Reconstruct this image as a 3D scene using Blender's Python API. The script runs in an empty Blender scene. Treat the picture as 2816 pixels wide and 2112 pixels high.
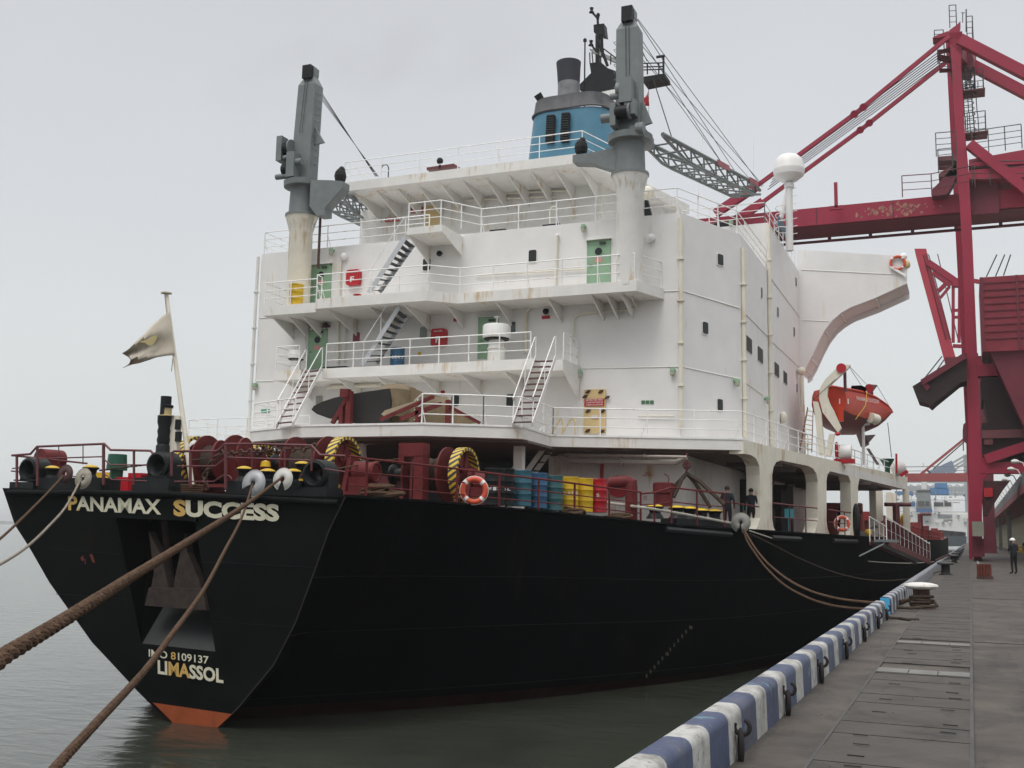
import bpy, bmesh, math, random
import numpy as np
from mathutils import Vector, Matrix
from mathutils.geometry import tessellate_polygon
random.seed(7)
SC = bpy.context.scene
# ---------------------------------------------------------------- camera
F, CX, CY = 2961., 1408., 1056.          # focal length and centre in photo pixels
ROLL, PITCH, YAW, EYE = math.radians(1.07), math.radians(7.8), math.radians(23.0), 1.6
FW = Vector((-math.sin(YAW)*math.cos(PITCH), math.cos(YAW)*math.cos(PITCH), math.sin(PITCH)))
RT0 = Vector((math.cos(YAW), math.sin(YAW), 0)); UP0 = RT0.cross(FW)
RT = math.cos(ROLL)*RT0 + math.sin(ROLL)*UP0
UP = -math.sin(ROLL)*RT0 + math.cos(ROLL)*UP0
CAM = Vector((0, 0, EYE))
cd = bpy.data.cameras.new('camera'); cam = bpy.data.objects.new('camera', cd)
SC.collection.objects.link(cam); SC.camera = cam
cd.sensor_width = 36; cd.lens = 36*F/2816; cd.clip_start = .05; cd.clip_end = 40000
cam.matrix_world = Matrix(((RT.x, UP.x, -FW.x, 0), (RT.y, UP.y, -FW.y, 0), (RT.z, UP.z, -FW.z, EYE), (0, 0, 0, 1)))
# ---------------------------------------------------------------- world: overcast sky
SUN_EL, SUN_AZ = math.radians(58), math.radians(190)
w = bpy.data.worlds.new("World"); SC.world = w; w.use_nodes = True
nt = w.node_tree; nt.nodes.clear()
N = nt.nodes.new; Lk = nt.links.new
out = N('ShaderNodeOutputWorld'); bg = N('ShaderNodeBackground'); Lk(bg.outputs[0], out.inputs[0])
sky = N('ShaderNodeTexSky'); sky.sky_type = 'NISHITA'; sky.sun_disc = False
sky.sun_elevation = SUN_EL; sky.sun_rotation = SUN_AZ; sky.dust_density = 5
tc = N('ShaderNodeTexCoord'); sep = N('ShaderNodeSeparateXYZ'); Lk(tc.outputs['Generated'], sep.inputs[0])
rp = N('ShaderNodeValToRGB'); Lk(sep.outputs[2], rp.inputs[0])
e = rp.color_ramp.elements
e[0].position = 0.0; e[0].color = (6.4, 6.65, 6.6, 1)
e[1].position = .18; e[1].color = (6.5, 6.75, 6.85, 1)
for p, c in ((.33, (5.95, 6.1, 6.35)), (.5, (5.5, 5.6, 5.8)), (.72, (11.5, 11.5, 11.6)), (1., (19., 19., 19.))):
    x = rp.color_ramp.elements.new(p); x.color = (*c, 1)
nz = N('ShaderNodeTexNoise'); nz.inputs['Scale'].default_value = 1.5; nz.inputs['Detail'].default_value = 3
Lk(tc.outputs['Generated'], nz.inputs['Vector'])
mr = N('ShaderNodeMapRange'); mr.inputs[3].default_value = .87; mr.inputs[4].default_value = 1.12; Lk(nz.outputs[0], mr.inputs[0])
mul = N('ShaderNodeVectorMath'); mul.operation = 'SCALE'; Lk(rp.outputs[0], mul.inputs[0]); Lk(mr.outputs[0], mul.inputs['Scale'])
mx = N('ShaderNodeMix'); mx.data_type = 'RGBA'; mx.inputs[0].default_value = .06
Lk(mul.outputs[0], mx.inputs[6]); Lk(sky.outputs[0], mx.inputs[7]); Lk(mx.outputs[2], bg.inputs[0])
bg.inputs[1].default_value = .117
sl = bpy.data.lights.new('sun', 'SUN'); sun = bpy.data.objects.new('sun', sl); SC.collection.objects.link(sun)
sl.energy = 1.15; sl.angle = math.radians(25); sl.color = (1, .98, .95)
d = Vector((math.sin(SUN_AZ)*math.cos(SUN_EL), math.cos(SUN_AZ)*math.cos(SUN_EL), math.sin(SUN_EL)))
sun.rotation_euler = d.to_track_quat('Z', 'Y').to_euler()
vs = SC.view_settings; vs.view_transform = 'Standard'; vs.look = 'None'; vs.exposure = 0.0; vs.gamma = 1
SC.cycles.max_bounces = 5; SC.cycles.volume_bounces = 0; SC.cycles.diffuse_bounces = 3

# ---------------------------------------------------------------- measuring: a photo pixel seen on a known plane of the place
VW = dict(A=(680,500,.3617), B=(1300,500,.3617), C=(1900,400,.4141), D=(650,850,.3617), E=(1350,850,.3617), G=(700,150,.2712),
 H=(1400,0,.2712), I=(1900,0,.4141), J=(1700,1500,.5045), K=(0,1100,.4521), L=(900,1150,.3617), N=(1400,1150,.3617), O=(2000,1100,.3689),
 Q=(2350,1300,.2109), R=(2350,900,.2109), S=(300,1750,.3165), T=(2150,980,.1808), U=(250,750,.3014), V=(0,1200,.226), W=(450,1200,.226),
 X=(650,1080,.1808), Y=(1580,250,.226), Z=(1620,0,.1808), P=(2416,700,.1808), M=(2456,1150,.1627), F=(2300,1350,.1356), s=(0,0,1.), d=(0,0,1.273))
def ray(v, x, y):
    a, b, c = VW[v]; x = a+x*c; y = b+y*c
    return (FW*F + RT*(x-CX) - UP*(y-CY)).normalized()
def q(v, x, y, X=None, Y=None, Z=None):
    r = ray(v, x, y)
    t = (X-CAM.x)/r.x if X is not None else (Y-CAM.y)/r.y if Y is not None else (Z-CAM.z)/r.z
    return CAM + r*t
def qt(v, x, y, lift=0.):               # on the raked transom plane
    r = ray(v, x, y); k = .115; t = (22.9-lift+k*(2.4-CAM.z)-CAM.y)/(r.y+k*r.z)
    return CAM + r*t
def qv(v, x, y, A, B):                   # on the vertical plane through A and B
    r = ray(v, x, y); n = Vector((B[1]-A[1], A[0]-B[0], 0)); t = (Vector((A[0], A[1], 0))-Vector((0, 0, 0))).dot(n)/r.dot(n)
    return CAM + r*t

# ---------------------------------------------------------------- materials
MT = {}
def mat(name, col, rough=.6, metal=0., var=.12, scale=1.5, rust=0., rcol=(.35, .15, .04), streak=True, bump=0., spec=.4, rscale=1., col2=None):
    m = bpy.data.materials.new(name); m.use_nodes = True; t = m.node_tree; n = t.nodes; l = t.links
    b = n['Principled BSDF']; b.inputs['Roughness'].default_value = rough; b.inputs['Metallic'].default_value = metal
    b.inputs['Specular IOR Level'].default_value = spec
    tc = n.new('ShaderNodeTexCoord'); src = tc.outputs['Object']
    nz = n.new('ShaderNodeTexNoise'); nz.inputs['Scale'].default_value = scale; nz.inputs['Detail'].default_value = 6; nz.inputs['Roughness'].default_value = .6
    l.new(src, nz.inputs['Vector'])
    r = n.new('ShaderNodeValToRGB'); l.new(nz.outputs[0], r.inputs[0])
    r.color_ramp.elements[0].position = .3; r.color_ramp.elements[1].position = .7
    c0 = [max(0, c*(1-var)) for c in col]; c1 = [min(1, c*(1+var)) for c in col]
    if col2: c0 = col2
    r.color_ramp.elements[0].color = (*c0, 1); r.color_ramp.elements[1].color = (*c1, 1)
    o = r.outputs[0]
    if rust > 0:
        mp = n.new('ShaderNodeMapping'); l.new(src, mp.inputs[0])
        mp.inputs['Scale'].default_value = (2.2*rscale, 2.2*rscale, (.22 if streak else 2.2)*rscale)
        n2 = n.new('ShaderNodeTexNoise'); n2.inputs['Scale'].default_value = 1.0; n2.inputs['Detail'].default_value = 8; n2.inputs['Roughness'].default_value = .65
        l.new(mp.outputs[0], n2.inputs['Vector'])
        n3 = n.new('ShaderNodeTexNoise'); n3.inputs['Scale'].default_value = .35*rscale; l.new(src, n3.inputs['Vector'])
        ad = n.new('ShaderNodeMath'); ad.operation = 'ADD'; l.new(n2.outputs[0], ad.inputs[0]); l.new(n3.outputs[0], ad.inputs[1])
        r2 = n.new('ShaderNodeValToRGB'); hv = n.new('ShaderNodeMath'); hv.operation = 'MULTIPLY'; hv.inputs[1].default_value = .5; l.new(ad.outputs[0], hv.inputs[0]); l.new(hv.outputs[0], r2.inputs[0])
        th = .655-.17*rust
        r2.color_ramp.elements[0].position = max(0, min(.98, th-.03)); r2.color_ramp.elements[1].position = min(1, th+.09)
        r2.color_ramp.elements[0].color = (0, 0, 0, 1); r2.color_ramp.elements[1].color = (.85, .85, .85, 1)
        ad.use_clamp = False
        mx = n.new('ShaderNodeMix'); mx.data_type = 'RGBA'; l.new(r2.outputs[0], mx.inputs[0]); l.new(o, mx.inputs[6]); mx.inputs[7].default_value = (*rcol, 1)
        o = mx.outputs[2]
    l.new(o, b.inputs['Base Color'])
    if bump:
        bp = n.new('ShaderNodeBump'); bp.inputs['Strength'].default_value = bump; bp.inputs['Distance'].default_value = .02
        n4 = n.new('ShaderNodeTexNoise'); n4.inputs['Scale'].default_value = scale*4; n4.inputs['Detail'].default_value = 4; l.new(src, n4.inputs['Vector'])
        l.new(n4.outputs[0], bp.inputs['Height']); l.new(bp.outputs[0], b.inputs['Normal'])
    MT[name] = m; return m
WHITE = mat('white_paint', (.765, .75, .735), .5, rust=.2, rcol=(.6, .5, .34), var=.05, scale=.7, bump=.16, rscale=1.6)
WHITE2 = mat('stained_white_paint', (.745, .73, .695), .55, rust=.42, rscale=2.4, rcol=(.5, .34, .15), var=.06, bump=.05)
CREAM = mat('cream_white_paint', (.73, .69, .58), .5, rust=.5, rcol=(.42, .25, .1), var=.07, rscale=2)
RAILW = mat('white_rail_paint', (.84, .84, .82), .5, rust=.3, rcol=(.45, .3, .18), rscale=3)
GREYW = mat('shaded_white_paint', (.5, .52, .54), .5, rust=.1)  # for white ladder stringers; their shading is put into the grey
BLACK = mat('black_hull_paint', (.0022, .0027, .003), .75, rust=.2, rcol=(.016, .010, .007), var=.5, scale=.5, spec=.03)
TRANS = mat('transom_paint', (.0055, .0068, .0068), .6, rust=.14, rcol=(.03, .016, .012), var=.35, scale=.6, spec=.06)
BTOP = mat('red_boot_paint', (.3, .075, .03), .7, rust=.3, rcol=(.09, .03, .02), var=.25, spec=.1)
BLKM = mat('black_deck_paint', (.011, .013, .014), .45, rust=.2, rcol=(.05, .035, .025), var=.3, scale=3, spec=.2)
REDM = mat('oxide_red_paint', (.125, .021, .022), .6, rust=.35, rcol=(.05, .03, .025), var=.25, scale=3, spec=.18, streak=False, rscale=2.5)
DRED = mat('dark_red_paint', (.12, .03, .035), .5, rust=.35, rcol=(.05, .03, .03), var=.25)
RINGM = mat('black_iron', (.018, .015, .014), .7, rust=.5, rcol=(.06, .03, .02), streak=False, rscale=6)
DECK = mat('deck_paint', (.12, .05, .04), .7, rust=.4, rcol=(.06, .04, .03), streak=False)
GREYM = mat('crane_grey_paint', (.17, .19, .19), .5, rust=.2, rcol=(.12, .08, .06), var=.12, scale=2)
DGREY = mat('dark_grey_paint', (.05, .055, .055), .55, rust=.2, rcol=(.08, .06, .05))
GREEND = mat('green_door_paint', (.26, .41, .27), .45, rust=.15, rcol=(.25, .25, .12), var=.1)
GREEN = mat('dark_green_paint', (.01, .08, .045), .4, var=.2)
BLUEF = mat('funnel_blue_paint', (.06, .185, .27), .4, rust=.25, rcol=(.06, .12, .16), var=.12, scale=1)
SOOT = mat('sooty_grey_paint', (.075, .075, .08), .6, rust=.5, rcol=(.03, .03, .03), var=.3)
PIPE = mat('exhaust_steel', (.2, .2, .21), .5, rust=.6, rcol=(.05, .05, .055), var=.3, scale=2)
GLASS = mat('dark_glass', (.03, .035, .035), .4, var=.3, spec=.2)
REDB = mat('bright_red_paint', (.42, .01, .02), .35, var=.12)
YEL = mat('yellow_paint', (.62, .4, .015), .4, rust=.2, rcol=(.3, .15, .03), var=.12, scale=3, rscale=3)
TEAL = mat('teal_drum_paint', (.03, .12, .16), .4, rust=.25, rcol=(.08, .08, .06), var=.2, scale=3, rscale=2)
BLUD = mat('blue_drum_paint', (.03, .1, .19), .4, rust=.25, rcol=(.06, .07, .08), var=.2, scale=3, rscale=2)
TEAL2 = mat('green_teal_drum_paint', (.035, .11, .12), .4, rust=.3, rcol=(.12, .12, .09), var=.2, scale=3, rscale=2)
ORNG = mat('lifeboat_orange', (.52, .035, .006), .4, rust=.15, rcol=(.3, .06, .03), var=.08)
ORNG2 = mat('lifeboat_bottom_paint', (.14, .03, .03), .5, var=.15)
ORING = mat('lifebuoy_orange', (.6, .09, .04), .45, var=.1)
SIGNW = mat('sign_white', (.75, .72, .7), .5, var=.05)
ARUST = mat('anchor_rust', (.03, .02, .016), .85, var=.5, scale=5, bump=.5)
ROPE = mat('brown_rope', (.12, .075, .05), .95, var=.5, scale=30, bump=1., spec=.1)
ROPEW = mat('pale_rope', (.42, .4, .34), .9, var=.25, scale=12, bump=.5, spec=.1)
ROPEP = mat('worn_pale_rope', (.27, .23, .19), .9, var=.3, scale=12, bump=.5, spec=.1)
ROPED = mat('dark_rope', (.06, .045, .035), .9, var=.35, scale=12, spec=.1)
WIRE = mat('steel_wire', (.04, .04, .045), .6)
GALV = mat('galvanised_disc', (.36, .37, .38), .45, metal=.2, rust=.3, rcol=(.3, .2, .1), streak=False, rscale=3)
GALV2 = mat('rusty_disc', (.3, .27, .22), .55, rust=.7, rcol=(.16, .08, .05), streak=False, rscale=3)
RUSTY = mat('rusty_iron', (.07, .035, .025), .8, var=.4, scale=4, bump=.4)
BRONZE = mat('propeller_bronze', (.17, .125, .07), .55, rust=.6, rcol=(.08, .06, .03), streak=False, var=.25)
TANP = mat('tan_hatch_paint', (.6, .45, .22), .5, rust=.35, rcol=(.3, .14, .05), rscale=2)
FLAGM = mat('weathered_flag_cloth', (.5, .45, .37), .9, var=.12, scale=2, rust=.3, rcol=(.25, .2, .16), streak=False)
CRED = mat('crane_red_paint', (.28, .012, .04), .5, rust=.18, rcol=(.1, .02, .03), var=.12, scale=.4, rscale=.4)
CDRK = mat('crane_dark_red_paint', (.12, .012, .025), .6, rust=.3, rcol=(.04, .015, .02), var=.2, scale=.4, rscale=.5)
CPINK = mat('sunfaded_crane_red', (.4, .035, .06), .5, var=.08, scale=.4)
RUBBER = mat('black_rubber', (.012, .012, .013), .8)
CONC = mat('concrete', (.3, .29, .26), .85, var=.15, scale=2, bump=.2)
LETW = mat('cream_lettering', (.68, .65, .5), .6, rust=.55, rcol=(.5, .28, .06), rscale=2, var=.1)
LETO = mat('rust_stained_lettering', (.62, .4, .12), .6, rust=.6, rcol=(.5, .2, .02), rscale=2)
SKIN = mat('skin', (.35, .2, .14), .6); CLOTHD = mat('dark_navy_cloth', (.012, .014, .02), .9, var=.3); TROU = mat('black_trousers', (.008, .008, .009), .9)
HAIR = mat('black_hair', (.008, .007, .006), .7)

# ---------------------------------------------------------------- mesh and object helpers
WL = {}                                   # world location of every object made
def V3(p): return Vector(p)
SPLIT = {'bracket', 'dog_latch', 'roller_bed', 'chock_base', 'stanchion', 'bearing_stand', 'vent_trunk', 'gallery_post', 'cradle', 'handle', 'deck_vents', 'yellow_fitting', 'red_valve_box', 'gantry_post', 'bogie', 'cargo_post', 'electric_box', 'yellow_gear', 'mast_lights', 'small_exhaust', 'soffit_rib', 'junction_box', 'winch_housing', 'winch_motor', 'arch_shade_box', 'skylight_box', 'vent_cowl', 'alarm_bell', 'girder_joint', 'corner_gusset', 'front_platform', 'upper_girder', 'reflective_strip', 'sheave_platform', 'far_leg', 'lower_walkway', 'reflective_band', 'stair_hoop', 'top_rail', 'mid_rail', 'mast_railing', 'chute_frame', 'wall_ribs', 'stiffening_rib', 'hoist_rope', 'davit_wire', 'climbing_rung', 'plate_seam', 'deck_beam', 'searchlight_stand'}
class MB:
    def __init__(s): s.v = []; s.f = []
    def add(s, vs, fs):
        o = len(s.v); s.v += [Vector(v) for v in vs]; s.f += [tuple(i+o for i in f) for f in fs]; return s
    def box(s, a, b):
        x0, y0, z0 = a; x1, y1, z1 = b
        x0, x1 = sorted((x0, x1)); y0, y1 = sorted((y0, y1)); z0, z1 = sorted((z0, z1))
        return s.add([(x0,y0,z0),(x1,y0,z0),(x1,y1,z0),(x0,y1,z0),(x0,y0,z1),(x1,y0,z1),(x1,y1,z1),(x0,y1,z1)],
                     [(0,3,2,1),(4,5,6,7),(0,1,5,4),(1,2,6,5),(2,3,7,6),(3,0,4,7)])
    def cbox(s, c, d):
        return s.box((c[0]-d[0]/2, c[1]-d[1]/2, c[2]-d[2]/2), (c[0]+d[0]/2, c[1]+d[1]/2, c[2]+d[2]/2))
    def prism(s, pts, vec):
        pts = [Vector(p) for p in pts]; vec = Vector(vec); n = len(pts)
        fs = [tuple(t) for t in tessellate_polygon([pts])]
        return s.add(pts+[p+vec for p in pts], fs+[tuple(n+i for i in reversed(t)) for t in fs]+[(i, (i+1) % n, (i+1) % n+n, i+n) for i in range(n)])
    def beam(s, p, r, wd, h, up=(0, 0, 1)):
        p = Vector(p); r = Vector(r); d = (r-p).normalized(); u = Vector(up)
        if abs(d.dot(u)) > .98: u = Vector((0, 1, 0))
        sd = d.cross(u).normalized()*wd/2; uu = sd.cross(d).normalized()*h/2
        return s.add([p-sd-uu, p+sd-uu, p+sd+uu, p-sd+uu, r-sd-uu, r+sd-uu, r+sd+uu, r-sd+uu],
                     [(0,1,2,3),(4,7,6,5),(0,4,5,1),(1,5,6,2),(2,6,7,3),(3,7,4,0)])
    def tube(s, pts, r, n=6, r2=None, cap=True):
        pts = [Vector(p) for p in pts]; m = len(pts); o = len(s.v); prev = None
        for i, p in enumerate(pts):
            d = (pts[min(i+1, m-1)]-pts[max(i-1, 0)]).normalized()
            if prev is None:
                u = Vector((0, 0, 1)) if abs(d.z) < .9 else Vector((1, 0, 0)); a = d.cross(u).normalized()
            else: a = (prev-d*prev.dot(d)).normalized()
            prev = a; b = d.cross(a); rr = r if r2 is None else r+(r2-r)*i/max(1, m-1)
            for k in range(n):
                t = 2*math.pi*k/n; s.v.append(p+(a*math.cos(t)+b*math.sin(t))*rr)
        for i in range(m-1):
            for k in range(n):
                s.f.append((o+i*n+k, o+i*n+(k+1) % n, o+(i+1)*n+(k+1) % n, o+(i+1)*n+k))
        if cap: s.f.append(tuple(o+k for k in reversed(range(n)))); s.f.append(tuple(o+(m-1)*n+k for k in range(n)))
        return s
    def cyl(s, p, r, ra, rb=None, n=20): return s.tube([p, r], ra, n, rb)
    def lathe(s, prof, loc=(0, 0, 0), ax=(0, 0, 1), n=24):
        loc = Vector(loc); ax = Vector(ax).normalized(); u = Vector((1, 0, 0)) if abs(ax.x) < .9 else Vector((0, 1, 0))
        a = ax.cross(u).normalized(); b = ax.cross(a); o = len(s.v)
        for (r, z) in prof:
            for k in range(n):
                t = 2*math.pi*k/n; s.v.append(loc+ax*z+(a*math.cos(t)+b*math.sin(t))*r)
        for i in range(len(prof)-1):
            for k in range(n): s.f.append((o+i*n+k, o+i*n+(k+1) % n, o+(i+1)*n+(k+1) % n, o+(i+1)*n+k))
        return s
    def torus(s, c, ax, R, r, n=28, k=8, a0=0., a1=2*math.pi):
        ax = Vector(ax).normalized(); u = Vector((0, 0, 1)) if abs(ax.z) < .9 else Vector((1, 0, 0)); a = ax.cross(u).normalized(); b = ax.cross(a)
        full = abs(a1-a0) > 6.2
        pts = [Vector(c)+(a*math.cos(a0+(a1-a0)*i/n)+b*math.sin(a0+(a1-a0)*i/n))*R for i in range(n+1)]
        if full:
            o = len(s.v)
            for i in range(n):
                t = a0+(a1-a0)*i/n; rd = a*math.cos(t)+b*math.sin(t)
                for j in range(k):
                    ph = 2*math.pi*j/k; s.v.append(Vector(c)+rd*(R+r*math.cos(ph))+ax*r*math.sin(ph))
            for i in range(n):
                for j in range(k): s.f.append((o+i*k+j, o+((i+1) % n)*k+j, o+((i+1) % n)*k+(j+1) % k, o+i*k+(j+1) % k))
            return s
        return s.tube(pts, r, k)
    def sph(s, c, r, sc=(1, 1, 1), n=16, m=10, z0=-1., z1=1.):
        prof = []
        for i in range(m+1):
            t = math.asin(z0)+(math.asin(z1)-math.asin(z0))*i/m; prof.append((r*math.cos(t), r*math.sin(t)))
        o = len(s.v); s.lathe(prof, (0, 0, 0), (0, 0, 1), n)
        for i in range(o, len(s.v)): v = s.v[i]; s.v[i] = Vector((c[0]+v.x*sc[0], c[1]+v.y*sc[1], c[2]+v.z*sc[2]))
        return s
    def grid(s, rows):
        o = len(s.v); m = len(rows[0])
        for r in rows: s.v += [Vector(p) for p in r]
        for i in range(len(rows)-1):
            for k in range(m-1): s.f.append((o+i*m+k, o+i*m+k+1, o+(i+1)*m+k+1, o+(i+1)*m+k))
        return s
    def pieces(s):
        n = len(s.v); pr = list(range(n))
        def fd(i):
            while pr[i] != i: pr[i] = pr[pr[i]]; i = pr[i]
            return i
        for f in s.f:
            a = fd(f[0])
            for j in f[1:]: pr[fd(j)] = a
        g = {}
        for i in range(n): g.setdefault(fd(i), []).append(i)
        bx = []
        for k, ix in g.items():
            lo = [min(s.v[i][c] for i in ix)-.06 for c in range(3)]; hi = [max(s.v[i][c] for i in ix)+.06 for c in range(3)]; bx.append([lo, hi, set(ix)])
        ch = True
        while ch:
            ch = False
            for i in range(len(bx)):
                for j in range(i+1, len(bx)):
                    if all(bx[i][0][c] <= bx[j][1][c] and bx[j][0][c] <= bx[i][1][c] for c in range(3)):
                        bx[i] = [[min(bx[i][0][c], bx[j][0][c]) for c in range(3)], [max(bx[i][1][c], bx[j][1][c]) for c in range(3)], bx[i][2] | bx[j][2]]; del bx[j]; ch = True; break
                if ch: break
        r = []
        for _, _, ix in bx:
            o = MB(); mp = {}
            for i in sorted(ix): mp[i] = len(o.v); o.v.append(s.v[i])
            o.f = [tuple(mp[i] for i in f) for f in s.f if f[0] in ix]; r.append(o)
        return r
    def build(s, name, material, parent=None, smooth=False, solid=0., **kw):
        if name in SPLIT and parent is not None:
            P_ = s.pieces()
            if len(P_) > 1:
                for p in P_[1:]: p._b(name, material, parent, smooth, solid)
                return P_[0]._b(name, material, parent, smooth, solid)
        return s._b(name, material, parent, smooth, solid, **kw)
    def _b(s, name, material, parent=None, smooth=False, solid=0., **kw):
        vs = s.v
        lo = Vector((min(v.x for v in vs), min(v.y for v in vs), min(v.z for v in vs))); hi = Vector((max(v.x for v in vs), max(v.y for v in vs), max(v.z for v in vs)))
        c = Vector(((lo.x+hi.x)/2, (lo.y+hi.y)/2, lo.z))
        me = bpy.data.meshes.new(name); me.from_pydata([v-c for v in vs], [], s.f); me.update()
        bm = bmesh.new(); bm.from_mesh(me); bmesh.ops.recalc_face_normals(bm, faces=bm.faces); bm.to_mesh(me); bm.free()
        if smooth:
            for p in me.polygons: p.use_smooth = True
            try: me.set_sharp_from_angle(angle=math.radians(38))
            except Exception: pass
        mats = material if isinstance(material, (list, tuple)) else [material]
        for m in mats: me.materials.append(m)
        o = bpy.data.objects.new(name, me); SC.collection.objects.link(o)
        if solid:
            md = o.modifiers.new('solid', 'SOLIDIFY'); md.thickness = solid; md.offset = 0
        WL[o] = c
        if parent is not None: o.parent = parent; o.location = c-WL[parent]
        else: o.location = c
        for k, v in kw.items(): o[k] = v
        return o
def thing(name, loc, label, cat, group=None, parent=None):
    o = bpy.data.objects.new(name, None); SC.collection.objects.link(o); o.empty_display_size = .3
    WL[o] = Vector(loc); o.location = WL[o]-(WL[parent] if parent else Vector((0, 0, 0)))
    if parent: o.parent = parent
    if label: o['label'] = label; o['category'] = cat
    if group: o['group'] = group
    return o
def part(name, loc, parent): return thing(name, loc, None, None, None, parent)
def dup(o, loc=None, rot=None, parent=None, label=None):
    c = o.copy(); SC.collection.objects.link(c)
    if parent: c.parent = parent
    if loc is not None: c.location = loc
    if rot is not None: c.rotation_euler = (0, 0, rot)
    if label: c['label'] = label
    for ch in list(o.children): dup(ch, parent=c)
    return c
def rpoly(p, r):                          # round the corners of a planar polygon
    p = [Vector(x) for x in p]; n = len(p); outp = []
    for i in range(n):
        a, b, c = p[i-1], p[i], p[(i+1) % n]; rr = min(r, (a-b).length*.45, (c-b).length*.45)
        s = b+(a-b).normalized()*rr; t = b+(c-b).normalized()*rr
        for k in range(4):
            u = k/3; outp.append(s*(1-u)**2+b*2*u*(1-u)+t*u*u)
    return outp
def panel(v, x0, y0, x1, y1, Y=None, X=None, th=.04, r=0., lift=0.):
    nx = Vector((0, -1, 0)) if Y is not None else Vector((1, 0, 0))
    kw = dict(Y=Y) if Y is not None else dict(X=X)
    p = [q(v, x0, y0, **kw), q(v, x1, y0, **kw), q(v, x1, y1, **kw), q(v, x0, y1, **kw)]
    if Y is not None:                     # upright rectangle from its mean edges
        xa = (p[0].x+p[3].x)/2; xb = (p[1].x+p[2].x)/2; za = (p[0].z+p[1].z)/2; zb = (p[2].z+p[3].z)/2
        p = [Vector((xa, Y, za)), Vector((xb, Y, za)), Vector((xb, Y, zb)), Vector((xa, Y, zb))]
    else:
        ya = (p[0].y+p[3].y)/2; yb = (p[1].y+p[2].y)/2; za = (p[0].z+p[1].z)/2; zb = (p[2].z+p[3].z)/2
        if za-zb < .1: pass
        p = [Vector((X, ya, za)), Vector((X, yb, za)), Vector((X, yb, zb)), Vector((X, ya, zb))]
    if r: p = rpoly(p, r)
    return MB().prism([a+nx*lift for a in p], nx*th)
def grow(P, g):
    c = sum(P, Vector())/len(P); return [c+(p-c)*(1+g/(p-c).length) for p in P]
def text(s, p0, p1, up, m, parent, name='lettering', off=.02, ext=.01, lift=(0, 0, 0), alt=None):
    cu = bpy.data.curves.new('t', 'FONT'); cu.body = s; cu.extrude = 0; cu.offset = off; cu.resolution_u = 3
    to = bpy.data.objects.new('t', cu); SC.collection.objects.link(to)
    bpy.context.view_layer.update()
    me = to.to_mesh(); xs = [v.co.x for v in me.vertices]; ys = [v.co.y for v in me.vertices]
    x0, x1, y0, y1 = min(xs), max(xs), min(ys), max(ys)
    p0 = Vector(p0); U = Vector(up); D = Vector(p1)-p0; n = D.cross(U).normalized()*-1
    if n.dot(CAM-p0) < 0: n = -n
    mb = MB(); vs = [p0+D*((v.co.x-x0)/(x1-x0))+U*((v.co.y-y0)/(y1-y0))+Vector(lift)+n*ext for v in me.vertices]
    mb.add(vs, [tuple(p.vertices) for p in me.polygons]); to.to_mesh_clear(); bpy.data.objects.remove(to); bpy.data.curves.remove(cu)
    if not alt: return mb.build(name, m, parent)
    o = mb.build(name, [m, alt[2]], parent); w_ = [(Vector(p0).lerp(Vector(p1), alt[0])).x, (Vector(p0).lerp(Vector(p1), alt[1])).x]
    for p in o.data.polygons:
        if w_[0] <= (p.center+WL[o]).x <= w_[1]: p.material_index = 1
    return o
def rail(path, parent, m=RAILW, h=1.05, nr=3, sp=1.5, r=.026, name='railing', stay=None, pr=None, zs=None, build=True, mb=None):
    mb = mb or MB(); path = [Vector(p) for p in path]
    for k in range(nr):
        z = h*(k+1)/nr; mb.tube([p+Vector((0, 0, z)) for p in path], r*(1 if k == nr-1 else .75), 5)
    for a, b in zip(path[:-1], path[1:]):
        L = (b-a).length; n = max(1, round(L/sp))
        for i in range(n+(1 if b is path[-1] or (b-path[-1]).length < 1e-6 else 0)):
            p = a+(b-a)*(i/n); mb.tube([p, p+Vector((0, 0, h))], pr or r, 5)
            if stay and i % 2 == 0:
                mb.tube([p+Vector(stay), p+Vector((0, 0, h*.6))], r*.7, 4)
    return mb.build(name, m, parent) if build else mb
def ladder(tn, bn, tf, bf, n, parent, ms=WHITE, mt_=DGREY, sw=.2, hr=None, tread=.24, name='ladder'):
    tn, bn, tf, bf = map(Vector, (tn, bn, tf, bf)); L = part(name, bn, parent)
    b = MB(); b.beam(tn, bn, .03, sw, up=(0, 0, 1)); b.beam(tf, bf, .03, sw); b.build('stringer', ms, L)
    t = MB(); run = ((bn-tn)*Vector((1, 1, 0))) if False else Vector((bn.x-tn.x, bn.y-tn.y, 0)).normalized()*tread/2
    for i in range(n):
        u = (i+.5)/n; a = tn.lerp(bn, u); c = tf.lerp(bf, u)
        t.add([a-run, a+run, c+run, c-run, a-run-Vector((0,0,.03)), a+run-Vector((0,0,.03)), c+run-Vector((0,0,.03)), c-run-Vector((0,0,.03))],
              [(0,1,2,3),(7,6,5,4),(0,4,5,1),(1,5,6,2),(2,6,7,3),(3,7,4,0)])
    t.build('treads', mt_, L)
    if hr:
        h = MB()
        for (a, c) in ((tn, bn), (tf, bf))[:hr if hr < 3 else 2]:
            u = Vector((0, 0, .95)); h.tube([a, a+u*.9, a+u+(c-a)*.06, c+u, c+u*.8-(a-c)*-.03, c], .02, 5); m_ = a.lerp(c, .5); h.tube([m_, m_+u], .018, 5)
        h.build('handrail', RAILW, L)
    return L

# ================================================================ THE SETTING
ZW = -3.56
def struct(o): o['kind'] = 'structure'; return o
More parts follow.
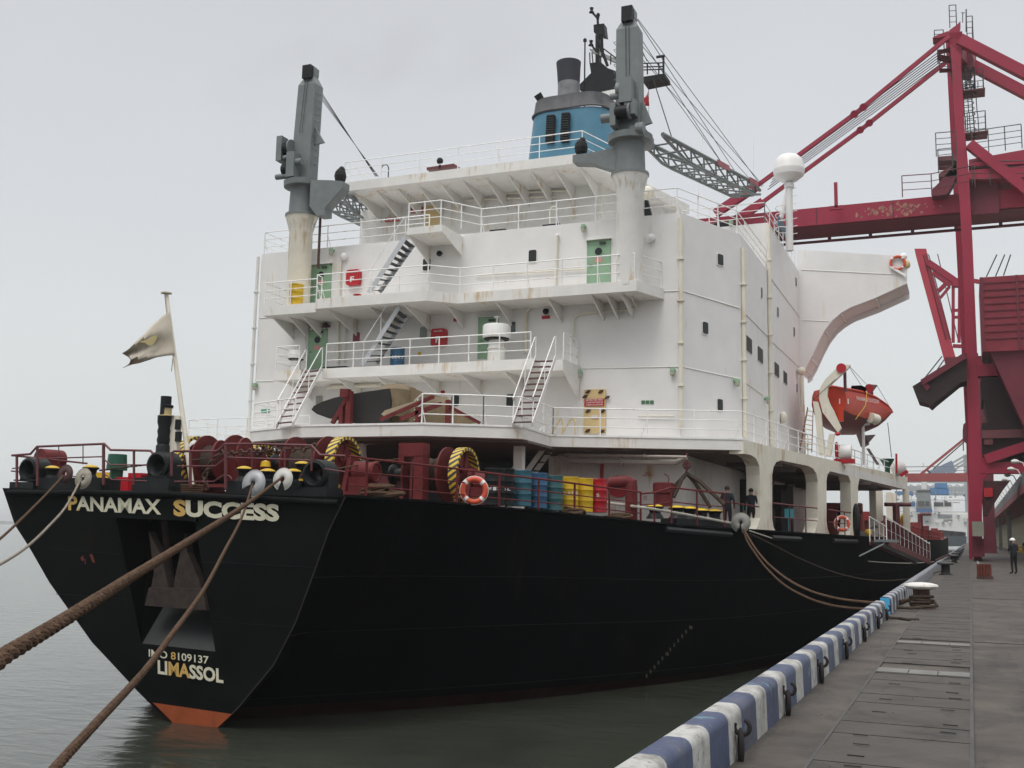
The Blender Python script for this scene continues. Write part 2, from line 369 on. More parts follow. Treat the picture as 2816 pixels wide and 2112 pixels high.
# water
wm = bpy.data.materials.new('harbour_water'); wm.use_nodes = True; t = wm.node_tree; b = t.nodes['Principled BSDF']
b.inputs['Base Color'].default_value = (.022, .03, .018, 1); b.inputs['Roughness'].default_value = .12; b.inputs['IOR'].default_value = 1.33
tcn = t.nodes.new('ShaderNodeTexCoord'); mp = t.nodes.new('ShaderNodeMapping'); mp.inputs['Scale'].default_value = (.6, 1.1, 1); mp.inputs['Rotation'].default_value = (0, 0, .5)
t.links.new(tcn.outputs['Object'], mp.inputs[0])
n1 = t.nodes.new('ShaderNodeTexNoise'); n1.inputs['Scale'].default_value = 1.3; n1.inputs['Detail'].default_value = 7; n1.inputs['Distortion'].default_value = .6
t.links.new(mp.outputs[0], n1.inputs['Vector'])
bp = t.nodes.new('ShaderNodeBump'); bp.inputs['Strength'].default_value = .4; bp.inputs['Distance'].default_value = .1
t.links.new(n1.outputs[0], bp.inputs['Height']); t.links.new(bp.outputs[0], b.inputs['Normal'])
n2 = t.nodes.new('ShaderNodeTexNoise'); n2.inputs['Scale'].default_value = .25; n2.inputs['Detail'].default_value = 4; t.links.new(tcn.outputs['Object'], n2.inputs['Vector'])
rw = t.nodes.new('ShaderNodeValToRGB'); rw.color_ramp.elements[0].color = (.03, .034, .026, 1); rw.color_ramp.elements[1].color = (.044, .05, .038, 1); rw.color_ramp.elements[0].position = .35; rw.color_ramp.elements[1].position = .65
t.links.new(n2.outputs[0], rw.inputs[0]); t.links.new(rw.outputs[0], b.inputs['Base Color'])
struct(MB().add([(-14000, -300, ZW), (14000, -300, ZW), (14000, 14000, ZW), (-14000, 14000, ZW)], [(0, 1, 2, 3)]).build('water', wm))
# quay
qm = mat('worn_quay_asphalt', (.074, .062, .05), .7, var=.25, scale=1.1, rust=.5, rcol=(.1, .088, .072), streak=False, bump=.6, rscale=1.1, col2=(.03, .026, .023))
def grime(m_, dark, sc, lo, hi, stretch=(1, 1, 1)):    # a further layer of dirt patches
    t = m_.node_tree; b = t.nodes['Principled BSDF']; src = b.inputs['Base Color'].links[0].from_socket
    tc_ = t.nodes.new('ShaderNodeTexCoord'); mp_ = t.nodes.new('ShaderNodeMapping'); mp_.inputs['Scale'].default_value = stretch; t.links.new(tc_.outputs['Object'], mp_.inputs[0])
    n_ = t.nodes.new('ShaderNodeTexNoise'); n_.inputs['Scale'].default_value = sc; n_.inputs['Detail'].default_value = 9; n_.inputs['Roughness'].default_value = .7; n_.inputs['Distortion'].default_value = .6; t.links.new(mp_.outputs[0], n_.inputs['Vector'])
    r_ = t.nodes.new('ShaderNodeMapRange'); r_.inputs[1].default_value = lo; r_.inputs[2].default_value = hi; t.links.new(n_.outputs[0], r_.inputs[0])
    x_ = t.nodes.new('ShaderNodeMix'); x_.data_type = 'RGBA'; t.links.new(r_.outputs[0], x_.inputs[0]); t.links.new(src, x_.inputs[6]); x_.inputs[7].default_value = (*dark, 1); t.links.new(x_.outputs[2], b.inputs['Base Color'])
grime(qm, (.02, .018, .017), 1.6, .52, .68, (1, .35, 1)); grime(qm, (.13, .12, .1), 9, .66, .74)
struct(MB().box((-1.80, -12, -9), (150, 900, 0)).build('quay', qm))
lm = mat('trench_slab_concrete', (.054, .047, .04), .65, var=.3, scale=1.5, bump=.3, rust=.3, rcol=(.07, .062, .052), streak=False)
cm = mat('pale_concrete_beam', (.16, .155, .145), .75, var=.2, scale=3)
mb = MB(); y = -6.; k = 0; pale = (14.1, 14.55, 18.1, 18.4)
while y < 200:
    wdt = .62 if y < 24 else 1.2
    if not (13.9 < y+wdt and y < 14.6) and not (17.9 < y+wdt and y < 18.5): mb.box((-1.10, y, .004), (-.06, y+wdt-.015, .012+.003*(k % 3)))
    y += wdt; k += 1
grime(lm, (.02, .018, .016), 2.2, .5, .68, (1, 1, 1)); grime(lm, (.11, .1, .085), 14, .66, .72); struct(mb.build('trench_covers', lm))
mb = MB(); mb.box((-1.10, 13.98, .004), (-.75, 14.4, .02)); mb.box((-.74, 13.98, .004), (-.42, 14.4, .018)); mb.box((-.41, 13.98, .004), (-.06, 14.4, .02))
mb.box((-1.10, 18.0, .004), (-.75, 18.35, .02)); mb.box((-.74, 18.0, .004), (-.36, 18.35, .018)); mb.box((-.35, 18.0, .004), (-.06, 18.35, .02))
struct(mb.build('pale_trench_beams', cm))
mb = MB(); mb.box((-.062, -6, .003), (-.03, 240, .02)); mb.box((-1.125, -6, .003), (-1.10, 240, .02)); struct(mb.build('trench_edge_angles', mat('worn_steel_edge', (.055, .052, .05), .6, var=.3)))
mb = MB()
for i in range(30):
    yy = 6.4+i*.43+random.uniform(-.05, .05); xx = random.choice((-.9, -.28))+random.uniform(-.04, .04)
    if not (13.7 < yy < 14.6 or 17.8 < yy < 18.6): mb.box((xx, yy, .021), (xx+.12, yy+.014, .026))
struct(mb.build('lifting_slots', mat('slot_dirt', (.018, .014, .012), .9)))
mb = MB(); 
for yy in (18.9, 33, 47): mb.box((0, yy, .002), (30, yy+.05, .006))
mb.box((-1.6, 25.9, .002), (-.06, 25.98, .006)); struct(mb.build('paving_joints', mat('joint_dark', (.012, .012, .012), .9)))
m = MB(); rg = random.Random(11)
for k in range(110):
    x = rg.uniform(-1.58, 1.6); y = 6+rg.random()**2*40; r_ = rg.uniform(.003, .009); m.sph((x, y, .004 if not -1.12 < x < -.03 else .02), r_, (1, rg.uniform(.6, 1.6), .6), 5, 3)
o = m.build('grit', mat('grit_brown', (.09, .075, .06), .9)); o['kind'] = 'stuff'
# crane rail
mb = MB(); mb.box((.38, 50.3, .002), (.50, 400, .02)); mb.box((.42, 50.4, .02), (.46, 400, .06)); struct(mb.build('crane_rail', GALV))
# kerb: rounded concrete lip painted in blue and white bands
kb = bpy.data.materials.new('banded_kerb_paint'); kb.use_nodes = True; t = kb.node_tree; b = t.nodes['Principled BSDF']; b.inputs['Roughness'].default_value = .55
tcn = t.nodes.new('ShaderNodeTexCoord'); sp = t.nodes.new('ShaderNodeSeparateXYZ'); t.links.new(tcn.outputs['Object'], sp.inputs[0])
wn = t.nodes.new('ShaderNodeTexNoise'); wn.inputs['Scale'].default_value = 14; wn.inputs['Detail'].default_value = 5; t.links.new(tcn.outputs['Object'], wn.inputs['Vector'])
def mth(op, a, c, cl=False):
    n = t.nodes.new('ShaderNodeMath'); n.operation = op; n.use_clamp = cl
    for i, z in enumerate((a, c)):
        if isinstance(z, (int, float)): n.inputs[i].default_value = z
        else: t.links.new(z, n.inputs[i])
    return n.outputs[0]
yy = mth('ADD', mth('ADD', sp.outputs[1], mth('MULTIPLY', wn.outputs[0], .018)), 1000.10)
fr = mth('FRACT', mth('DIVIDE', yy, 1.07), 0)
band = mth('LESS_THAN', fr, .44)
def mixc(f, a, c):
    n = t.nodes.new('ShaderNodeMix'); n.data_type = 'RGBA'
    for i, z in ((0, f), (6, a), (7, c)):
        if hasattr(z, 'links'): t.links.new(z, n.inputs[i])
        elif i == 0: n.inputs[0].default_value = z
        else: n.inputs[i].default_value = (*z, 1)
    return n.outputs[2]
def nramp(sc, lo, hi, det=6, ro=.65):
    n = t.nodes.new('ShaderNodeTexNoise'); n.inputs['Scale'].default_value = sc; n.inputs['Detail'].default_value = det; n.inputs['Roughness'].default_value = ro
    t.links.new(tcn.outputs['Object'], n.inputs['Vector']); m = t.nodes.new('ShaderNodeMapRange'); m.inputs[1].default_value = lo; m.inputs[2].default_value = hi
    t.links.new(n.outputs[0], m.inputs[0]); return m.outputs[0]
whi = mixc(nramp(5, .45, .66), (.44, .44, .42), (.2, .19, .17)); blu = mixc(nramp(4, .6, .63), (.045, .062, .125), (.1, .2, .24))
blu = mixc(nramp(2.3, .5, .7), blu, (.03, .038, .065))
c = mixc(band, blu, whi); c = mixc(mth('MULTIPLY', nramp(2.2, .5, .75), .55), c, (.13, .12, .11)); c = mixc(mth('MULTIPLY', nramp(16, .6, .66), .85), c, (.14, .13, .12)); t.links.new(c, b.inputs['Base Color'])
bp = t.nodes.new('ShaderNodeBump'); bp.inputs['Strength'].default_value = .4; bp.inputs['Distance'].default_value = .01; t.links.new(wn.outputs[0], bp.inputs['Height']); t.links.new(bp.outputs[0], b.inputs['Normal'])
def kerb(y0, y1, name='kerb', m=kb):
    xa, xb, h = -1.62, -1.83, .36
    prof = [(xa+.01, 0)]+[(xa-.0-.07+.07*math.cos(a), h-.07+.07*math.sin(a)) for a in (0, .4, .8, 1.2, 1.57)]+[(xb+.05+.05*math.cos(a), h-.05+.05*math.sin(a)) for a in (1.57, 2.1, 2.6, 3.14)]+[(xb, -.1), (xb+.06, -.1)]
    n = max(2, int((y1-y0)/.5)); o = MB()
    o.grid([[(x, y0+(y1-y0)*i/n, z) for x, z in prof] for i in range(n+1)])
    for yv in (y0, y1): o.add([(x, yv, z) for x, z in prof], [tuple(range(len(prof)))])
    r = o.build(name, m, smooth=True); return struct(r)
k1 = kerb(-4, 23.2); k1.data.transform(Matrix.Translation(k1.location-Vector((0, 0, 0)))); k1.location = (0, 0, 0)
k2 = kerb(24.75, 420); k2.data.transform(Matrix.Translation(k2.location)); k2.location = (0, 0, 0)
struct(MB().box((-1.825, 24.70, .0), (-1.635, 24.742, .34)).build('blue_kerb_end', mat('bright_blue_paint', (.06, .35, .6), .5, rust=.4, rcol=(.4, .4, .38), streak=False)))
for tx, x0, x1, y0, y1 in (('P1', 1318, 1375, 1482, 1445), ('P12', 1050, 0, 0, 0)):
    if y0:
        a = q('O', x0, y0, X=-1.612); b_2 = q('O', x1, y0-25, X=-1.612); struct(text(tx, Vector((-1.612, a.y, .08)), Vector((-1.612, a.y+.75, .08)), (0, 0, .2), RUBBER, None, 'kerb_lettering', ext=.003))
# mooring shackles on the kerb
def shackle(y, first=[None], label=''):
    if first[0] is None:
        r = thing('mooring_ring', (-1.6, y, .0), label, 'mooring ring', 'iron rings hanging along the kerb')
        MB().torus((-1.565, y, .235), (0, 1, 0), .055, .016, 20, 8, -1.2, 3.6).build('hook', RINGM, r, True)
        m = MB(); m.torus((-1.575, y, .10), (.95, .3, 0), .05, .02, 20, 8)
        for i, v_ in enumerate(m.v): m.v[i] = Vector((v_.x, v_.y, .10+(v_.z-.10)*1.9))
        m.build('link', RINGM, r, True); first[0] = r; return r
    return dup(first[0], (-1.6, y, 0), label=label)
RL = ['iron ring hanging on the kerb nearest the bottom of the photo', 'second iron ring from the near end of the striped kerb', 'third iron ring from the near end of the striped kerb',
      'fourth iron ring from the near end of the striped kerb', 'fifth iron ring from the near end of the striped kerb', 'sixth iron ring from the near end, just short of the kerb gap', 'last iron ring beside the gap in the striped kerb']
for yv, lb in zip((8.05, 10.25, 12.65, 15.3, 18.0, 20.7, 22.9), RL): shackle(yv, label=lb)
# quay bollards
def bollard(y, label, white=False, first=[None]):
    if white or first[0] is None:
        r = thing('mooring_bollard', (-1.1, y, 0), label, 'bollard', 'mooring bollards along the quay edge')
        MB().lathe([(0, 0), (.31, 0), (.31, .03), (.21, .06), (.19, .1), (.185, .46), (.17, .47)], (-1.1, y, 0)).build('post', RUSTY if white else RUBBER, r, True)
        MB().lathe([(.17, .44), (.26, .45), (.36, .48), (.385, .52), (.36, .56), (.22, .595), (0, .61)], (-1.1, y, 0)).build('cap', mat('bollard_white', (.62, .61, .57), .6, rust=.35, rcol=(.3, .2, .12), streak=False, rscale=2) if white else DGREY, r, True)
        if not white: first[0] = r
        return r
    return dup(first[0], (-1.1, y, 0), label=label)
bollard(27.2, 'white capped mooring bollard with brown ropes wound round its stem', True)
bollard(0, 'dark mooring bollard beside the photographer'); bollard(-8, 'dark mooring bollard behind the photographer')
for yv, lb in ((54, 'dark capped bollard standing next beyond the white capped one'), (81, 'third mooring bollard from the camera beyond the white capped one, with a rope'), (95, 'fourth dark bollard counted from the white capped one'), (110, 'fifth dark bollard from the camera, small beside the crane leg'),
               (125, 'sixth dark bollard from the camera along the quay edge'), (142, 'seventh small dark bollard along the quay edge'), (160, 'farthest visible small bollard along the quay edge')): bollard(yv, lb)
# rope turns round the white bollard
m = MB()
for i, zz in enumerate((.07, .14, .2, .27)): m.torus((-1.1, 27.2, zz), (.05*(-1)**i, .06, 1), .235+.015*(i % 2), .034, 28, 8)
m.tube([(-.83, 27.1, .2), (-.75, 26.8, .1), (-1.3, 26.4, .05), (-1.7, 26.5, .05)], .035, 6)
o = m.build('rope_coil', ROPED, smooth=True); o['label'] = 'dark brown rope turns wound low round the white capped bollard'; o['category'] = 'rope'
m = MB(); m.tube([(-1.55, 23.1, .04), (-1.35, 23.2, .03), (-1.2, 22.95, .03), (-1.0, 23.1, .03)], .03, 6)
o = m.build('rope_offcut', ROPED, smooth=True); o['label'] = 'short dark rope offcut lying by the end of the near kerb'; o['category'] = 'rope'
# rail stop
r = thing('rail_stop', (.44, 49.8, 0), 'rusty red buffer block at the end of the crane rail', 'rail stop')
MB().box((.18, 49.5, 0), (.82, 50.1, .12)).build('base_plate', RUSTY, r)
m = MB()
for i in range(5): m.cyl((.26+i*.11, 49.55, .12), (.26+i*.11, 49.55, .62), .055, n=10)
m.box((.2, 49.6, .12), (.76, 50.05, .6)); m.build('buffer_block', mat('weathered_red_wood', (.12, .03, .02), .8, var=.4, scale=4, rust=.4, rcol=(.04, .03, .03)), r)

# ================================================================ THE SHIP
SHIP = thing('cargo_ship', (-19.7, 23, ZW), 'large moored cargo ship with black hull, white superstructure and blue funnel seen from astern', 'ship')
CLX = -19.7; YT = 22.9
# --- transom outline (right edge, top to water) and left edge
TRR = [qt('K', 2100, 590), qt('K', 2000, 800), qt('K', 1900, 1080), qt('K', 1800, 1350), qt('S', 1560, 0), qt('S', 1430, 250), qt('S', 1140, 600), qt('S', 1070, 675), qt('S', 945, 790)]
TRL = [qt('K', 15, 535), qt('K', 90, 760), qt('K', 180, 900), qt('K', 300, 1110), qt('K', 560, 1475), qt('S', 0, 210), qt('S', 240, 470), qt('S', 380, 575), qt('S', 545, 740)]
for lst in (TRR, TRL):
    a, b2 = lst[-2], lst[-1]; lst.append(b2+Vector((0, .3, -1.5)))
# starboard deck edge plan, heights read from the photo
PLAN = [(22.9, None), (24.5, -13.75), (26.5, -13.2), (28.5, -12.65), (31, -11.8), (34, -10.5), (37.3, -9.1), (40.7, -7.75), (46.3, -6.3), (52, -5.3), (60, -4.55), (70, -4.05), (80, -3.75), (100, -3.6), (160, -3.6), (205, -3.6), (216, -5.2), (228, -9.5), (236, -14), (241, CLX+.3)]
EDGEPX = [(955,1368), (1131,1378), (1258,1387), (1374,1400), (1482,1407), (1581,1416), (1676,1427), (1850,1446), (2129,1463), (2280,1472), (2360,1477), (2470,1482), (2600,1489)]
def edgez(X_, Y_):                         # height of the deck edge at a plan point
    dx = Vector((X_, Y_, 0)); px = CX+F*((dx).dot(RT)/dx.dot(FW))
    px = max(955, min(2600, px))
    for (xa, ya), (xb, yb) in zip(EDGEPX[:-1], EDGEPX[1:]):
        if xa <= px <= xb:
            yy = ya+(yb-ya)*(px-xa)/(xb-xa); r = ray('s', px, yy); t_ = math.hypot(X_, Y_)/math.hypot(r.x, r.y); return EYE+r.z*t_
ztr = TRR[0].z
def deckpt(i):
    Y_, X_ = PLAN[i]
    if X_ is None: return Vector(TRR[0])
    z = edgez(X_, Y_) if Y_ < 70 else 1.55+max(0, (Y_-190)/50)*1.6
    return Vector((X_, Y_, z))
STB = [deckpt(i) for i in range(len(PLAN))]
def sec(i):                                # starboard frame from deck edge to keel
    p = STB[i]; Y_ = p.y
    if i == 0: return [Vector(v) for v in TRR]
    u = min(1, (Y_-22.9)/(75-22.9)); 
    if Y_ > 205: u = 1
    hb_deck = p.x-CLX
    wl = {24.5: -18.79}
    pts = [(22.9, .95), (24.5, 1.0), (27.4, 3.7), (31.3, 6.5), (35.6, 8.7), (41.5, 11.4), (53, 14.3), (70, 15.7), (80, 16.1), (205, 16.1), (216, 12.5), (228, 6.5), (241, .2)]
    for (a, ha), (b_, hb) in zip(pts[:-1], pts[1:]):
        if a <= Y_ <= b_: hw = ha+(hb-ha)*(Y_-a)/(b_-a)
    hw = min(hw, hb_deck) if Y_ < 205 else hw
    ZT = [v.z for v in TRR]; r = []
    for k, tz in enumerate(ZT):
        s_ = (tz-ZT[-1])/(ZT[0]-ZT[-1]); z = ZT[-1]+(p.z-ZT[-1])*s_
        sw = (z-ZW)/(p.z-ZW)
        x = hw+(hb_deck-hw)*max(0, sw)**.75 if sw >= 0 else hw*(1+sw*.5)
        r.append(Vector((CLX+x, Y_, z)))
    return r
secs = [sec(i) for i in range(len(STB))]
def mir(v): return Vector((2*CLX-v.x, v.y, v.z))
hull = MB(); hull.grid([[*s_] for s_ in secs])
psecs = [[mir(v) for v in s_] for s_ in secs]; psecs[0] = [Vector(v) for v in TRL]
hull.grid(psecs)
# colour split at the boot top
def hullpart(rows, k0, k1, name, m):
    o = MB(); o.grid([[*s_[k0:k1+1]] for s_ in rows]); return o
hb = MB(); hb.grid([s_[0:8] for s_ in secs]); hb.grid([s_[0:8] for s_ in psecs])
HULL = hb.build('hull', BLACK, SHIP, True)
bt = MB(); bt.grid([s_[7:] for s_ in secs]); bt.grid([s_[7:] for s_ in psecs])
bt.build('boot_top', mat('dark_boot_paint', (.022, .008, .007), .8, rust=.3, rcol=(.02, .01, .01), spec=.05, var=.3), HULL, True)
# transom plate with the anchor recess cut out
REC = [qt('K', 705, 705), qt('K', 1185, 725), qt('K', 1310, 1530), qt('K', 860, 1480)]
outl = [Vector(v) for v in TRR[:8]]+[Vector(v) for v in reversed(TRL[:8])]
hole = [Vector(v) for v in REC]
pts2 = [Vector((p.x, p.z, 0)) for p in outl]; ph = [Vector((p.x, p.z, 0)) for p in hole]
tr = tessellate_polygon([pts2, ph]); tm = MB(); allp = outl+hole
tm.add(allp, [tuple(x) for x in tr]); TR = tm.build('transom', TRANS, HULL)
m = MB(); m.grid([[TRR[7], TRR[8], TRR[9]], [TRL[7], TRL[8], TRL[9]]]); m.build('transom_boot_top', BTOP, HULL)
# recess walls
bk = [p+Vector((0, 1.3, 0)) for p in hole]; bk[2] = Vector((hole[2].x-.05, YT+1.2, hole[2].z+.95)); bk[3] = Vector((hole[3].x+.05, YT+1.2, hole[3].z+.95))
m = MB(); m.add(hole+bk, [(0, 1, 5, 4), (1, 2, 6, 5), (3, 0, 4, 7), (4, 5, 6, 7)]); m.build('anchor_recess', BLACK, HULL)
m = MB(); m.add([hole[3]+Vector((.02, .01, 0)), hole[2]+Vector((-.02, .01, 0)), bk[2], bk[3]], [(0, 1, 2, 3)]); m.build('recess_sill', mat('lit_sill_grey', (.018, .0195, .02), .6, var=.25), HULL)  # lighter than the recess walls; light on the slope is put into the colour
m = MB(); m.beam(hole[0]+Vector((-.1, -.03, 0)), hole[1]+Vector((.1, -.03, 0)), .1, .1); m.build('recess_lip', TRANS, HULL)
# anchor
AN = part('stern_anchor', (-19.2, YT+.6, -.6), SHIP)
ya = YT+.35
m = MB(); 
for pp in ([(905, 800), (985, 960), (1030, 1160), (1010, 1250), (900, 1240), (935, 1050)], [(1125, 810), (1140, 930), (1225, 1130), (1220, 1260), (1080, 1250), (1055, 1120), (1090, 960)]):
    m.prism([q('K', x, y, Y=ya) for x, y in pp], (0, .25, 0))
m.build('fluke', ARUST, AN)
MB().prism([q('K', x, y, Y=ya-.15) for x, y in ((905, 1140), (1235, 1150), (1255, 1280), (880, 1250))], (0, .5, 0)).build('crown', ARUST, AN)
m = MB(); m.cyl(q('K', 1050, 1200, Y=ya+.3), q('K', 1000, 740, Y=ya+.5), .1, n=10); m.build('shank', ARUST, AN)
# fender pipe along the transom top, cap line
m = MB(); m.tube([qt('K', 50, 562, .05), qt('K', 1000, 572, .05), qt('K', 2060, 628, .05)], .085, 10); m.build('fender_pipe', TRANS, HULL, True)
m = MB(); m.tube([Vector(v)+Vector((.01, -.02, 0)) for v in TRR[:8]], .018, 6); m.build('knuckle_weld', mat('worn_knuckle', (.035, .026, .022), .7, rust=.5, rcol=(.12, .07, .05)), HULL, True)
# hull pipe guards on the starboard sheer
def hpt(px, py, off=.1):
    best = None
    for i in range(len(STB)-1):
        a, b_ = STB[i], STB[i+1]; r = ray('s', px, py); A = Vector((a.x, a.y, 0)); B = Vector((b_.x, b_.y, 0)); n = Vector((B.y-A.y, A.x-B.x, 0)); t_ = A.dot(n)/r.dot(n); p = CAM+r*t_
        if t_ > 0 and min(a.y, b_.y)-.01 <= p.y <= max(a.y, b_.y)+.01: return p
    return None
for pr in (((1830, 1455), (2010, 1470)), ((2122, 1478), (2200, 1482)), ((2290, 1487), (2355, 1489))):
    P_ = [hpt(pr[0][0]+(pr[1][0]-pr[0][0])*i/4, pr[0][1]+(pr[1][1]-pr[0][1])*i/4) for i in range(5)]
    m = MB(); m.tube(P_, .1, 8); m.build('hull_pipe_guard', mat('guard_paint', (.02, .02, .022), .5), HULL, True)
SEAM = mat('weld_seam', (.011, .011, .012), .6, spec=.05)
for k in (2, 4, 6):
    m = MB(); m.tube([s_[k]+Vector((.012, 0, 0)) for s_ in secs[:14]], .012, 4); m.build('plate_seam', SEAM, HULL)
m = MB()
for a_, b_2 in (((1215, 985), (1915, 1020)), ((1290, 1345), (1780, 1385)), ((300, 905), (725, 940)), ((340, 1180), (800, 1215))): m.tube([qt('K', *a_, .01), qt('K', *b_2, .01)], .01, 4)
m.build('plate_seam', SEAM, TR)
m = MB()
for pl in ([(545, 940), (560, 935), (575, 975), (578, 992), (562, 985)], [(490, 960), (505, 945), (512, 975), (498, 980)], [(515, 965), (520, 965), (522, 1000), (517, 1000)]): m.prism([qt('K', x, y, .008) for x, y in pl], (0, -.004, 0))
m.build('red_paint_scar', mat('scar_red', (.16, .03, .02), .7), TR)
def onhull(v, x, y):                       # where a sight line meets the starboard plating
    r = ray(v, x, y); best = None
    for i in range(min(13, len(secs)-1)):
        for k in range(9):
            P4 = (secs[i][k], secs[i+1][k], secs[i+1][k+1], secs[i][k+1])
            for T in ((0, 1, 2), (0, 2, 3)):
                a, b_, c = (P4[j] for j in T); n = (b_-a).cross(c-a)
                if n.length < 1e-9 or abs(r.dot(n)) < 1e-9: continue
                t_ = (a-CAM).dot(n)/r.dot(n)
                if t_ < 1: continue
                p = CAM+r*t_; n.normalize()
                if all(((e2-e1).cross(p-e1)).dot(n) > -1e-3 for e1, e2 in ((a, b_), (b_, c), (c, a))) and (best is None or t_ < best[0]): best = (t_, p)
    return best[1] if best else None
m = MB(); rs = random.Random(4)
for k in range(75):
    if k < 50: x = rs.uniform(300, 1650); y = rs.gauss(1050+.05*(x-900), 55)
    else: x = rs.uniform(-900, 2200); y = rs.uniform(900, 1600)
    L_ = rs.uniform(8, 45)*(1 if k < 50 else 1.6); a = onhull('N', x, y); b_ = onhull('N', x-L_*.4, y+L_)
    if a and b_:
        o2 = Vector((.012, -.006, 0)); w_ = Vector((0, rs.uniform(.015, .06), 0)); m.add([a+o2, a+w_+o2, b_+w_*.3+o2, b_+o2], [(0, 1, 2, 3)])
m.build('scrape_mark', mat('hull_scrape', (.022, .014, .010), .8, var=.6, scale=6, spec=.03), HULL)
m = MB()
for k in range(12):
    x = 385-k*21.5; y = 435+k*24; a = onhull('J', x, y); b_ = onhull('J', x+(18 if k in (0, 6) else 9), y+4)
    if a and b_: o2 = Vector((.015, -.008, 0)); h_ = Vector((0, 0, -.12)); m.add([a+o2, b_+o2, b_+o2+h_, a+o2+h_], [(0, 1, 2, 3)])
m.build('draught_mark', mat('draught_yellow', (.07, .06, .035), .7, var=.4), HULL)
# --- painted writing
text('PANAMAX', qt('K', 420, 670), qt('K', 985, 697), (0, -.046, .40), LETW, TR, off=.03, lift=(0, -.02, 0), alt=(-.01, .135, LETO))
text('SUCCESS', qt('K', 1060, 706), qt('K', 1703, 741), (0, -.05, .44), LETW, TR, off=.05, lift=(0, -.02, 0), alt=(-.01, .125, LETO))
text('IMO 8109137', qt('S', 352, 175), qt('S', 872, 240), (0, -.023, .2), LETW, TR, off=.015, lift=(0, -.02, 0), alt=(.33, .5, LETO))
text('LIMASSOL', qt('S', 430, 325), qt('S', 1000, 408), (0, -.042, .37), LETW, TR, off=.035, lift=(0, -.02, 0), alt=(.17, .48, LETO))
# --- decks
deck = MB(); n = len(STB); 
prt = [mir(p) for p in STB]; prt[0] = Vector(TRL[0])
for i in range(n-1): 
    a, b_, c, d_ = STB[i], STB[i+1], prt[i+1], prt[i]
    deck.add([a-Vector((0,0,.06)), b_-Vector((0,0,.06)), c-Vector((0,0,.06)), d_-Vector((0,0,.06))], [(0, 1, 2, 3)])
deck.build('main_deck', DECK, SHIP)
for ln, m_ in (([Vector(p)+Vector((.0, 0, 0)) for p in STB[:14]], BLACK),):
    m = MB(); m.tube(ln, .07, 6); m.build('deck_edge_bar', m_, HULL, True)

# ---------------------------------------------------------------- superstructure
YH = 40.3
def plan(pts, z0, z1): return MB().prism([(x, y, z0) for x, y in pts], (0, 0, z1-z0))
SUP = plan([(-29.85, YH), (-10.06, YH), (-8.45, 44.2), (-8.45, 62), (-31.4, 62), (-31.4, 44.2)], 5.2, 14.15).build('superstructure', WHITE, SHIP)
plan([(-31.4, 51), (-8.45, 51), (-8.45, 63), (-31.4, 63)], 14.15, 16.55).build('bridge_deck_house', WHITE, SUP)
plan([(-28.1, 46), (-15.4, 46), (-14.2, 50.9), (-28.1, 50.9)], 14.15, 17.7).build('upper_deck_house', WHITE2, SUP)
m = plan([(-27.4, 43), (-15.05, 43), (-12.5, 52), (-27.4, 60)], 17.7, 18.14)
SL = m.build('monkey_deck', WHITE2, SUP)
m = MB()
for i in range(11):
    x = -26.9+i*1.15; m.prism([(x, 43.3, 17.7), (x, 45.99, 17.7), (x, 45.99, 16.9)], (.06, 0, 0))
m.build('deck_bracket', WHITE2, SUP)
# aft face of the bridge wing
YW = 61.2
wp = [('C', 725, 690), ('C', 1420, 735), ('C', 1437, 800), ('C', 1435, 915), ('C', 1230, 1010), ('C', 1060, 1075), ('C', 1000, 1110), ('C', 940, 1160), ('C', 890, 1225), ('C', 850, 1300), ('C', 800, 1410), ('C', 755, 1490), ('C', 735, 1500)]
wpp = [q(*a, Y=YW) for a in wp]; wpp[0].x = -8.5; wpp[-1].x = -8.5
WING = MB().prism(wpp, (0, .12, 0)).build('bridge_wing', WHITE, SUP)
lo = [q(*a, Y=YW)+Vector((0, .12, 0)) for a in wp[3:]]
m = MB()
for a, b_ in zip(lo[:-1], lo[1:]): m.add([a, b_, b_+Vector((0, 2.3, 0)), a+Vector((0, 2.3, 0))], [(0, 1, 2, 3)])
m.build('wing_soffit', WHITE, WING, solid=.05)
m = MB()
for k in (1, 3, 5, 7, 9):
    if k < len(lo): p = lo[k]; m.box((p.x-.04, p.y, p.z-.12), (p.x+.04, p.y+2.3, p.z+.12))
m.prism([p+Vector((0, 2.3, 0)) for p in lo]+[p+Vector((0, 2.3, -.35)) for p in reversed(lo)], (0, .08, 0))
m.build('soffit_rib', WHITE, WING)
m = MB(); m.box((-8.5, YW+.12, 16.6), (-3.15, YW+2.4, 16.68)); m.build('wing_deck', WHITE, WING)
for a, b_ in ((('C', 735, 825), ('C', 1415, 860)), (('C', 735, 1160), ('C', 920, 1168))):
    m = MB(); m.tube([q(*a, Y=YW-.01), q(*b_, Y=YW-.01)], .025, 5); m.build('plate_seam', WHITE2, WING)
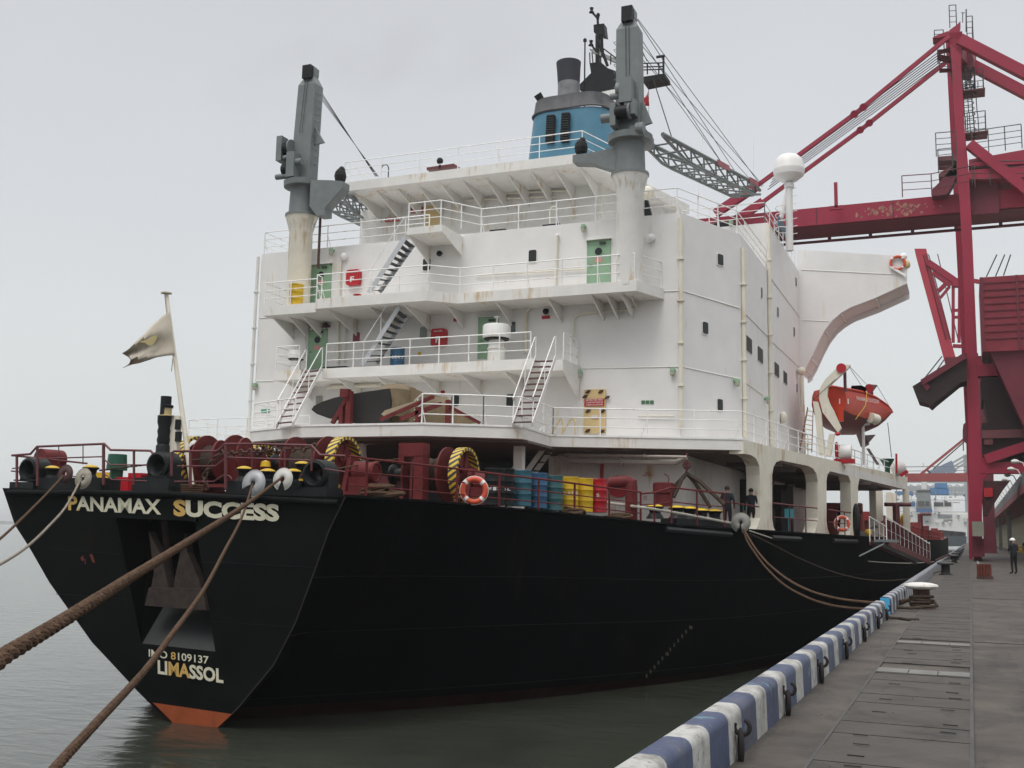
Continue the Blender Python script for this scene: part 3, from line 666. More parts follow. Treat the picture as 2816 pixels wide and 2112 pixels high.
# plate seams on the superstructure
for v, pts in (('A', [(95, 1035), (190, 1030)]), ('D', [(150, 550), (285, 545)]), ('B', [(1430, 835), (1575, 828)]), ('B', [(810, 1420), (1575, 1405)])):
    m = MB(); m.tube([q(v, x, y, Y=YH-.01) for x, y in pts], .028, 5); m.build('plate_seam', WHITE2, SUP)
def ch(v, x, y): return qv(v, x, y, (-10.06, YH-.01), (-8.44, 44.2))
for a, b_ in ((('B', 1600, 832), ('B', 2032, 962)), (('B', 1600, 1408), ('B', 2032, 1500))):
    m = MB(); m.tube([ch(*a), ch(*b_)], .028, 5); m.build('plate_seam', WHITE2, SUP)
def sx(v, x, y): return q(v, x, y, X=-8.44)
for a, b_ in ((('C', 348, 1105), ('C', 525, 1285)), (('C', 535, 890), ('C', 735, 1158)), (('C', 540, 1305), ('C', 812, 1560)), (('C', 350, 1565), ('C', 480, 1660))):
    m = MB(); m.tube([sx(*a), sx(*b_)], .025, 5); m.build('plate_seam', WHITE2, SUP)
# down pipes
def pipe(pts, r=.06, m_=CREAM, cl=1.6, par=None, name='down_pipe'):
    m = MB(); m.tube(pts, r, 8)
    for a, b_ in zip(pts[:-1], pts[1:]):
        L_ = (b_-a).length; n = int(L_/cl)
        for i in range(1, n): p = a+(b_-a)*i/n; m.cyl(p-(b_-a).normalized()*.03, p+(b_-a).normalized()*.03, r*1.7, n=8)
    return m.build(name, m_, par or SUP, True)
pipe([Vector((-29.95, YH-.12, 14.0)), Vector((-29.98, YH-.12, 5.6))], .075, WHITE2)
pipe([Vector((-10.02, YH-.1, 13.9)), Vector((-10.02, YH-.1, 5.6))], .09)
pipe([Vector((-8.36, 44.25, 13.6)), Vector((-8.36, 44.25, 5.6))], .09)
pipe([Vector((-8.36, 50.7, 16.4)), Vector((-8.36, 50.7, 5.6))], .09)
pipe([Vector((-8.42, 62.1, 9)), Vector((-8.42, 62.1, 5.6))], .07)
# balconies ----------------------------------------------------------
def slabpart(pts, z1, th, name): return plan(pts, z1-th, z1).build(name, WHITE2, SUP)
YB1, YB2 = 38.5, 37.6
UB = slabpart([(-28.1, YH), (-28.1, YB1-.3), (-25.35, YB1-.3), (-25.0, YB2), (-19.75, YB2), (-18.8, YB1), (-11.3, YB1), (-10.7, YH)], 11.13, .42, 'upper_balcony')
YL = 38.0
LB = slabpart([(-27.2, YH), (-27.2, YL), (-25.85, YL), (-25.85, YL+.7), (-24.75, YL+.7), (-24.75, YL), (-15.25, YL), (-15.25, YL+.6), (-14.2, YL+.6), (-14.2, YH)], 8.22, .42, 'lower_balcony')
TP = slabpart([(-21.13, YH), (-21.13, 38.3), (-19.5, 38.3), (-19.5, YH)], 14.03, .3, 'stair_landing')
m = MB(); m.prism([(-14.2, YL+.3, 8.2), (-14.2, YH, 8.2), (-14.2, YH, 6.8), (-14.2, YL+.3, 7.75)], (.05, 0, 0)); m.build('side_gusset', WHITE2, LB)
m = MB()
for x in (-26.8, -24.2, -22.3, -20.4, -18.5, -16.6): m.prism([(x, YL+.15, 7.8), (x, YH, 7.8), (x, YH, 7.2)], (.06, 0, 0))
m.build('bracket', WHITE2, LB)
m = MB()
for x in (-27.9, -27.1, -26.4, -24.6, -22.6, -21.0, -19.4, -17.2, -15.0, -13.2, -12.6, -12.0): m.prism([(x, YB1-(.7 if -25 < x < -19.8 else -.1), 10.72), (x, YH, 10.72), (x, YH, 10.0)], (.06, 0, 0))
m.build('bracket', WHITE2, UB)
m = MB(); m.prism([(-21.1, 38.35, 13.73), (-21.1, YH, 13.73), (-21.1, YH, 12.9)], (.05, 0, 0)); m.prism([(-19.55, 38.35, 13.73), (-19.55, YH, 13.73), (-19.55, YH, 13.2)], (.05, 0, 0)); m.build('bracket', WHITE2, TP)
# railings
S_ = (0, .35, 0)
e = .06
rail([(-28.05, YH, 11.13), (-28.05, YB1+e-.3, 11.13), (-25.4, YB1+e-.3, 11.13)], UB, sp=1.2)
rail([(-25.05, YB2+.5, 11.13), (-25.0, YB2+e, 11.13), (-19.75, YB2+e, 11.13), (-18.75, YB1+e, 11.13), (-11.4, YB1+e, 11.13), (-10.8, YH-.1, 11.13)], UB, sp=1.45, stay=S_)
rail([(-27.15, YH, 8.22), (-27.15, YL+e, 8.22), (-26.0, YL+e, 8.22)], LB, sp=1.1)
rail([(-24.65, YL+e, 8.22), (-15.4, YL+e, 8.22)], LB, sp=1.35)
rail([(-14.25, YL+.6, 8.22), (-14.25, YH-.1, 8.22)], LB, sp=.8)
rail([(-21.1, 38.35, 14.03), (-19.6, 38.35, 14.03), (-18.7, YH+.05, 14.15)], TP, sp=.9)
rail([(-29.8, 46, 14.15), (-29.8, YH+.1, 14.15), (-21.2, YH+.1, 14.15)], SUP, sp=1.7, stay=S_)
rail([(-18.7, YH+.1, 14.15), (-10.2, YH+.1, 14.15), (-8.6, 44.2, 14.15), (-8.55, 51, 14.15)], SUP, sp=1.55, stay=S_)
rail([(-8.6, 51.1, 16.55), (-14, 51.1, 16.55), (-14.5, 44.5, 16.5)][:2], SUP, sp=1.2)
rail([(-8.6, 51.1, 16.55), (-8.6, 61, 16.55)], SUP, sp=1.4)
rail([(-27.3, 52, 18.14), (-27.3, 43.1, 18.14), (-15.15, 43.1, 18.14), (-13.8, 47.5, 18.14)], SL, sp=1.9, stay=S_)
# doors ---------------------------------------------------------------
def door(v, x0, y0, x1, y1, lb=None, note=True, hood=True, Y=YH):
    P = [q(v, x0, y0, Y=Y), q(v, x1, y0, Y=Y), q(v, x1, y1, Y=Y), q(v, x0, y1, Y=Y)]
    xa, xb = (P[0].x+P[3].x)/2, (P[1].x+P[2].x)/2; za, zb = (P[0].z+P[1].z)/2, (P[2].z+P[3].z)/2
    m = MB(); 
    for a, b_ in (((xa-.05, zb), (xa, za+.05)), ((xb, zb), (xb+.05, za+.05)), ((xa-.05, za), (xb+.05, za+.05))): m.box((a[0], Y-.06, a[1]), (b_[0], Y-.0, b_[1]))
    D = MB().box((xa, Y-.045, zb), (xb, Y-.005, za)).build('door', GREEND, SUP)
    m.build('door_frame', GREEND, D)
    cx = (xa+xb)/2; cz = za-.42
    MB().lathe([(0, 0), (.16, 0), (.16, .01), (0, .01)], (cx, Y-.05, cz), (0, -1, 0), 18).build('porthole', GLASS, D, True)
    m = MB(); m.torus((cx, Y-.055, cz), (0, 1, 0), .17, .018, 20, 6); m.build('porthole_rim', GREEND, D, True)
    m = MB(); m.cyl((xa+.08, Y-.1, (za+zb)/2-.1), (xa+.2, Y-.1, (za+zb)/2-.1), .015, n=6); m.cyl((xa+.08, Y-.1, (za+zb)/2-.1), (xa+.08, Y-.04, (za+zb)/2-.1), .015, n=6)
    m.box((cx+.05, Y-.14, za-.14), (cx+.3, Y-.045, za-.06)); m.build('handle', DGREY, D)
    if hood: m = MB(); m.prism([(xa-.1, Y, za+.1), (xa-.1, Y-.22, za+.06), (xa-.1, Y-.22, za+.04), (xa-.1, Y, za+.07)], (xb-xa+.2, 0, 0)); m.build('rain_hood', WHITE2, D)
    if note: MB().box((cx-.16, Y-.055, cz-.45), (cx+.16, Y-.047, cz-.25)).build('notice', mat('notice_pink', (.6, .3, .27), .6), D)
    return D
door('A', 495, 640, 632, 920); door('B', 880, 455, 1040, 775); door('D', 555, 165, 682, 455); door('A', 1765, 1040, 1900, 1345, note=False)
def winY(v, x0, y0, x1, y1, Y=YH, g=GLASS, name='window'):
    f = panel(v, x0-6, y0-6, x1+6, y1+6, Y=Y, th=.03, r=.1).build(name, WHITE, SUP)
    panel(v, x0, y0, x1, y1, Y=Y, th=.012, r=.08, lift=.03).build('pane', g, f); return f
winY('A', 1338, 585, 1395, 675); winY('A', 2142, 520, 2200, 615); winY('A', 806, 1145, 858, 1225, g=mat('curtain_red', (.2, .03, .05), .5))
winY('A', 1315, 1105, 1370, 1190, g=mat('pane_pale', (.2, .23, .2), .3)); winY('A', 2005, 1065, 2042, 1150, g=mat('pane_dim', (.08, .1, .1), .2))
winY('D', 1638, 655, 1695, 740); winY('D', 2055, 648, 2115, 742); winY('D', 608, 660, 660, 730, g=mat('pane_grey', (.3, .29, .26), .4))
# windows on the chamfer and the side
def winC(v, x0, y0, x1, y1, f, nrm, sk=.2):
    c0 = f(v, x0, y0); c1 = f(v, x1, y1); za, zb = c0.z, c1.z
    c0b = f(v, x0, y0); P = [Vector((c0.x, c0.y, za)), Vector((c1.x, c1.y, za)), Vector((c1.x, c1.y, zb)), Vector((c0.x, c0.y, zb))]
    n = Vector(nrm).normalized(); w_ = MB().prism([p for p in rpoly(grow(P, .06), .1)], n*.03).build('window', WHITE, SUP)
    MB().prism([p+n*.03 for p in rpoly(P, .08)], n*.012).build('pane', GLASS, w_)
nC = (.925, -.38, 0)
winC('B', 1858, 545, 1900, 640, ch, nC); winC('B', 1744, 1062, 1785, 1160, ch, nC); winC('E', 1718, 682, 1758, 775, ch, nC)
for a in ((362, 1265, 402, 1380), (440, 1335, 475, 1445), (552, 1440, 582, 1540), (611, 1497, 636, 1588), (463, 940, 472, 1015), (570, 1072, 580, 1140), (679, 1205, 688, 1270), (692, 875, 700, 935), (698, 1580, 705, 1640)):
    c0 = sx('C', a[0], (a[1]*.8+a[3]*.2)); c1 = sx('C', a[2], (a[1]*.2+a[3]*.8)); zc = (sx('C', (a[0]+a[2])/2, (a[1]+a[3])/2)).z; hh = abs(sx('C', a[0], a[1]).z-sx('C', a[0], a[3]).z)/2*.85
    P = [Vector((-8.45, c0.y, zc+hh)), Vector((-8.45, c1.y, zc+hh)), Vector((-8.45, c1.y, zc-hh)), Vector((-8.45, c0.y, zc-hh))]
    w_ = MB().prism(rpoly(grow(P, .06), .1), (.03, 0, 0)).build('window', WHITE, SUP); MB().prism([p+Vector((.03, 0, 0)) for p in rpoly(P, .07)], (.012, 0, 0)).build('pane', GLASS, w_)
# vents/openings on deck level 14, hatches, hose boxes, signs
def sign(v, x0, y0, x1, y1, m_, Y=YH, txt=None, tm_=None, name='sign', r=.02, lines=None):
    o = panel(v, x0, y0, x1, y1, Y=Y, th=.03, r=r).build(name, m_, SUP)
    if lines:
        n = len(lines)
        for i, L_ in enumerate(lines):
            ya_ = y0+(y1-y0)*(i+.85)/n; yb_ = y0+(y1-y0)*(i+.2)/n; dx = (x1-x0)*.07
            a = q(v, x0+dx, ya_, Y=Y-.035); b_ = q(v, x1-dx, ya_, Y=Y-.035); b_.z = a.z; c = q(v, x0+dx, yb_, Y=Y-.035)
            text(L_, a, b_, (0, 0, c.z-a.z), tm_ or SIGNW, o, off=.01, ext=.004)
    return o
def hosebox(v, x0, y0, x1, y1, lt):
    P0 = q(v, x0, y0, Y=YH); P1 = q(v, x1, y1, Y=YH); m = MB(); c = (P0+P1)/2
    pp = rpoly([Vector((P0.x, YH, P0.z)), Vector((P1.x, YH, P0.z)), Vector((P1.x, YH, P1.z)), Vector((P0.x, YH, P1.z))], .12)
    o = m.prism(pp, (0, -.25, 0)).build('fire_hose_box', REDB, SUP)
    h = P0.z-P1.z; wd = P1.x-P0.x
    text(lt, (c.x-.1, YH-.26, P1.z+h*.18), (c.x+.1, YH-.26, P1.z+h*.18), (0, 0, h*.36), SIGNW, o, ext=.004)
    text('FIRE HOSE', (P0.x+wd*.2, YH-.26, P0.z-h*.2), (P1.x-wd*.2, YH-.26, P0.z-h*.2), (0, 0, h*.08), SIGNW, o, ext=.004)
hosebox('D', 1500, 158, 1605, 283, 'F')
o = hosebox('A', 775, 680, 868, 788, 'F')
sign('A', 1245, 195, 1335, 237, REDB, Y=45.9, lines=['RESTRICTED AREA', 'NO ADMITTANCE WITHOUT', 'AUTHORITY']); sign('A', 1050, 268, 1165, 302, REDB, Y=45.9, lines=['RESTRICTED AREA', 'LINE'])
sign('A', 1570, 1038, 1627, 1062, REDB, Y=YH); sign('B', 527, 1018, 588, 1043, REDB); sign('A', 565, 1090, 633, 1108, REDB); sign('D', 1520, 622, 1585, 645, REDB)
sign('A', 1300, 1295, 1322, 1322, YEL); sign('D', 1640, 672, 1695, 695, GREEN); sign('D', 190, 762, 255, 787, mat('sign_green', (.03, .3, .14), .5))
for i in range(3): sign('E', 1145+i*33, 695, 1172+i*33, 722, mat('sign_olive', (.06, .16, .08), .5, rust=.4), lines=None)
# tan hatch with notice
hd = panel('E', 710, 612, 876, 945, Y=YH, th=.07, r=.05).build('tan_access_hatch', TANP, SUP)
m = MB()
for x, y in ((738, 628), (835, 628), (738, 775), (850, 775), (735, 925), (845, 930), (715, 665), (884, 672)):
    p = q('E', x, y, Y=YH-.1); m.beam(p-Vector((.1, 0, .05)), p+Vector((.1, 0, .05)), .05, .05); m.torus(p, (0, 1, 0), .06, .015, 10, 5)
m.build('dog_latch', RUSTY, hd)
o = sign('E', 712, 683, 862, 738, REDB, Y=YH-.075, lines=['RESTRICTED AREA', 'NO ADMITTANCE WITHOUT THE', 'AUTHORITY OF A SHIPS OFFICER']); o.parent = hd; o.location = WL[o]-WL[hd]
o = sign('E', 762, 805, 820, 832, mat('notice_white', (.65, .55, .53), .6), Y=YH-.075)
yh_ = panel('A', 1355, 180, 1470, 330, Y=45.98, th=.05, r=.05).build('tan_access_hatch', TANP, SUP)
m = MB()
for x0, x1 in ((130, 248), (530, 658)):
    a = q('B', x0, 316, Y=YH+2.2); b_ = q('B', x1, 316, Y=YH+2.2); m.box((a.x, YH+2.2, 14.18), (b_.x, YH+3.2, 14.9))
m.build('skylight_box', BLKM, SUP)
# deck lights
def lamp(p, nrm=(0, -1, 0)):
    n = Vector(nrm).normalized(); L_ = part('deck_light', p, SUP)
    MB().cyl(p, p+n*.16, .09, n=10).build('bracket', GREEND, L_, True)
    MB().sph(p+n*.16-Vector((0, 0, .14)), .1, (1, 1, 1.3), 10, 6).build('globe', mat('lamp_globe', (.45, .45, .36), .3), L_, True)
    MB().cyl(p+n*.16-Vector((0, 0, .08)), p+n*.16+Vector((0, 0, .06)), .11, .09, n=10).build('cap', GREEND, L_, True)
for v, x, y in (('A', 652, 525), ('B', 850, 345), ('D', 155, 578), ('E', 683, 480), ('E', 1388, 465), ('A', 2012, 915), ('A', 1360, 455)): lamp(q(v, x, y, Y=YH))
lamp(ch('E', 1850, 545), nC); lamp(q('E', 2080, 680, X=-8.44), (1, 0, 0)); lamp(q('C', 270, 512, Y=50.98))
# mushroom elbows on the wall
m = MB(); 
for v, x, y in (('A', 735, 570), ('B', 1355, 430), ('B', 645, 410)):
    p = q(v, x, y, Y=YH-.1); m.sph(p, .17 if x > 700 else .08, (1, 1, 1.1), 12, 8)
m.build('vent_cowl', WHITE, SUP, True)
pipe([q('A', 735, 580, Y=YH-.1), q('A', 712, 600, Y=YH-.1), q('A', 700, 860, Y=YH-.1)], .04); pipe([q('B', 640, 410, Y=YH-.12), q('B', 628, 785, Y=YH-.12)], .05)
pipe([q('B', 620, 905, Y=YH-.3), q('B', 600, 925, Y=YH-.3), q('B', 440, 950, Y=YH-.12), q('B', 405, 990, Y=YH-.12), q('B', 400, 1300, Y=YH-.12)], .07)
pipe([q('B', 1195, 850, Y=YH-1.2), q('B', 1240, 950, Y=YH-.15), q('B', 1180, 975, Y=YH-.1), q('B', 850, 1000, Y=YH-.1), q('B', 790, 1015, Y=YH-.1), q('B', 768, 1045, Y=YH-.1), q('B', 766, 1220, Y=YH-.1)], .035)
pipe([q('B', 20, 710, Y=YH-.1), q('B', 610, 678, Y=YH-.1)], .035); pipe([q('B', 660, 672, Y=YH-.1), q('B', 855, 662, Y=YH-.1)], .035)
pipe([q('D', 690, 598, Y=39.6), q('D', 720, 590, Y=39.6), q('D', 1100, 578, Y=39.6)], .09); pipe([q('A', 692, 1020, Y=YH-.1), q('A', 690, 1390, Y=YH-.1)], .05); pipe([q('A', 770, 1060, Y=YH-.1), q('A', 745, 1110, Y=YH-.1), q('A', 735, 1380, Y=YH-.1)], .04)
pipe([q('A', 330, 1125, Y=YH-.1), q('A', 440, 1130, Y=YH-.1), q('A', 448, 1300, Y=YH-.1)], .03)
pipe([q('G', 1180, 1520, Y=45.5), q('G', 920, 1385, Y=43.2)], .07); pipe([q('G', 1500, 1380, Y=44.5), q('G', 1480, 1360, Y=44.5), q('G', 2140, 1290, Y=44.5), q('G', 2190, 1320, Y=44.6)], .07)
pipe([q('B', 60, 0, Y=45.8), q('B', 60, 180, Y=45.8), q('B', 50, 260, Y=45.8)], .05); pipe([q('B', -50, 140, Y=45.85), q('B', 620, 110, Y=45.85)], .04); pipe([q('B', 110, 95, Y=45.85), q('B', 740, 65, Y=45.85), q('B', 765, 95, Y=45.85), q('B', 765, 280, Y=45.85)], .05)
pipe([q('B', 905, 0, Y=46.0)+Vector((.5, 0, 0)), q('B', 895, 280, Y=46)+Vector((.5, 0, 0))], .05)
pipe([q('E', 1120, 812, Y=YH-.1), q('E', 1395, 812, Y=YH-.1)], .03)
pipe([Vector((-27, 43.3, 18.14))+Vector(o_) for o_ in ((2, 0, 0), (2, 0, .6), (1.9, 0, .75), (1.7, 0, .75), (1.6, 0, .6))], .03, SOOT)
pipe([q('B', 585, 315, Y=YH+.6)+Vector(o_) for o_ in ((0, 0, 0), (0, 0, .55), (.1, 0, .7), (.25, 0, .7), (.35, 0, .55))], .03)
# ladders ------------------------------------------------------------
ladder(q('A', 1200, 420, Y=38.3), q('A', 925, 845, Y=38.0), q('A', 1265, 475, Y=39.1), q('A', 1005, 840, Y=38.8), 10, SUP, ms=GREYW, hr=1, sw=.2, tread=.26)
ladder(q('A', 1150, 955, Y=38.05), q('A', 875, 1392, Y=38.2), q('A', 1215, 1010, Y=38.8), q('A', 985, 1380, Y=39.0), 9, SUP, ms=GREYW, hr=1, sw=.2, tread=.26)
ladder(q('D', 530, 460, Y=38.0), q('D', 305, 890, Z=5.21), q('D', 650, 445, Y=38.0), q('D', 425, 880, Z=5.21), 10, SUP, mt_=DRED, hr=2, sw=.2)
ladder(q('E', 340, 375, Y=38.0), q('E', 165, 885, Z=5.21), q('E', 490, 372, Y=38.0), q('E', 315, 880, Z=5.21), 11, SUP, mt_=DRED, hr=2, sw=.2)
# mushroom ventilators
def vent(p, s=1.):
    V_ = part('mushroom_ventilator', p, SUP); z = Vector((0, 0, 1))
    MB().lathe([(0, 0), (.36*s, 0), (.38*s, .3*s), (.36*s, .62*s), (.4*s, .64*s), (.4*s, .68*s), (.36*s, .7*s), (.33*s, 1.0*s), (.3*s, 1.12*s), (0, 1.12*s)], p).build('stem', WHITE2, V_, True)
    MB().lathe([(0, 1.1*s), (.55*s, 1.1*s), (.6*s, 1.15*s), (.6*s, 1.62*s), (.56*s, 1.68*s), (0, 1.72*s)], p).build('hood', WHITE, V_, True)
    MB().lathe([(.3*s, 1.02*s), (.52*s, 1.05*s), (.57*s, 1.13*s)], p).build('intake', BLKM, V_, True)
    m = MB(); m.cyl(p+z*1.7*s, p+z*2.0*s, .025*s, n=6); m.torus(p+z*2.03*s, (0, 0, 1), .13*s, .018*s, 16, 6); m.build('handwheel', WHITE, V_, True)
p = q('A', 1893, 1345, Y=39.0); vent(Vector((p.x, 39.0, 8.22)), .95); p = q('A', 368, 1410, Y=39.2); vent(Vector((p.x, 39.2, 8.22)), .62)
# small deck fittings on the balconies
m = MB(); m.lathe([(0, 0), (.15, 0), (.15, .05), (.06, .08), (.08, .3), (.14, .35), (.1, .45), (.05, .5), (.18, .52), (.18, .56), (0, .56)], (-24.2, 39.6, 11.13)); m.build('fire_hydrant', REDB, SUP, True)
m = MB()
for v, x, y in (('A', 1460, 545), ('A', 595, 1090), ('B', 555, 985)): p = q(v, x, y, Y=YH-.25); m.sph(p, .13, (1, 1, 1), 10, 7); m.cyl(p, p+Vector((0, .25, .05)), .04, n=6)
m.build('alarm_bell', BLKM, SUP, True)
MB().box((-25.0, 38.4, 8.24), (-23.9, 38.9, 8.36)).build('floor_grating', BLKM, LB)

# ---------------------------------------------------------------- boat deck and what carries it
ZB = 5.21
BDP = [(-7.74, 40.6), (-14.43, 37.75), (-14.18, 34.4), (-17.15, 32.65), (-21.86, 32.37), (-25.13, 33.76), (-25.3, 37.6), (-32.0, 38.3), (-34.5, 60), (-35.5, 75), (-3.78, 75)]
BD = plan(BDP, 4.79, ZB).build('boat_deck', WHITE2, SHIP)
m = MB()
for a, b_ in ((0, 1), (1, 2), (2, 3), (3, 4), (4, 5)):
    A = Vector((*BDP[a], ZB)); B = Vector((*BDP[b_], ZB)); m.beam(A, B, .06, .07)
m.build('coaming', RAILW, BD)
rail([(-14.35, 37.85, ZB), (-7.82, 40.65, ZB), (-3.85, 74.9, ZB)], BD, sp=1.65, stay=(-.3, .1, 0), h=1.05)
rail([(-15.4, 33.8, ZB), (-14.25, 34.5, ZB), (-14.35, 37.85, ZB)], BD, sp=1.1, h=1.05)
rail([(-25.05, 35.2, ZB), (-25.05, 33.85, ZB), (-22.4, 32.7, ZB)], BD, sp=1.0, h=1.05)
rail([(-18.7, 34.8, ZB), (-17.25, 32.75, ZB), (-15.4, 33.8, ZB)], BD, sp=1.05, h=1.05, stay=(0, .3, 0))
rail([(-25.3, 38.0, ZB), (-31.9, 38.4, ZB), (-33, 45, ZB)], BD, sp=1.5, h=1.05, stay=(.3, 0, 0))
A_, B_ = (-7.65, 41.3), (-3.79, 75)
nrm = Vector((B_[1]-A_[1], A_[0]-B_[0], 0)).normalized()
ap = [(120, 400), (175, 408), (215, 435), (240, 490), (245, 560), (245, 880), (228, 940), (202, 978), (368, 992), (345, 950), (335, 880), (335, 560), (345, 500), (365, 462), (400, 450), (600, 490), (640, 510), (665, 550), (675, 610), (675, 880), (665, 950), (645, 1003), (768, 1015), (748, 960), (740, 900), (740, 600), (748, 555), (772, 522), (870, 538), (903, 565), (920, 612), (925, 900), (918, 980), (905, 1022), (978, 1027), (972, 960), (975, 640), (985, 590), (1012, 570), (1340, 665), (1345, 575), (120, 300)]
AW = MB().prism([qv('O', x, y, A_, B_) for x, y in ap], -nrm*.55).build('arched_side_screen', CREAM, SHIP)
m = MB(); c = qv('O', 872, 500, A_, B_)+nrm*.02; m.torus(c, nrm, .09, .03, 16, 6); m.build('eye_plate', CREAM, AW)
m = MB()
for i, (y_, w_, h_) in enumerate(((52.2, 2.2, 2.7), (54.6, 1.5, 1.4), (56.6, 3.0, 2.4), (60, 2.2, 2.8))): m.box((-10.3, y_, 1.6), (-8.9-.2*(i % 2), y_+w_, 1.6+h_))
m.build('arch_shade_box', mat('arch_shade_dark', (.03, .022, .022), .8, var=.5, scale=2), SHIP)  # dark boxes added to stand in for the gloom inside the arches
for x0, y0, y1 in ((1080, 600, 900), (1130, 600, 870), (1205, 640, 980), (1235, 640, 970), (1330, 660, 880)):
    a = qv('O', x0, y0, (-8.3, 51), (-6, 72)) if x0 < 1300 else qv('O', x0, y0, A_, B_); m = MB(); m.box((a.x-.2, a.y-.2, 1.7), (a.x+.2, a.y+.2, 4.8)); m.build('deck_post', CREAM, SHIP)
m = MB(); a = q('L', 1460, 300, Y=36.4); m.box((a.x-.17, a.y-.15, 2.1), (a.x+.17, a.y+.15, 4.8)); m.build('deck_post', WHITE2, SHIP)
m = MB(); a = q('L', 250, 300, Y=34.3); m.cyl((a.x, a.y, 2.1), (a.x, a.y, 4.8), .14, n=12); m.build('deck_post', WHITE2, SHIP)
pipe([q('L', 290, 330, Y=34.5), q('L', 285, 210, Y=34.5), q('L', 310, 190, Y=34.5), q('L', 400, 185, Y=34.5)], .05, WHITE2, par=SHIP)
DPIPE = mat('shade_dimmed_pipe', (.36, .32, .29), .7, rust=.4)  # pale pipes dimmed; under-deck shade is put into the colour
DH = mat('shade_dark_deckhead', (.13, .11, .10), .8, var=.3)  # brownish dark; the shade under the boat deck is put into this colour
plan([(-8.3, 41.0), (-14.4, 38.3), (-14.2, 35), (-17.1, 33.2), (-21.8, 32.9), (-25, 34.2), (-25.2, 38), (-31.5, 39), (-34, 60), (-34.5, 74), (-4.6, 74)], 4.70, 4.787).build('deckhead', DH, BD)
# lower deckhouse on the main deck
plan([(-28.6, 45), (-15.8, 45), (-15.8, 41.2), (-10.15, 41.2), (-10.15, 52), (-9.9, 80), (-28.6, 80)], 1.8, 4.69).build('main_deck_house', WHITE2, SHIP)
plan([(-28.4, 44.8), (-15.85, 44.8), (-15.85, 44.99), (-28.4, 44.99)], 1.8, 4.79).build('recess_shade_sheet', DGREY, SHIP)  # dark grey sheet painted in for the shade of the deep recess
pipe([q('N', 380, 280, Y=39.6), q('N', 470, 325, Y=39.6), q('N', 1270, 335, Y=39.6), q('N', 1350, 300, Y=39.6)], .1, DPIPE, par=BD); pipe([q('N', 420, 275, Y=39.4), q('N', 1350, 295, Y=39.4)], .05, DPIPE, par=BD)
pipe([q('N', 705, 340, Y=41.1), q('N', 700, 640, Y=41.1)], .07, REDB, par=BD, cl=5)
for tx, x0, x1, y0, y1 in (('VENT', 1035, 1075, 430, 412), ('PAINT STORE', 1015, 1095, 442, 428), ('VENT', 1018, 1052, 605, 590), ('A.PT', 1020, 1050, 622, 610)):
    a = q('N', x0, y0, Y=41.17); b_ = q('N', x1, y0, Y=41.17); b_.z = a.z; c = q('N', x0, y1, Y=41.17); text(tx, a, b_, (0, 0, c.z-a.z), REDB, BD, off=.0)
ladder((-15.0, 38.6, 4.8), (-17, 38.6, 2.2), (-15.0, 39.4, 4.8), (-17, 39.4, 2.2), 8, SHIP, ms=WHITE2, hr=1)
# companionway hoops by the hatch
m = MB()
for x0, x1, xt in ((480, 545, 515), (560, 640, 600)):
    m.tube([q('E', x0-20, 950, Y=39.5), q('E', x0+45, 840, Y=39.5), q('E', x1-10, 830, Y=39.5), q('E', x1, 870, Y=39.5), q('E', x1, 955, Y=39.5)], .03, 6)
m.build('stair_hoop', TANP, BD, True)
# ---------------------------------------------------------------- funnel
FN = part('funnel', (-19, 52, 18.1), SHIP)
def rrect(x0, x1, y0, y1, z, r, n=6):
    p = []
    for cx_, cy_, a0 in ((x1-r, y0+r, -90), (x1-r, y1-r, 0), (x0+r, y1-r, 90), (x0+r, y0+r, 180)):
        for k in range(n+1): t_ = math.radians(a0+90*k/n); p.append(Vector((cx_+r*math.cos(t_), cy_+r*math.sin(t_), z)))
    p.append(p[0].copy()); return p
def frow(z, g=0):
    u = (z-18.1)/5.9; sl_ = 1.3*u
    return rrect(-21.25+.5*u-g, -16.1-.45*u+g, 50-g+sl_*.3, 57-sl_+g, z, 1.15)
def slant(row, k=.16): return [Vector((p.x, p.y, p.z+(-(p.x+18.5))*-.0+k*(57-p.y)*.0)) for p in row]
MB().grid([frow(z) for z in (18.1, 19.5, 21, 22.3, 23.45)]).build('funnel_shell', BLUEF, FN, True)
MB().grid([frow(23.45, .05), frow(23.52, .09), frow(23.62, .02), frow(24.3, .0), frow(24.35, -.1), frow(24.35, -.9)]).build('funnel_top', SOOT, FN, True)
for x0, x1, yt, yb in ((395, 480, 1180, 1465), (545, 630, 1158, 1455)):
    yf = 50.28; P = [q('H', x0, yt, Y=yf), q('H', x1, yt-6, Y=yf), q('H', x1-13, yb-5, Y=yf), q('H', x0-15, yb, Y=yf)]
    G_ = MB().prism(rpoly([p+Vector((0, -.22, 0)) for p in P], .08), (0, .15, 0)).build('funnel_grille', BLKM, FN)
    m = MB()
    for i in range(12):
        u = (i+.5)/12; a = P[0].lerp(P[3], u)+Vector((.05, -.26, 0)); b_ = P[1].lerp(P[2], u)+Vector((-.05, -.26, 0)); m.beam(a, b_, .05, .02)
    m.build('louvre', DGREY, G_)
EXH = MB(); c = Vector((-19.15, 52.3, 24.0))
EXH.lathe([(.62, 0), (.6, 1.7)], c, (-.02, 0, 1), 24); EXH.build('exhaust_pipe', PIPE, FN, True)
MB().lathe([(.6, 1.7), (.62, 2.1), (.64, 2.5), (.68, 2.9), (.63, 2.9), (.57, 2.4)], c, (-.02, 0, 1), 24).build('exhaust_tip', mat('soot_black', (.035, .035, .045), .7, rust=.4, rcol=(.07, .06, .07)), FN, True)
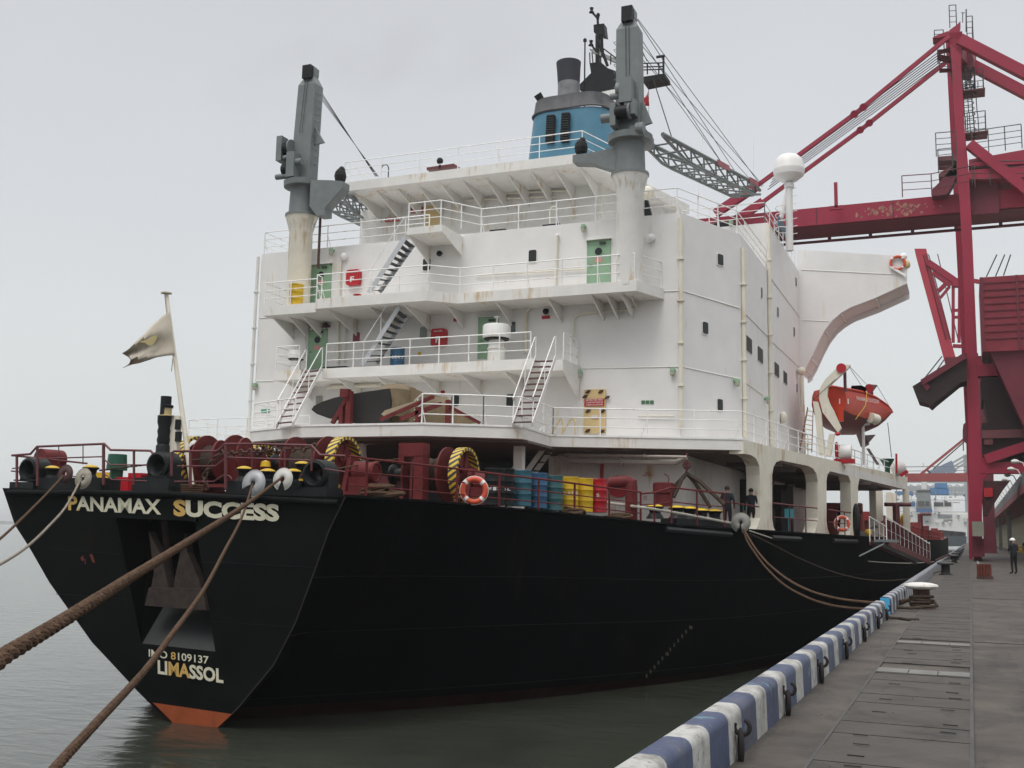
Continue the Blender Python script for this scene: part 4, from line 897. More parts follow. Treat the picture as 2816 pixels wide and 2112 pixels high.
m = MB(); m.cyl((-20.2, 51.2, 24.0), (-20.3, 51.1, 24.45), .2, n=12); m.cyl((-20.3, 51.1, 24.45), (-20.45, 50.9, 24.75), .2, .22, n=12); m.cyl((-19.9, 51.3, 24), (-19.9, 51.3, 24.3), .15, n=10); m.build('small_exhaust', BLKM, FN, True)
m = MB(); m.cyl((-18.35, 52.5, 24.0), (-18.35, 52.5, 28), .04, n=6); m.lathe([(0, 0), (.1, .08), (.1, .2), (0, .3)], (-18.35, 52.5, 28), n=10); m.build('lightning_rod', BLKM, FN)
# ---------------------------------------------------------------- radar mast
RM = part('radar_mast', (-18.5, 60, 16.5), SHIP); ym = 60
def zq(v, x, y, Y=ym): return q(v, x, y, Y=Y)
MB().prism([zq('H', 960, 1060), zq('H', 1100, 1060), zq('H', 1090, 900), zq('H', 940, 930)], (0, 1.6, 0)).build('mast_column', WHITE2, RM)
m = MB(); m.prism([zq('H', 710, 860), zq('H', 830, 740), zq('H', 815, 640), zq('H', 925, 625), zq('H', 1000, 690), zq('H', 1110, 730), zq('H', 1110, 930), zq('H', 960, 930), zq('H', 720, 915)], (0, 1.2, 0)); m.build('mast_wing', BLKM, RM)
MB().prism([zq('Z', 800, 1170), zq('Z', 1155, 1115), zq('Z', 1160, 1180), zq('Z', 820, 1250)], (0, 1.2, 0)).build('radar_platform', BLKM, RM)
m = MB(); m.prism([zq('Z', 95, 960), zq('Z', 155, 960), zq('Z', 150, 530), zq('Z', 95, 530)], (0, .45, 0)); m.build('topmast', BLKM, RM)
MB().prism([zq('Z', 68, 375), zq('Z', 225, 355), zq('Z', 245, 540), zq('Z', 100, 505), zq('Z', 70, 485)], (0, .6, 0)).build('signal_box', BLKM, RM)
m = MB(); m.tube([zq('Z', 135, 370), zq('Z', 130, 280), zq('Z', 50, 190)], .08, 6); m.tube([zq('Z', 130, 290), zq('Z', 138, 230)], .1, 6); m.sph(zq('Z', 138, 230), .12, (1, 1, 1.3), 10, 7)
m.lathe([(0, 0), (.17, .0), (.08, .14), (.13, .3), (0, .32)], zq('Z', 38, 190), n=12); m.tube([zq('Z', 120, 790), zq('Z', 40, 690)], .07, 6); m.lathe([(0, 0), (.17, .0), (.08, .14), (.13, .3), (0, .32)], zq('Z', 30, 690), n=12)
m.tube([zq('Z', 195, 545), zq('Z', 205, 850)], .08, 6); m.tube([zq('Z', 150, 640), zq('Z', 280, 1000)], .1, 6); m.build('mast_lights', BLKM, RM, True)
m = MB(); m.prism([zq('Z', 0, 745), zq('Z', 60, 745), zq('Z', 430, 900), zq('Z', 430, 960), zq('Z', 40, 790)], (0, .25, 0)); m.build('radar_scanner', mat('pale_scanner', (.3, .32, .31), .5), RM)
m = MB(); 
for y0 in (955, 1010, 1055): m.tube([zq('Z', 820, y0+10), zq('Z', 1130, y0)], .04, 5)
for x0 in (885, 1060, 1130): m.tube([zq('Z', x0, 1130), zq('Z', x0, 965)], .045, 5)
m.tube([zq('Z', 1130, 1110), zq('Z', 1130, 860)], .07, 5); m.tube([zq('Z', 1025, 870), zq('Z', 1150, 850)], .09, 5)
for a, b_ in (((10, 800), (15, 960)), ((45, 800), (60, 960)), ((220, 740), (430, 900)), ((330, 840), (330, 980)), ((220, 740), (220, 860))): m.tube([zq('Z', *a), zq('Z', *b_)], .04, 5)
m.build('mast_railing', BLKM, RM)
m = MB(); m.tube([zq('Z', 905, 1230), zq('Z', 910, 1900)], .012, 4); m.tube([zq('Z', 980, 1220), q('Y', 1195, 605, Y=ym)], .03, 4); m.tube([zq('Z', 805, 760), zq('Z', 880, 930)], .02, 4); m.build('halyard', WIRE, RM)
o = MB().grid([[zq('Z', 830+78*i/4, (1490-105*i/4)+(1640-40*i/4-(1490-105*i/4))*j/5)+Vector((0, .12*math.sin(i+j*.7), 0)) for j in range(6)] for i in range(5)]).build('signal_flag', REDB, None, True, solid=.01)
o['label'] = 'small red flag flying from the halyard beside the right ship crane'; o['category'] = 'flag'
# whip aerials
for a, b_ in ((('I', 95, 730), ('I', 50, 1300)), (('I', 218, 780), ('I', 222, 1310)), (('I', 416, 890), ('I', 416, 1200)), (('H', 1988, 1110), ('H', 1950, 1590))):
    m = MB(); p = q(*a, Y=56); r_ = q(*b_, Y=56); m.tube([r_, p], .025, 4, .008); m.build('whip_aerial', RAILW, SHIP)
# satellite dome
SD = part('satellite_dome', (-7.6, 52, 14), SHIP); c = q('C', 650, 150, Y=54)
MB().lathe([(.15, -.68), (.4, -.64), (.74, -.36), (.77, -.2), (.79, -.08), (.79, -.05), (.77, 0), (.75, .22), (.65, .5), (.45, .69), (.22, .78), (0, .81)], c+Vector((0, 0, -.05)), n=32).build('radome', mat('radome_white', (.78, .76, .74), .35, var=.02), SD, True)
m = MB(); pb = q('C', 655, 700, Y=54); m.cyl(pb, c-Vector((0, 0, .75)), .19, .17, n=14); m.cyl(c-Vector((0, 0, 1.05)), c-Vector((0, 0, .85)), .25, .25, n=14); m.cyl(q('C', 600, 480, Y=54), q('C', 645, 290, Y=54), .12, n=8); m.build('pole', WHITE, SD, True)
m = MB()
for i in range(9): p = pb.lerp(c, i/11+.1); m.tube([p+Vector((.2, -.1, 0)), p+Vector((.42, -.2, 0)), p+Vector((.42, -.2, -.0))], .02, 5)
for yy_ in (420, 470, 520, 560): m.torus(q('C', 610, yy_, Y=53.4), (.1, .2, 1), .36, .025, 16, 5, -.5, 3.6)
m.build('climbing_rung', RAILW, SD)
MB().prism([q('C', 575, 465, X=-8.3), q('C', 665, 610, X=-8.3), q('C', 665, 670, X=-8.3), q('C', 575, 530, X=-8.3)], (.06, 0, 0)).build('name_board', mat('name_board_blue', (.05, .12, .17), .5, var=.3), SHIP)
MB().lathe([(0, 0), (.72, 0), (.72, .9), (.6, 1.0), (0, 1.0)], (-11.2, 54, 16.55)).build('deck_tank', BLKM, SHIP, True)
# ---------------------------------------------------------------- provision cranes
def crane(cx_, cy_, z0, zt, tilt, arm, lab):
    C_ = part('provision_crane', (cx_, cy_, z0), SHIP)
    ring = 16.4
    MB().lathe([(0, z0), (.52, z0), (.52, 15.0), (.72, 15.4), (.72, 15.47)], (cx_, cy_, 0), n=28).build('pedestal', CREAM if arm < 0 else WHITE2, C_, True)
    m = MB(); 
    for k in range(12):
        t_ = k*math.pi/6; u = Vector((math.cos(t_), math.sin(t_), 0)); m.prism([Vector((cx_, cy_, 15.0))+u*.5, Vector((cx_, cy_, 15.75))+u*.5, Vector((cx_, cy_, 15.75))+u*.7], u.cross(Vector((0, 0, 1)))*.03)
    m.build('stiffener', WHITE2, C_)
    MB().lathe([(.74, 15.8), (.74, 15.9), (.6, 15.95), (.56, 17.0), (.6, 17.1), (.86, 17.15), (.88, 17.4), (.5, 17.42), (0, 17.42)], (cx_, cy_, 0), n=28).build('slew_column', GREYM, C_, True)
    w_ = .48; h0 = 17.42; h1 = zt-1.0
    m = MB(); m.grid([[Vector((cx_+sx_*w_*k+tilt*(z-h0), cy_+sy_*w_*.75*k, z)) for sx_, sy_ in ((-1, -1), (1, -1), (1, 1), (-1, 1), (-1, -1))] for z, k in ((h0, 1.02), (h1, .93), (h1+.02, .93))])
    m.grid([[Vector((cx_+sx_*wk+tilt*(z-h0), cy_+sy_*wk*.75, z)) for sx_, sy_ in ((-1, -1), (1, -1), (1, 1), (-1, 1), (-1, -1))] for z, wk in ((h1+.02, .45), (h1+.45, .24), (h1+.5, .26), (h1+.85, .26), (h1+.97, .15), (h1+.98, .01))])
    m.build('tower', GREYM, C_)
    tx = cx_+tilt*(h1-h0)
    MB().box((tx-.22, cy_-.42, h1+.3), (tx+.22, cy_-.18, h1+.92)).build('sheave_head', BLKM, C_)
    m = MB(); 
    for dx in (-.05, .08): m.tube([(cx_+dx, cy_-.42, h0+2.2), (tx+dx, cy_-.37, h1+.3)], .012, 4)
    m.build('hoist_wire', WIRE, C_)
    m = MB(); sd = -1 if arm > 0 else 1
    for i in range(11):
        z = h0+.8+i*(h1-h0-1.2)/10; x = cx_+tilt*(z-h0)+sd*w_*.95; m.tube([(x, cy_-.2, z), (x+sd*.14, cy_-.2, z-.02), (x+sd*.14, cy_+.05, z-.02), (x, cy_+.05, z)], .014, 4)
    m.build('climbing_rung', GREYM, C_)
    # winches on the tower foot
    if arm > 0:
        m = MB(); m.box((cx_-.55, cy_-.95, 17.6), (cx_-.32, cy_-.35, 18.5)); m.box((cx_-.2, cy_-.9, 18.5), (cx_+.3, cy_-.4, 19.5)); m.box((cx_+.0, cy_-.85, 18.0), (cx_+.42, cy_-.3, 18.6)); m.build('winch_housing', GREYM, C_)
        m = MB(); m.cyl((cx_-.35, cy_-.75, 18.15), (cx_+.2, cy_-.75, 18.15), .26, n=20); m.build('winch_drum', BLKM, C_, True)
        m = MB(); m.torus((cx_+.2, cy_-.75, 18.15), (1, 0, 0), .27, .05, 22, 7); m.cyl((cx_-.95, cy_-.7, 18.0), (cx_-.55, cy_-.7, 18.0), .18, n=14); m.cyl((cx_-.6, cy_-.7, 18.85), (cx_-.25, cy_-.7, 18.85), .13, n=12); m.cyl((cx_-.35, cy_-.62, 19.1), (cx_-.2, cy_-.62, 19.1), .3, n=18); m.build('winch_motor', GREYM, C_, True)
    else:
        m = MB(); m.box((cx_-1.0, cy_-.8, 18.3), (cx_-.72, cy_-.3, 19.45)); m.box((cx_-.35, cy_-.9, 17.45), (cx_+.05, cy_-.4, 18.6)); m.build('winch_housing', GREYM, C_)
        m = MB(); m.cyl((cx_-.72, cy_-.5, 18.9), (cx_-.4, cy_-.5, 18.9), .3, n=20); m.cyl((cx_-.7, cy_-.55, 17.9), (cx_-.3, cy_-.55, 17.9), .28, n=20); m.build('winch_drum', BLKM, C_, True)
        m = MB(); m.cyl((cx_-.4, cy_-.5, 18.9), (cx_-.34, cy_-.5, 18.9), .4, n=20); m.cyl((cx_-.6, cy_-.7, 18.4), (cx_-.1, cy_-.7, 18.45), .12, n=12); m.cyl((cx_+.05, cy_-.7, 18.15), (cx_+.35, cy_-.7, 18.15), .15, n=12); m.cyl((cx_-1.05, cy_-.6, 17.6), (cx_-.4, cy_-.6, 17.6), .13, n=12); m.build('winch_motor', GREYM, C_, True)
    m = MB(); m.prism([(cx_+.3, cy_-.1, h1-3.2), (cx_+.45+.1, cy_-.1, h1-3.0), (cx_+.9, cy_-.1, h1-3.9), (cx_+.45, cy_-.1, h1-4.0)], (0, .15, 0)) if arm > 0 else m.prism([(tx+.35, cy_-.1, h1-1.9), (tx+.9, cy_-.1, h1-2.75), (tx+.35, cy_-.1, h1-2.8)], (0, .12, 0)); m.build('jib_stop', GREYM, C_)
    for o in C_.children:
        if o.name.startswith('pedestal'): continue
        o.location.z -= .40; WL[o] = WL[o]-Vector((0, 0, .40))
    return C_, Vector((tx, cy_, h1+.2))
C1, T1 = crane(-11.72, 39.0, 11.0, 22.75, -.01, 1, '')
C2, T2 = crane(-27.15, 39.45, 11.0, 22.9, .035, -1, '')
def jib(C_, root, tip, wd, dz, n=9):
    m = MB(); d_ = (tip-root).normalized(); sd = d_.cross(Vector((0, 0, 1))).normalized(); up_ = sd.cross(d_)
    cor = [(-1, 0), (1, 0), (-1, -1), (1, -1)]
    def pt(c, u):
        k = min(1, u*6+.25) if u < .5 else min(1, (1-u)*4+.35)
        kz = min(1, u*5+.1) if u < .5 else min(1, (1-u)*4+.35)
        return root.lerp(tip, u)+sd*wd*c[0]*(.5*k if u > .5 else .5)+up_*dz*c[1]*kz
    for c in cor: m.tube([pt(c, i/12) for i in range(13)], .09 if c[1] == 0 else .07, 6)
    for i in range(1, n+1):
        u = i/(n+1); v_ = (i+1)/(n+1) if i < n else u
        for a, b_ in ((0, 2), (1, 3), (2, 3), (0, 1)): m.tube([pt(cor[a], u), pt(cor[b_], u)], .04, 5)
        for a, b_ in ((0, 2), (1, 3), (2, 3)): m.tube([pt(cor[a], u), pt(cor[b_], v_)], .04, 5)
    return m.build('lattice_jib', GREYM, C_, True), pt
r0 = Vector((-10.95, 39.2, 17.0)); tip1 = q('Y', 2212, 1215, Y=54)
J1, _ = jib(C1, r0, tip1, 1.0, .6, 8)
m = MB(); m.cyl(r0+Vector((-.35, -.75, .05)), r0+Vector((-.05, -.75, .05)), .26, n=16); m.box(r0+Vector((-.6, -.85, -.25)), r0+Vector((-.1, .85, .2))); m.build('jib_heel', GREYM, C1)
d_ = (tip1-r0).normalized(); sd = d_.cross(Vector((0, 0, 1))).normalized()
for u0, u1 in ((.44, .56), (.78, .87)):
    a = r0.lerp(tip1, u0)+sd*.6; b_ = r0.lerp(tip1, u1)+sd*.6
    MB().beam(a, b_, .02, .26).build('load_plate', mat('load_plate_red', (.35, .1, .12), .6, var=.3), J1)
m = MB()
for k in range(6):
    a = T1+Vector((.3, 0, -.1-.28*k)) if k > 1 else T1+Vector((.15+.1*k, 0, .15-.1*k)); b_ = tip1+Vector((-.15*(k % 3), 0, .12))
    m.tube([a+Vector((0, .3*(k % 2), 0)), b_+sd*(.5 if k % 2 else -.5)-d_*(.4*k*.4)], .016, 4)
m.build('luffing_wire', WIRE, C1)
# rest beam with covered object
for (C_, X0, X1, sg) in ((C1, -14.6, -12.2, 1), (C2, -26.5, -24.4, -1)):
    cy_ = 39.0 if sg > 0 else 39.2; m = MB()
    if sg > 0: m.prism([(X1, cy_-.3, 15.9), (X1, cy_-.3, 16.85), (-13.2, cy_-.3, 16.75), (-14.0, cy_-.3, 16.75), (-14.0, cy_-.3, 16.45), (-13.3, cy_-.3, 16.35)], (0, .6, 0)); c = Vector((-13.75, cy_, 17.1))
    else: m.prism([(-26.4, cy_-.3, 16.0), (-26.4, cy_-.3, 17.2), (-25.3, cy_-.3, 17.05), (-24.75, cy_-.3, 16.95), (-24.75, cy_-.3, 16.65), (-25.6, cy_-.3, 15.85), (-25.6, cy_-.3, 15.5), (-26.0, cy_-.3, 15.5)], (0, .6, 0)); c = Vector((-25.05, cy_, 17.3))
    for v_ in m.v: v_.z -= .3
    c.z -= .3; m.build('counter_arm', GREYM, C_)
    m = MB(); m.sph(c, .34, (.8, .8, 1.1), 9, 6); m.sph(c+Vector((.05, 0, .25)), .2, (.8, .8, 1), 7, 5); m.build('covered_lamp', RUBBER, C_)
J2, _ = jib(C2, q('A', 610, 60, Y=40.4), q('A', 610, 60, Y=40.4)+(q('A', 858, 195, Y=47.5)-q('A', 610, 60, Y=40.4))*2.6, 1.0, .7, 11)
m = MB()
for k in range(5): m.tube([T2+Vector((.3, .1*k, -.5-.13*k)), q('G', 1225+8*k, 1235, Y=47)], .015, 4)
m.build('luffing_wire', WIRE, C2)
m = MB(); hp = q('G', 670, 1590, Y=39.4)
for k in range(3): m.tube([hp+Vector((.04*(k-1), 0, .9)), hp+Vector((.04*(k-1), 0, .1))], .012, 4)
m.cyl(hp-Vector((0, 0, .05)), hp+Vector((0, 0, .15)), .12, n=10); m.cyl(hp-Vector((0, 0, 2.6)), hp, .06, n=8); m.build('hook_block', RUSTY, C2)
# big ventilation cowls and gear on the compass deck
MB().prism([q('Y', 870, 1190, Y=50), q('Y', 910, 1125, Y=50), q('Y', 1035, 1260, Y=50), q('Y', 1055, 1500, Y=50), q('Y', 930, 1520, Y=50), q('Y', 870, 1330, Y=50)], (0, 1.2, 0)).build('ventilator_cowl', WHITE, SHIP)
m = MB(); m.sph(q('Y', 885, 1245, Y=47), .34, (1, 1, 1), 12, 8); m.build('searchlight_drum', CREAM, SHIP, True)
m = MB(); m.prism([q('Y', 850, 1330, Y=47), q('Y', 885, 1320, Y=47), q('Y', 935, 1515, Y=47), q('Y', 850, 1515, Y=47)], (0, .25, 0)); m.build('searchlight_stand', BLKM, SHIP)
m = MB(); p = q('G', 1880, 1080, Y=44); m.sph(p, .16, (1, 1, 1.1), 10, 7); m.cyl(p-Vector((0, 0, .4)), p, .05, n=6); m.build('compass_lamp', BLKM, SL)
m = MB(); m.prism([q('G', 1745, 1170, Y=44), q('G', 1745, 1145, Y=44), q('G', 2020, 1105, Y=44), q('G', 2060, 1130, Y=44)], (0, 1, 0)); m.build('red_hatch', DRED, SL)
m = MB(); p = q('Y', 330, 1110, Y=47.5); m.lathe([(0, 0), (.1, 0), (.22, .25), (.18, .4), (0, .45)], p, (.9, -.3, .1), 12); m.build('floodlight', WHITE2, SUP, True)

# ---------------------------------------------------------------- poop deck gear
def ec(px, off=.6, py=1300):               # point on the deck edge curve moved inboard by off, at a photo column
    r = ray('s', px, py); best = None
    for a, b_ in zip(STB[:14], STB[1:15]):
        A = Vector((a.x-off, a.y, 0)); B = Vector((b_.x-off, b_.y, 0)); n = Vector((B.y-A.y, A.x-B.x, 0)); dn = r.dot(n)
        if abs(dn) < 1e-9: continue
        t_ = A.dot(n)/dn; p = CAM+r*t_
        if t_ > 0 and a.y-.3 <= p.y <= b_.y+.01: u = (p.y-a.y)/(b_.y-a.y); return Vector((p.x, p.y, a.z+(b_.z-a.z)*u))
    return None
def zoff(v, x, y, P_):                     # height seen at a pixel above a known plan point
    r = ray(v, x, y); t_ = math.hypot(P_.x, P_.y)/math.hypot(r.x, r.y); return EYE+r.z*t_
# transom rail
RR = part('stern_railing', (-20, YT, 2.4), SHIP); yr = YT+.12
def tz(v, pts): return [q(v, x, y, Y=yr) for x, y in pts]
m = MB(); m.tube(tz('V', [(145, 232), (370, 215), (450, 125), (1270, 90), (1345, 165), (1830, 175), (1868, 215)]), .035, 6)
m.tube(tz('W', [(95, 480), (100, 200), (130, 180), (640, 180), (680, 160), (750, 92), (1150, 92), (1800, 110), (1905, 225), (2212, 238)]), .035, 6); m.build('top_rail', DRED, RR, True)
m = MB(); m.tube(tz('V', [(150, 392), (240, 380)]), .02, 5); m.tube(tz('V', [(470, 272), (1240, 247)]), .02, 5); m.tube(tz('V', [(1270, 280), (1340, 345), (1790, 350)]), .022, 5); m.tube(tz('V', [(1270, 455), (1360, 525), (1790, 545)]), .018, 5)
m.tube(tz('W', [(170, 362), (630, 362), (740, 280)]), .022, 5); m.tube(tz('W', [(760, 255), (1800, 292)]), .022, 5); m.tube(tz('W', [(130, 548), (610, 550), (730, 470), (800, 480), (830, 520)]), .018, 5); m.tube(tz('W', [(1960, 395), (2212, 432)]), .02, 5); m.build('mid_rail', DRED, RR, True)
m = MB()
for v, x, y0, y1, r_ in (('V', 205, 232, 615, .04), ('V', 455, 130, 600, .04), ('V', 1260, 95, 590, .045), ('V', 715, 118, 330, .015), ('V', 1010, 100, 340, .015), ('V', 1630, 175, 590, .035), ('W', 325, 180, 620, .04), ('W', 755, 95, 640, .045), ('W', 1075, 95, 420, .018), ('W', 1475, 105, 420, .018), ('W', 1800, 110, 420, .025)):
    m.tube([q(v, x, y0, Y=yr), q(v, x, y1, Y=yr)], r_, 6)
m.build('stanchion', DRED, RR, True)
a = q('V', 150, 232, Y=yr); m = MB(); m.tube([a, a+Vector((-.6, 3.5, .0))], .03, 5); m.tube([a-Vector((0, 0, .45)), a+Vector((-.6, 3.5, -.45))], .02, 5); m.build('side_rail', DRED, RR)
# starboard quarter rail follows the deck edge
def eb(px, off=.08): return ec(px, off)
def zr(P_, h): return P_+Vector((0, 0, h))
xs = [960, 1008, 1131, 1258, 1374, 1482, 1581, 1676, 1762]
P_ = [eb(x) for x in xs]; m = MB()
for h, r_ in ((1.0, .033), (.64, .02), (.3, .02)):
    m.tube([zr(p, h*(1 if i else 1.03)) for i, p in enumerate(P_)], r_, 6)
for p in P_[1:]: m.tube([p, zr(p, 1.0)], .035, 6)
m.build('quarter_railing', REDM, SHIP, True)
xs = [1762, 1800, 1846, 1916, 1990]; hs = (.95, 1.05, 1.3, 1.3, 1.3); P_ = [eb(x) for x in xs]; m = MB()
P_ = [p for p in P_ if p]
m.tube([zr(p, h) for p, h in zip(P_, hs)], .035, 6); m.tube([zr(p, h*.62) for p, h in zip(P_, hs)], .022, 6)
for p, h in list(zip(P_, hs))[1:]: m.tube([p, zr(p, h)], .035, 6)
m.tube([zr(eb(1990), 1.0), zr(eb(2060), .95), zr(eb(2085), .93)], .03, 6)
m.build('quarter_railing', REDM, SHIP, True)
for x0, x1 in ((2125, 2245), (2275, 2336)):
    m = MB(); A = eb(x0, .25); B = eb(x1, .25)
    if A and B:
        m.tube([zr(A, 1.15), zr(B, 1.15)], .035, 6); m.tube([zr(A, .6), zr(B, .6)], .022, 6)
        for u in (.35, .72): p = A.lerp(B, u); m.tube([p, zr(p, 1.15)], .03, 6)
        m.build('quarter_railing', DRED, SHIP, True)
# closed chocks (panama fairleads)
def chock(v, cx_, cy_, rx, ry, yb, Y, n_=(0, -1, 0)):
    c = q(v, cx_, cy_, Y=Y); e1 = q(v, cx_+rx, cy_, Y=Y); e2 = q(v, cx_, yb, Y=Y); R_ = (e1-c).length; n = Vector(n_)
    K_ = part('closed_chock', (c.x, Y, e2.z), SHIP)
    MB().lathe([(R_*.42, .45), (R_*.42, .1), (R_*.55, 0), (R_*.8, -.1), (R_, -.06), (R_*1.05, .05), (R_*1.05, .5), (R_*.42, .5)], c, -n, 26).build('ring', BLKM, K_, True)
    m = MB(); m.prism([Vector((c.x-R_*1.05, Y+.02, e2.z)), Vector((c.x+R_*1.05, Y+.02, e2.z)), Vector((c.x+R_*1.05, Y+.02, c.z-.05*R_)), Vector((c.x+R_*.7, Y+.02, c.z-.72*R_)), Vector((c.x, Y+.02, c.z-1.02*R_)), Vector((c.x-R_*.7, Y+.02, c.z-.72*R_)), Vector((c.x-R_*1.05, Y+.02, c.z-.05*R_))], (0, .46, 0)); m.box((c.x-R_*1.2, Y-.15, e2.z), (c.x+R_*1.2, Y+.55, e2.z+.04)); m.build('pedestal', BLKM, K_)
chock('V', 355, 405, 108, 120, 545, YT+.4); chock('V', 1930, 350, 130, 140, 500, YT+.3); chock('W', 1850, 460, 148, 155, 640, YT+.4)
m = MB(); c = q('V', 1930, 500, Y=YT+.4); m.box((c.x-.65, YT+.12, 2.35), (c.x+.6, YT+.9, c.z-.02)); c2 = q('V', 355, 560, Y=YT+.4); m.box((c2.x-.45, YT+.12, 2.4), (c2.x+.45, YT+.9, c2.z)); c3 = q('W', 1850, 640, Y=YT+.4); m.box((c3.x-.5, YT+.12, 2.1), (c3.x+.5, YT+.9, c3.z)); m.build('chock_base', BLKM, SHIP)
# roller fairleads with yellow tops
def roller(p, r_=.2, h=.42, first=[None], big=False, fb=[None]):
    if big and fb[0] is None: first = fb; r_ = .265; h = .46
    elif big: dup(fb[0][0], loc=Vector(p)-WL[SHIP]); return
    if first[0] is None:
        K_ = part('fairlead_roller', p, SHIP)
        MB().lathe([(0, 0), (r_*1.2, 0), (r_*1.1, .06), (r_*.72, h*.45), (r_*.85, h*.75), (r_*1.15, h*.86), (r_*1.15, h*.93), (0, h*.94)], p, n=20).build('roller', BLKM, K_, True)
        MB().lathe([(r_*1.02, h*.93), (r_*.9, h*1.02), (r_*.4, h*1.1), (0, h*1.12)], p, n=20).build('top_cap', YEL, K_, True); first[0] = (K_, Vector(p))
        return
    K_ = first[0][0]; dup(K_, loc=Vector(p)-WL[SHIP])
for v, x, y in (('W', 985, 360), ('W', 1270, 390), ('W', 1580, 392), ('V', 640, 355), ('V', 1110, 345)):
    p = q(v, x, y, Y=YT+.6); roller(p-Vector((0, 0, .47)))
p = q('W', 1690, 300, Y=YT+1.6); roller(p-Vector((0, 0, .47)))
for x, y in ((1275, 665), (1370, 672), (1460, 687), (1560, 692), (1110, 655)):
    P_ = ec(1400+x*.3617, .7); P_.z = zoff('N', x, y, P_)-.5; roller(P_, big=True)
m = MB()
for v, xa, xb, y in (('W', 780, 1680, 545), ('V', 480, 1250, 505)):
    a = q(v, xa, y, Y=YT+.3); b_ = q(v, xb, y+15, Y=YT+.3); zt_ = min(a.z, b_.z)+.04; m.box((a.x, YT+.25, 2.2), (b_.x, YT+1.0, zt_))
a = ec(1850, .55); b_ = ec(2010, .55); m.beam(a+Vector((-.15, 0, .12)), b_+Vector((-.15, 0, .12)), .7, .34)
m.build('roller_bed', BLKM, SHIP)
# mooring winches ------------------------------------------------------
STR = bpy.data.materials.new('black_yellow_bands'); STR.use_nodes = True; t = STR.node_tree; b = t.nodes['Principled BSDF']; b.inputs['Roughness'].default_value = .5
tcn = t.nodes.new('ShaderNodeTexCoord'); sp = t.nodes.new('ShaderNodeSeparateXYZ'); t.links.new(tcn.outputs['Object'], sp.inputs[0])
an = mth('ARCTAN2', mth('SUBTRACT', sp.outputs[2], .86), sp.outputs[1]); ff = mth('FRACT', mth('ADD', mth('ADD', mth('MULTIPLY', an, 26/6.2832), mth('MULTIPLY', sp.outputs[0], 3.5)), 40.), 0)
t.links.new(mixc(mth('LESS_THAN', ff, .5), (.65, .45, .04), (.035, .035, .035)), b.inputs['Base Color'])
def winch(x, y, z, s=1, order=1, arch=True):
    W_ = part('mooring_winch', (x, y, z), SHIP); ax = Vector((1, 0, 0)); c = Vector((x, y, z+.95)); R_ = .86; o_ = order
    def at_(dx): return c+Vector((dx*o_, 0, 0))
    BW = MB(); BW.lathe([(R_, -.15), (R_, .15), (R_-.1, .15), (R_-.1, -.15), (R_, -.15)], at_(0), ax, 36); BR = BW.build('brake_wheel', STR, W_, True)
    m = MB()
    for k in range(6):
        a = k*math.pi/3+.3; dv = Vector((0, math.cos(a), math.sin(a))); m.beam(at_(0)+dv*.1, at_(0)+dv*(R_-.06), .14, .06, up=(1, 0, 0))
    m.lathe([(0, -.1), (.18, -.1), (.18, .14), (0, .14)], at_(0), ax, 16); m.lathe([(0, .02), (R_-.25, .02), (R_-.25, .05), (0, .05)], at_(-.08), ax, 24); m.build('spokes', REDM, BR)
    for dx in (-.55, -1.75):
        MB().lathe([(0, -.03), (R_*1.02, -.03), (R_*1.02, .03), (0, .03)], at_(dx), ax, 32).build('drum_flange', REDM, W_, True)
    DR = MB(); 
    DR.lathe([(.5+.04*math.sin(i*2.1), -1.72+i*.078) for i in range(15)], at_(0) if o_ > 0 else at_(0)+Vector((2.3, 0, 0)), ax, 24); DR.build('rope_drum', ROPED, W_, True)
    MB().lathe([(0, 0), (.34, 0), (.34, .06), (.2, .15), (.22, .4), (.36, .52), (.36, .58), (0, .58)], at_(-2.55), ax*o_, 24).build('warping_head', BLKM, W_, True)
    m = MB(); m.cyl(at_(-2.5), at_(.9), .09, n=10); m.build('shaft', DRED, W_)
    m = MB()
    for dx in (.32, -1.95): m.prism([at_(dx)+Vector((-.07, -.55, -.95)), at_(dx)+Vector((-.07, .55, -.95)), at_(dx)+Vector((-.07, .2, .2)), at_(dx)+Vector((-.07, -.2, .2))], (.14, 0, 0))
    m.box(at_(-2.0)+Vector((0, -.6, -.95)), at_(1.0)+Vector((0, .6, -.85))); m.build('bearing_stand', REDM, W_)
    m = MB(); m.cyl(at_(.45)+Vector((0, 0, -.25)), at_(1.15)+Vector((0, 0, -.25)), .3, n=18); m.torus(at_(1.15)+Vector((0, 0, -.25)), ax, .28, .05, 18, 6); m.box(at_(.4)+Vector((0, -.35, -.85)), at_(1.0)+Vector((0, .35, -.4))); m.build('motor', REDM, W_, True)
    if arch:
        m = MB(); a = at_(-1.25)+Vector((0, -1.0, 0)); h_ = .92
        m.box(a+Vector((-.45, -.2, h_-.42)), a+Vector((.42, .22, h_))); m.box(a+Vector((.1, -.2, -.95)), a+Vector((.42, .22, h_-.4))); m.box(a+Vector((-.45, -.2, h_-.65)), a+Vector((-.25, .22, h_-.4))); m.build('guide_arch', REDM, W_)
    return W_
wz = 2.22
cR = q('L', 1040, 430, Y=30.6); winch(cR.x, 30.6, zoff('L', 1040, 430, cR)-.95, order=1)
cL = q('D', 815, 1180, Y=28.6); winch(cL.x, 28.6, zoff('D', 815, 1180, cL)-.95, order=1, arch=False)
cM = q('W', 430, 330, Y=30.5); winch(cM.x-.2, 30.5, zoff('W', 430, 330, cM)-.85, order=-1, arch=False)
cP = q('W', 1000, 330, Y=31.5); winch(cP.x+.6, 31.5, cP.z-1.1, order=1, arch=False)
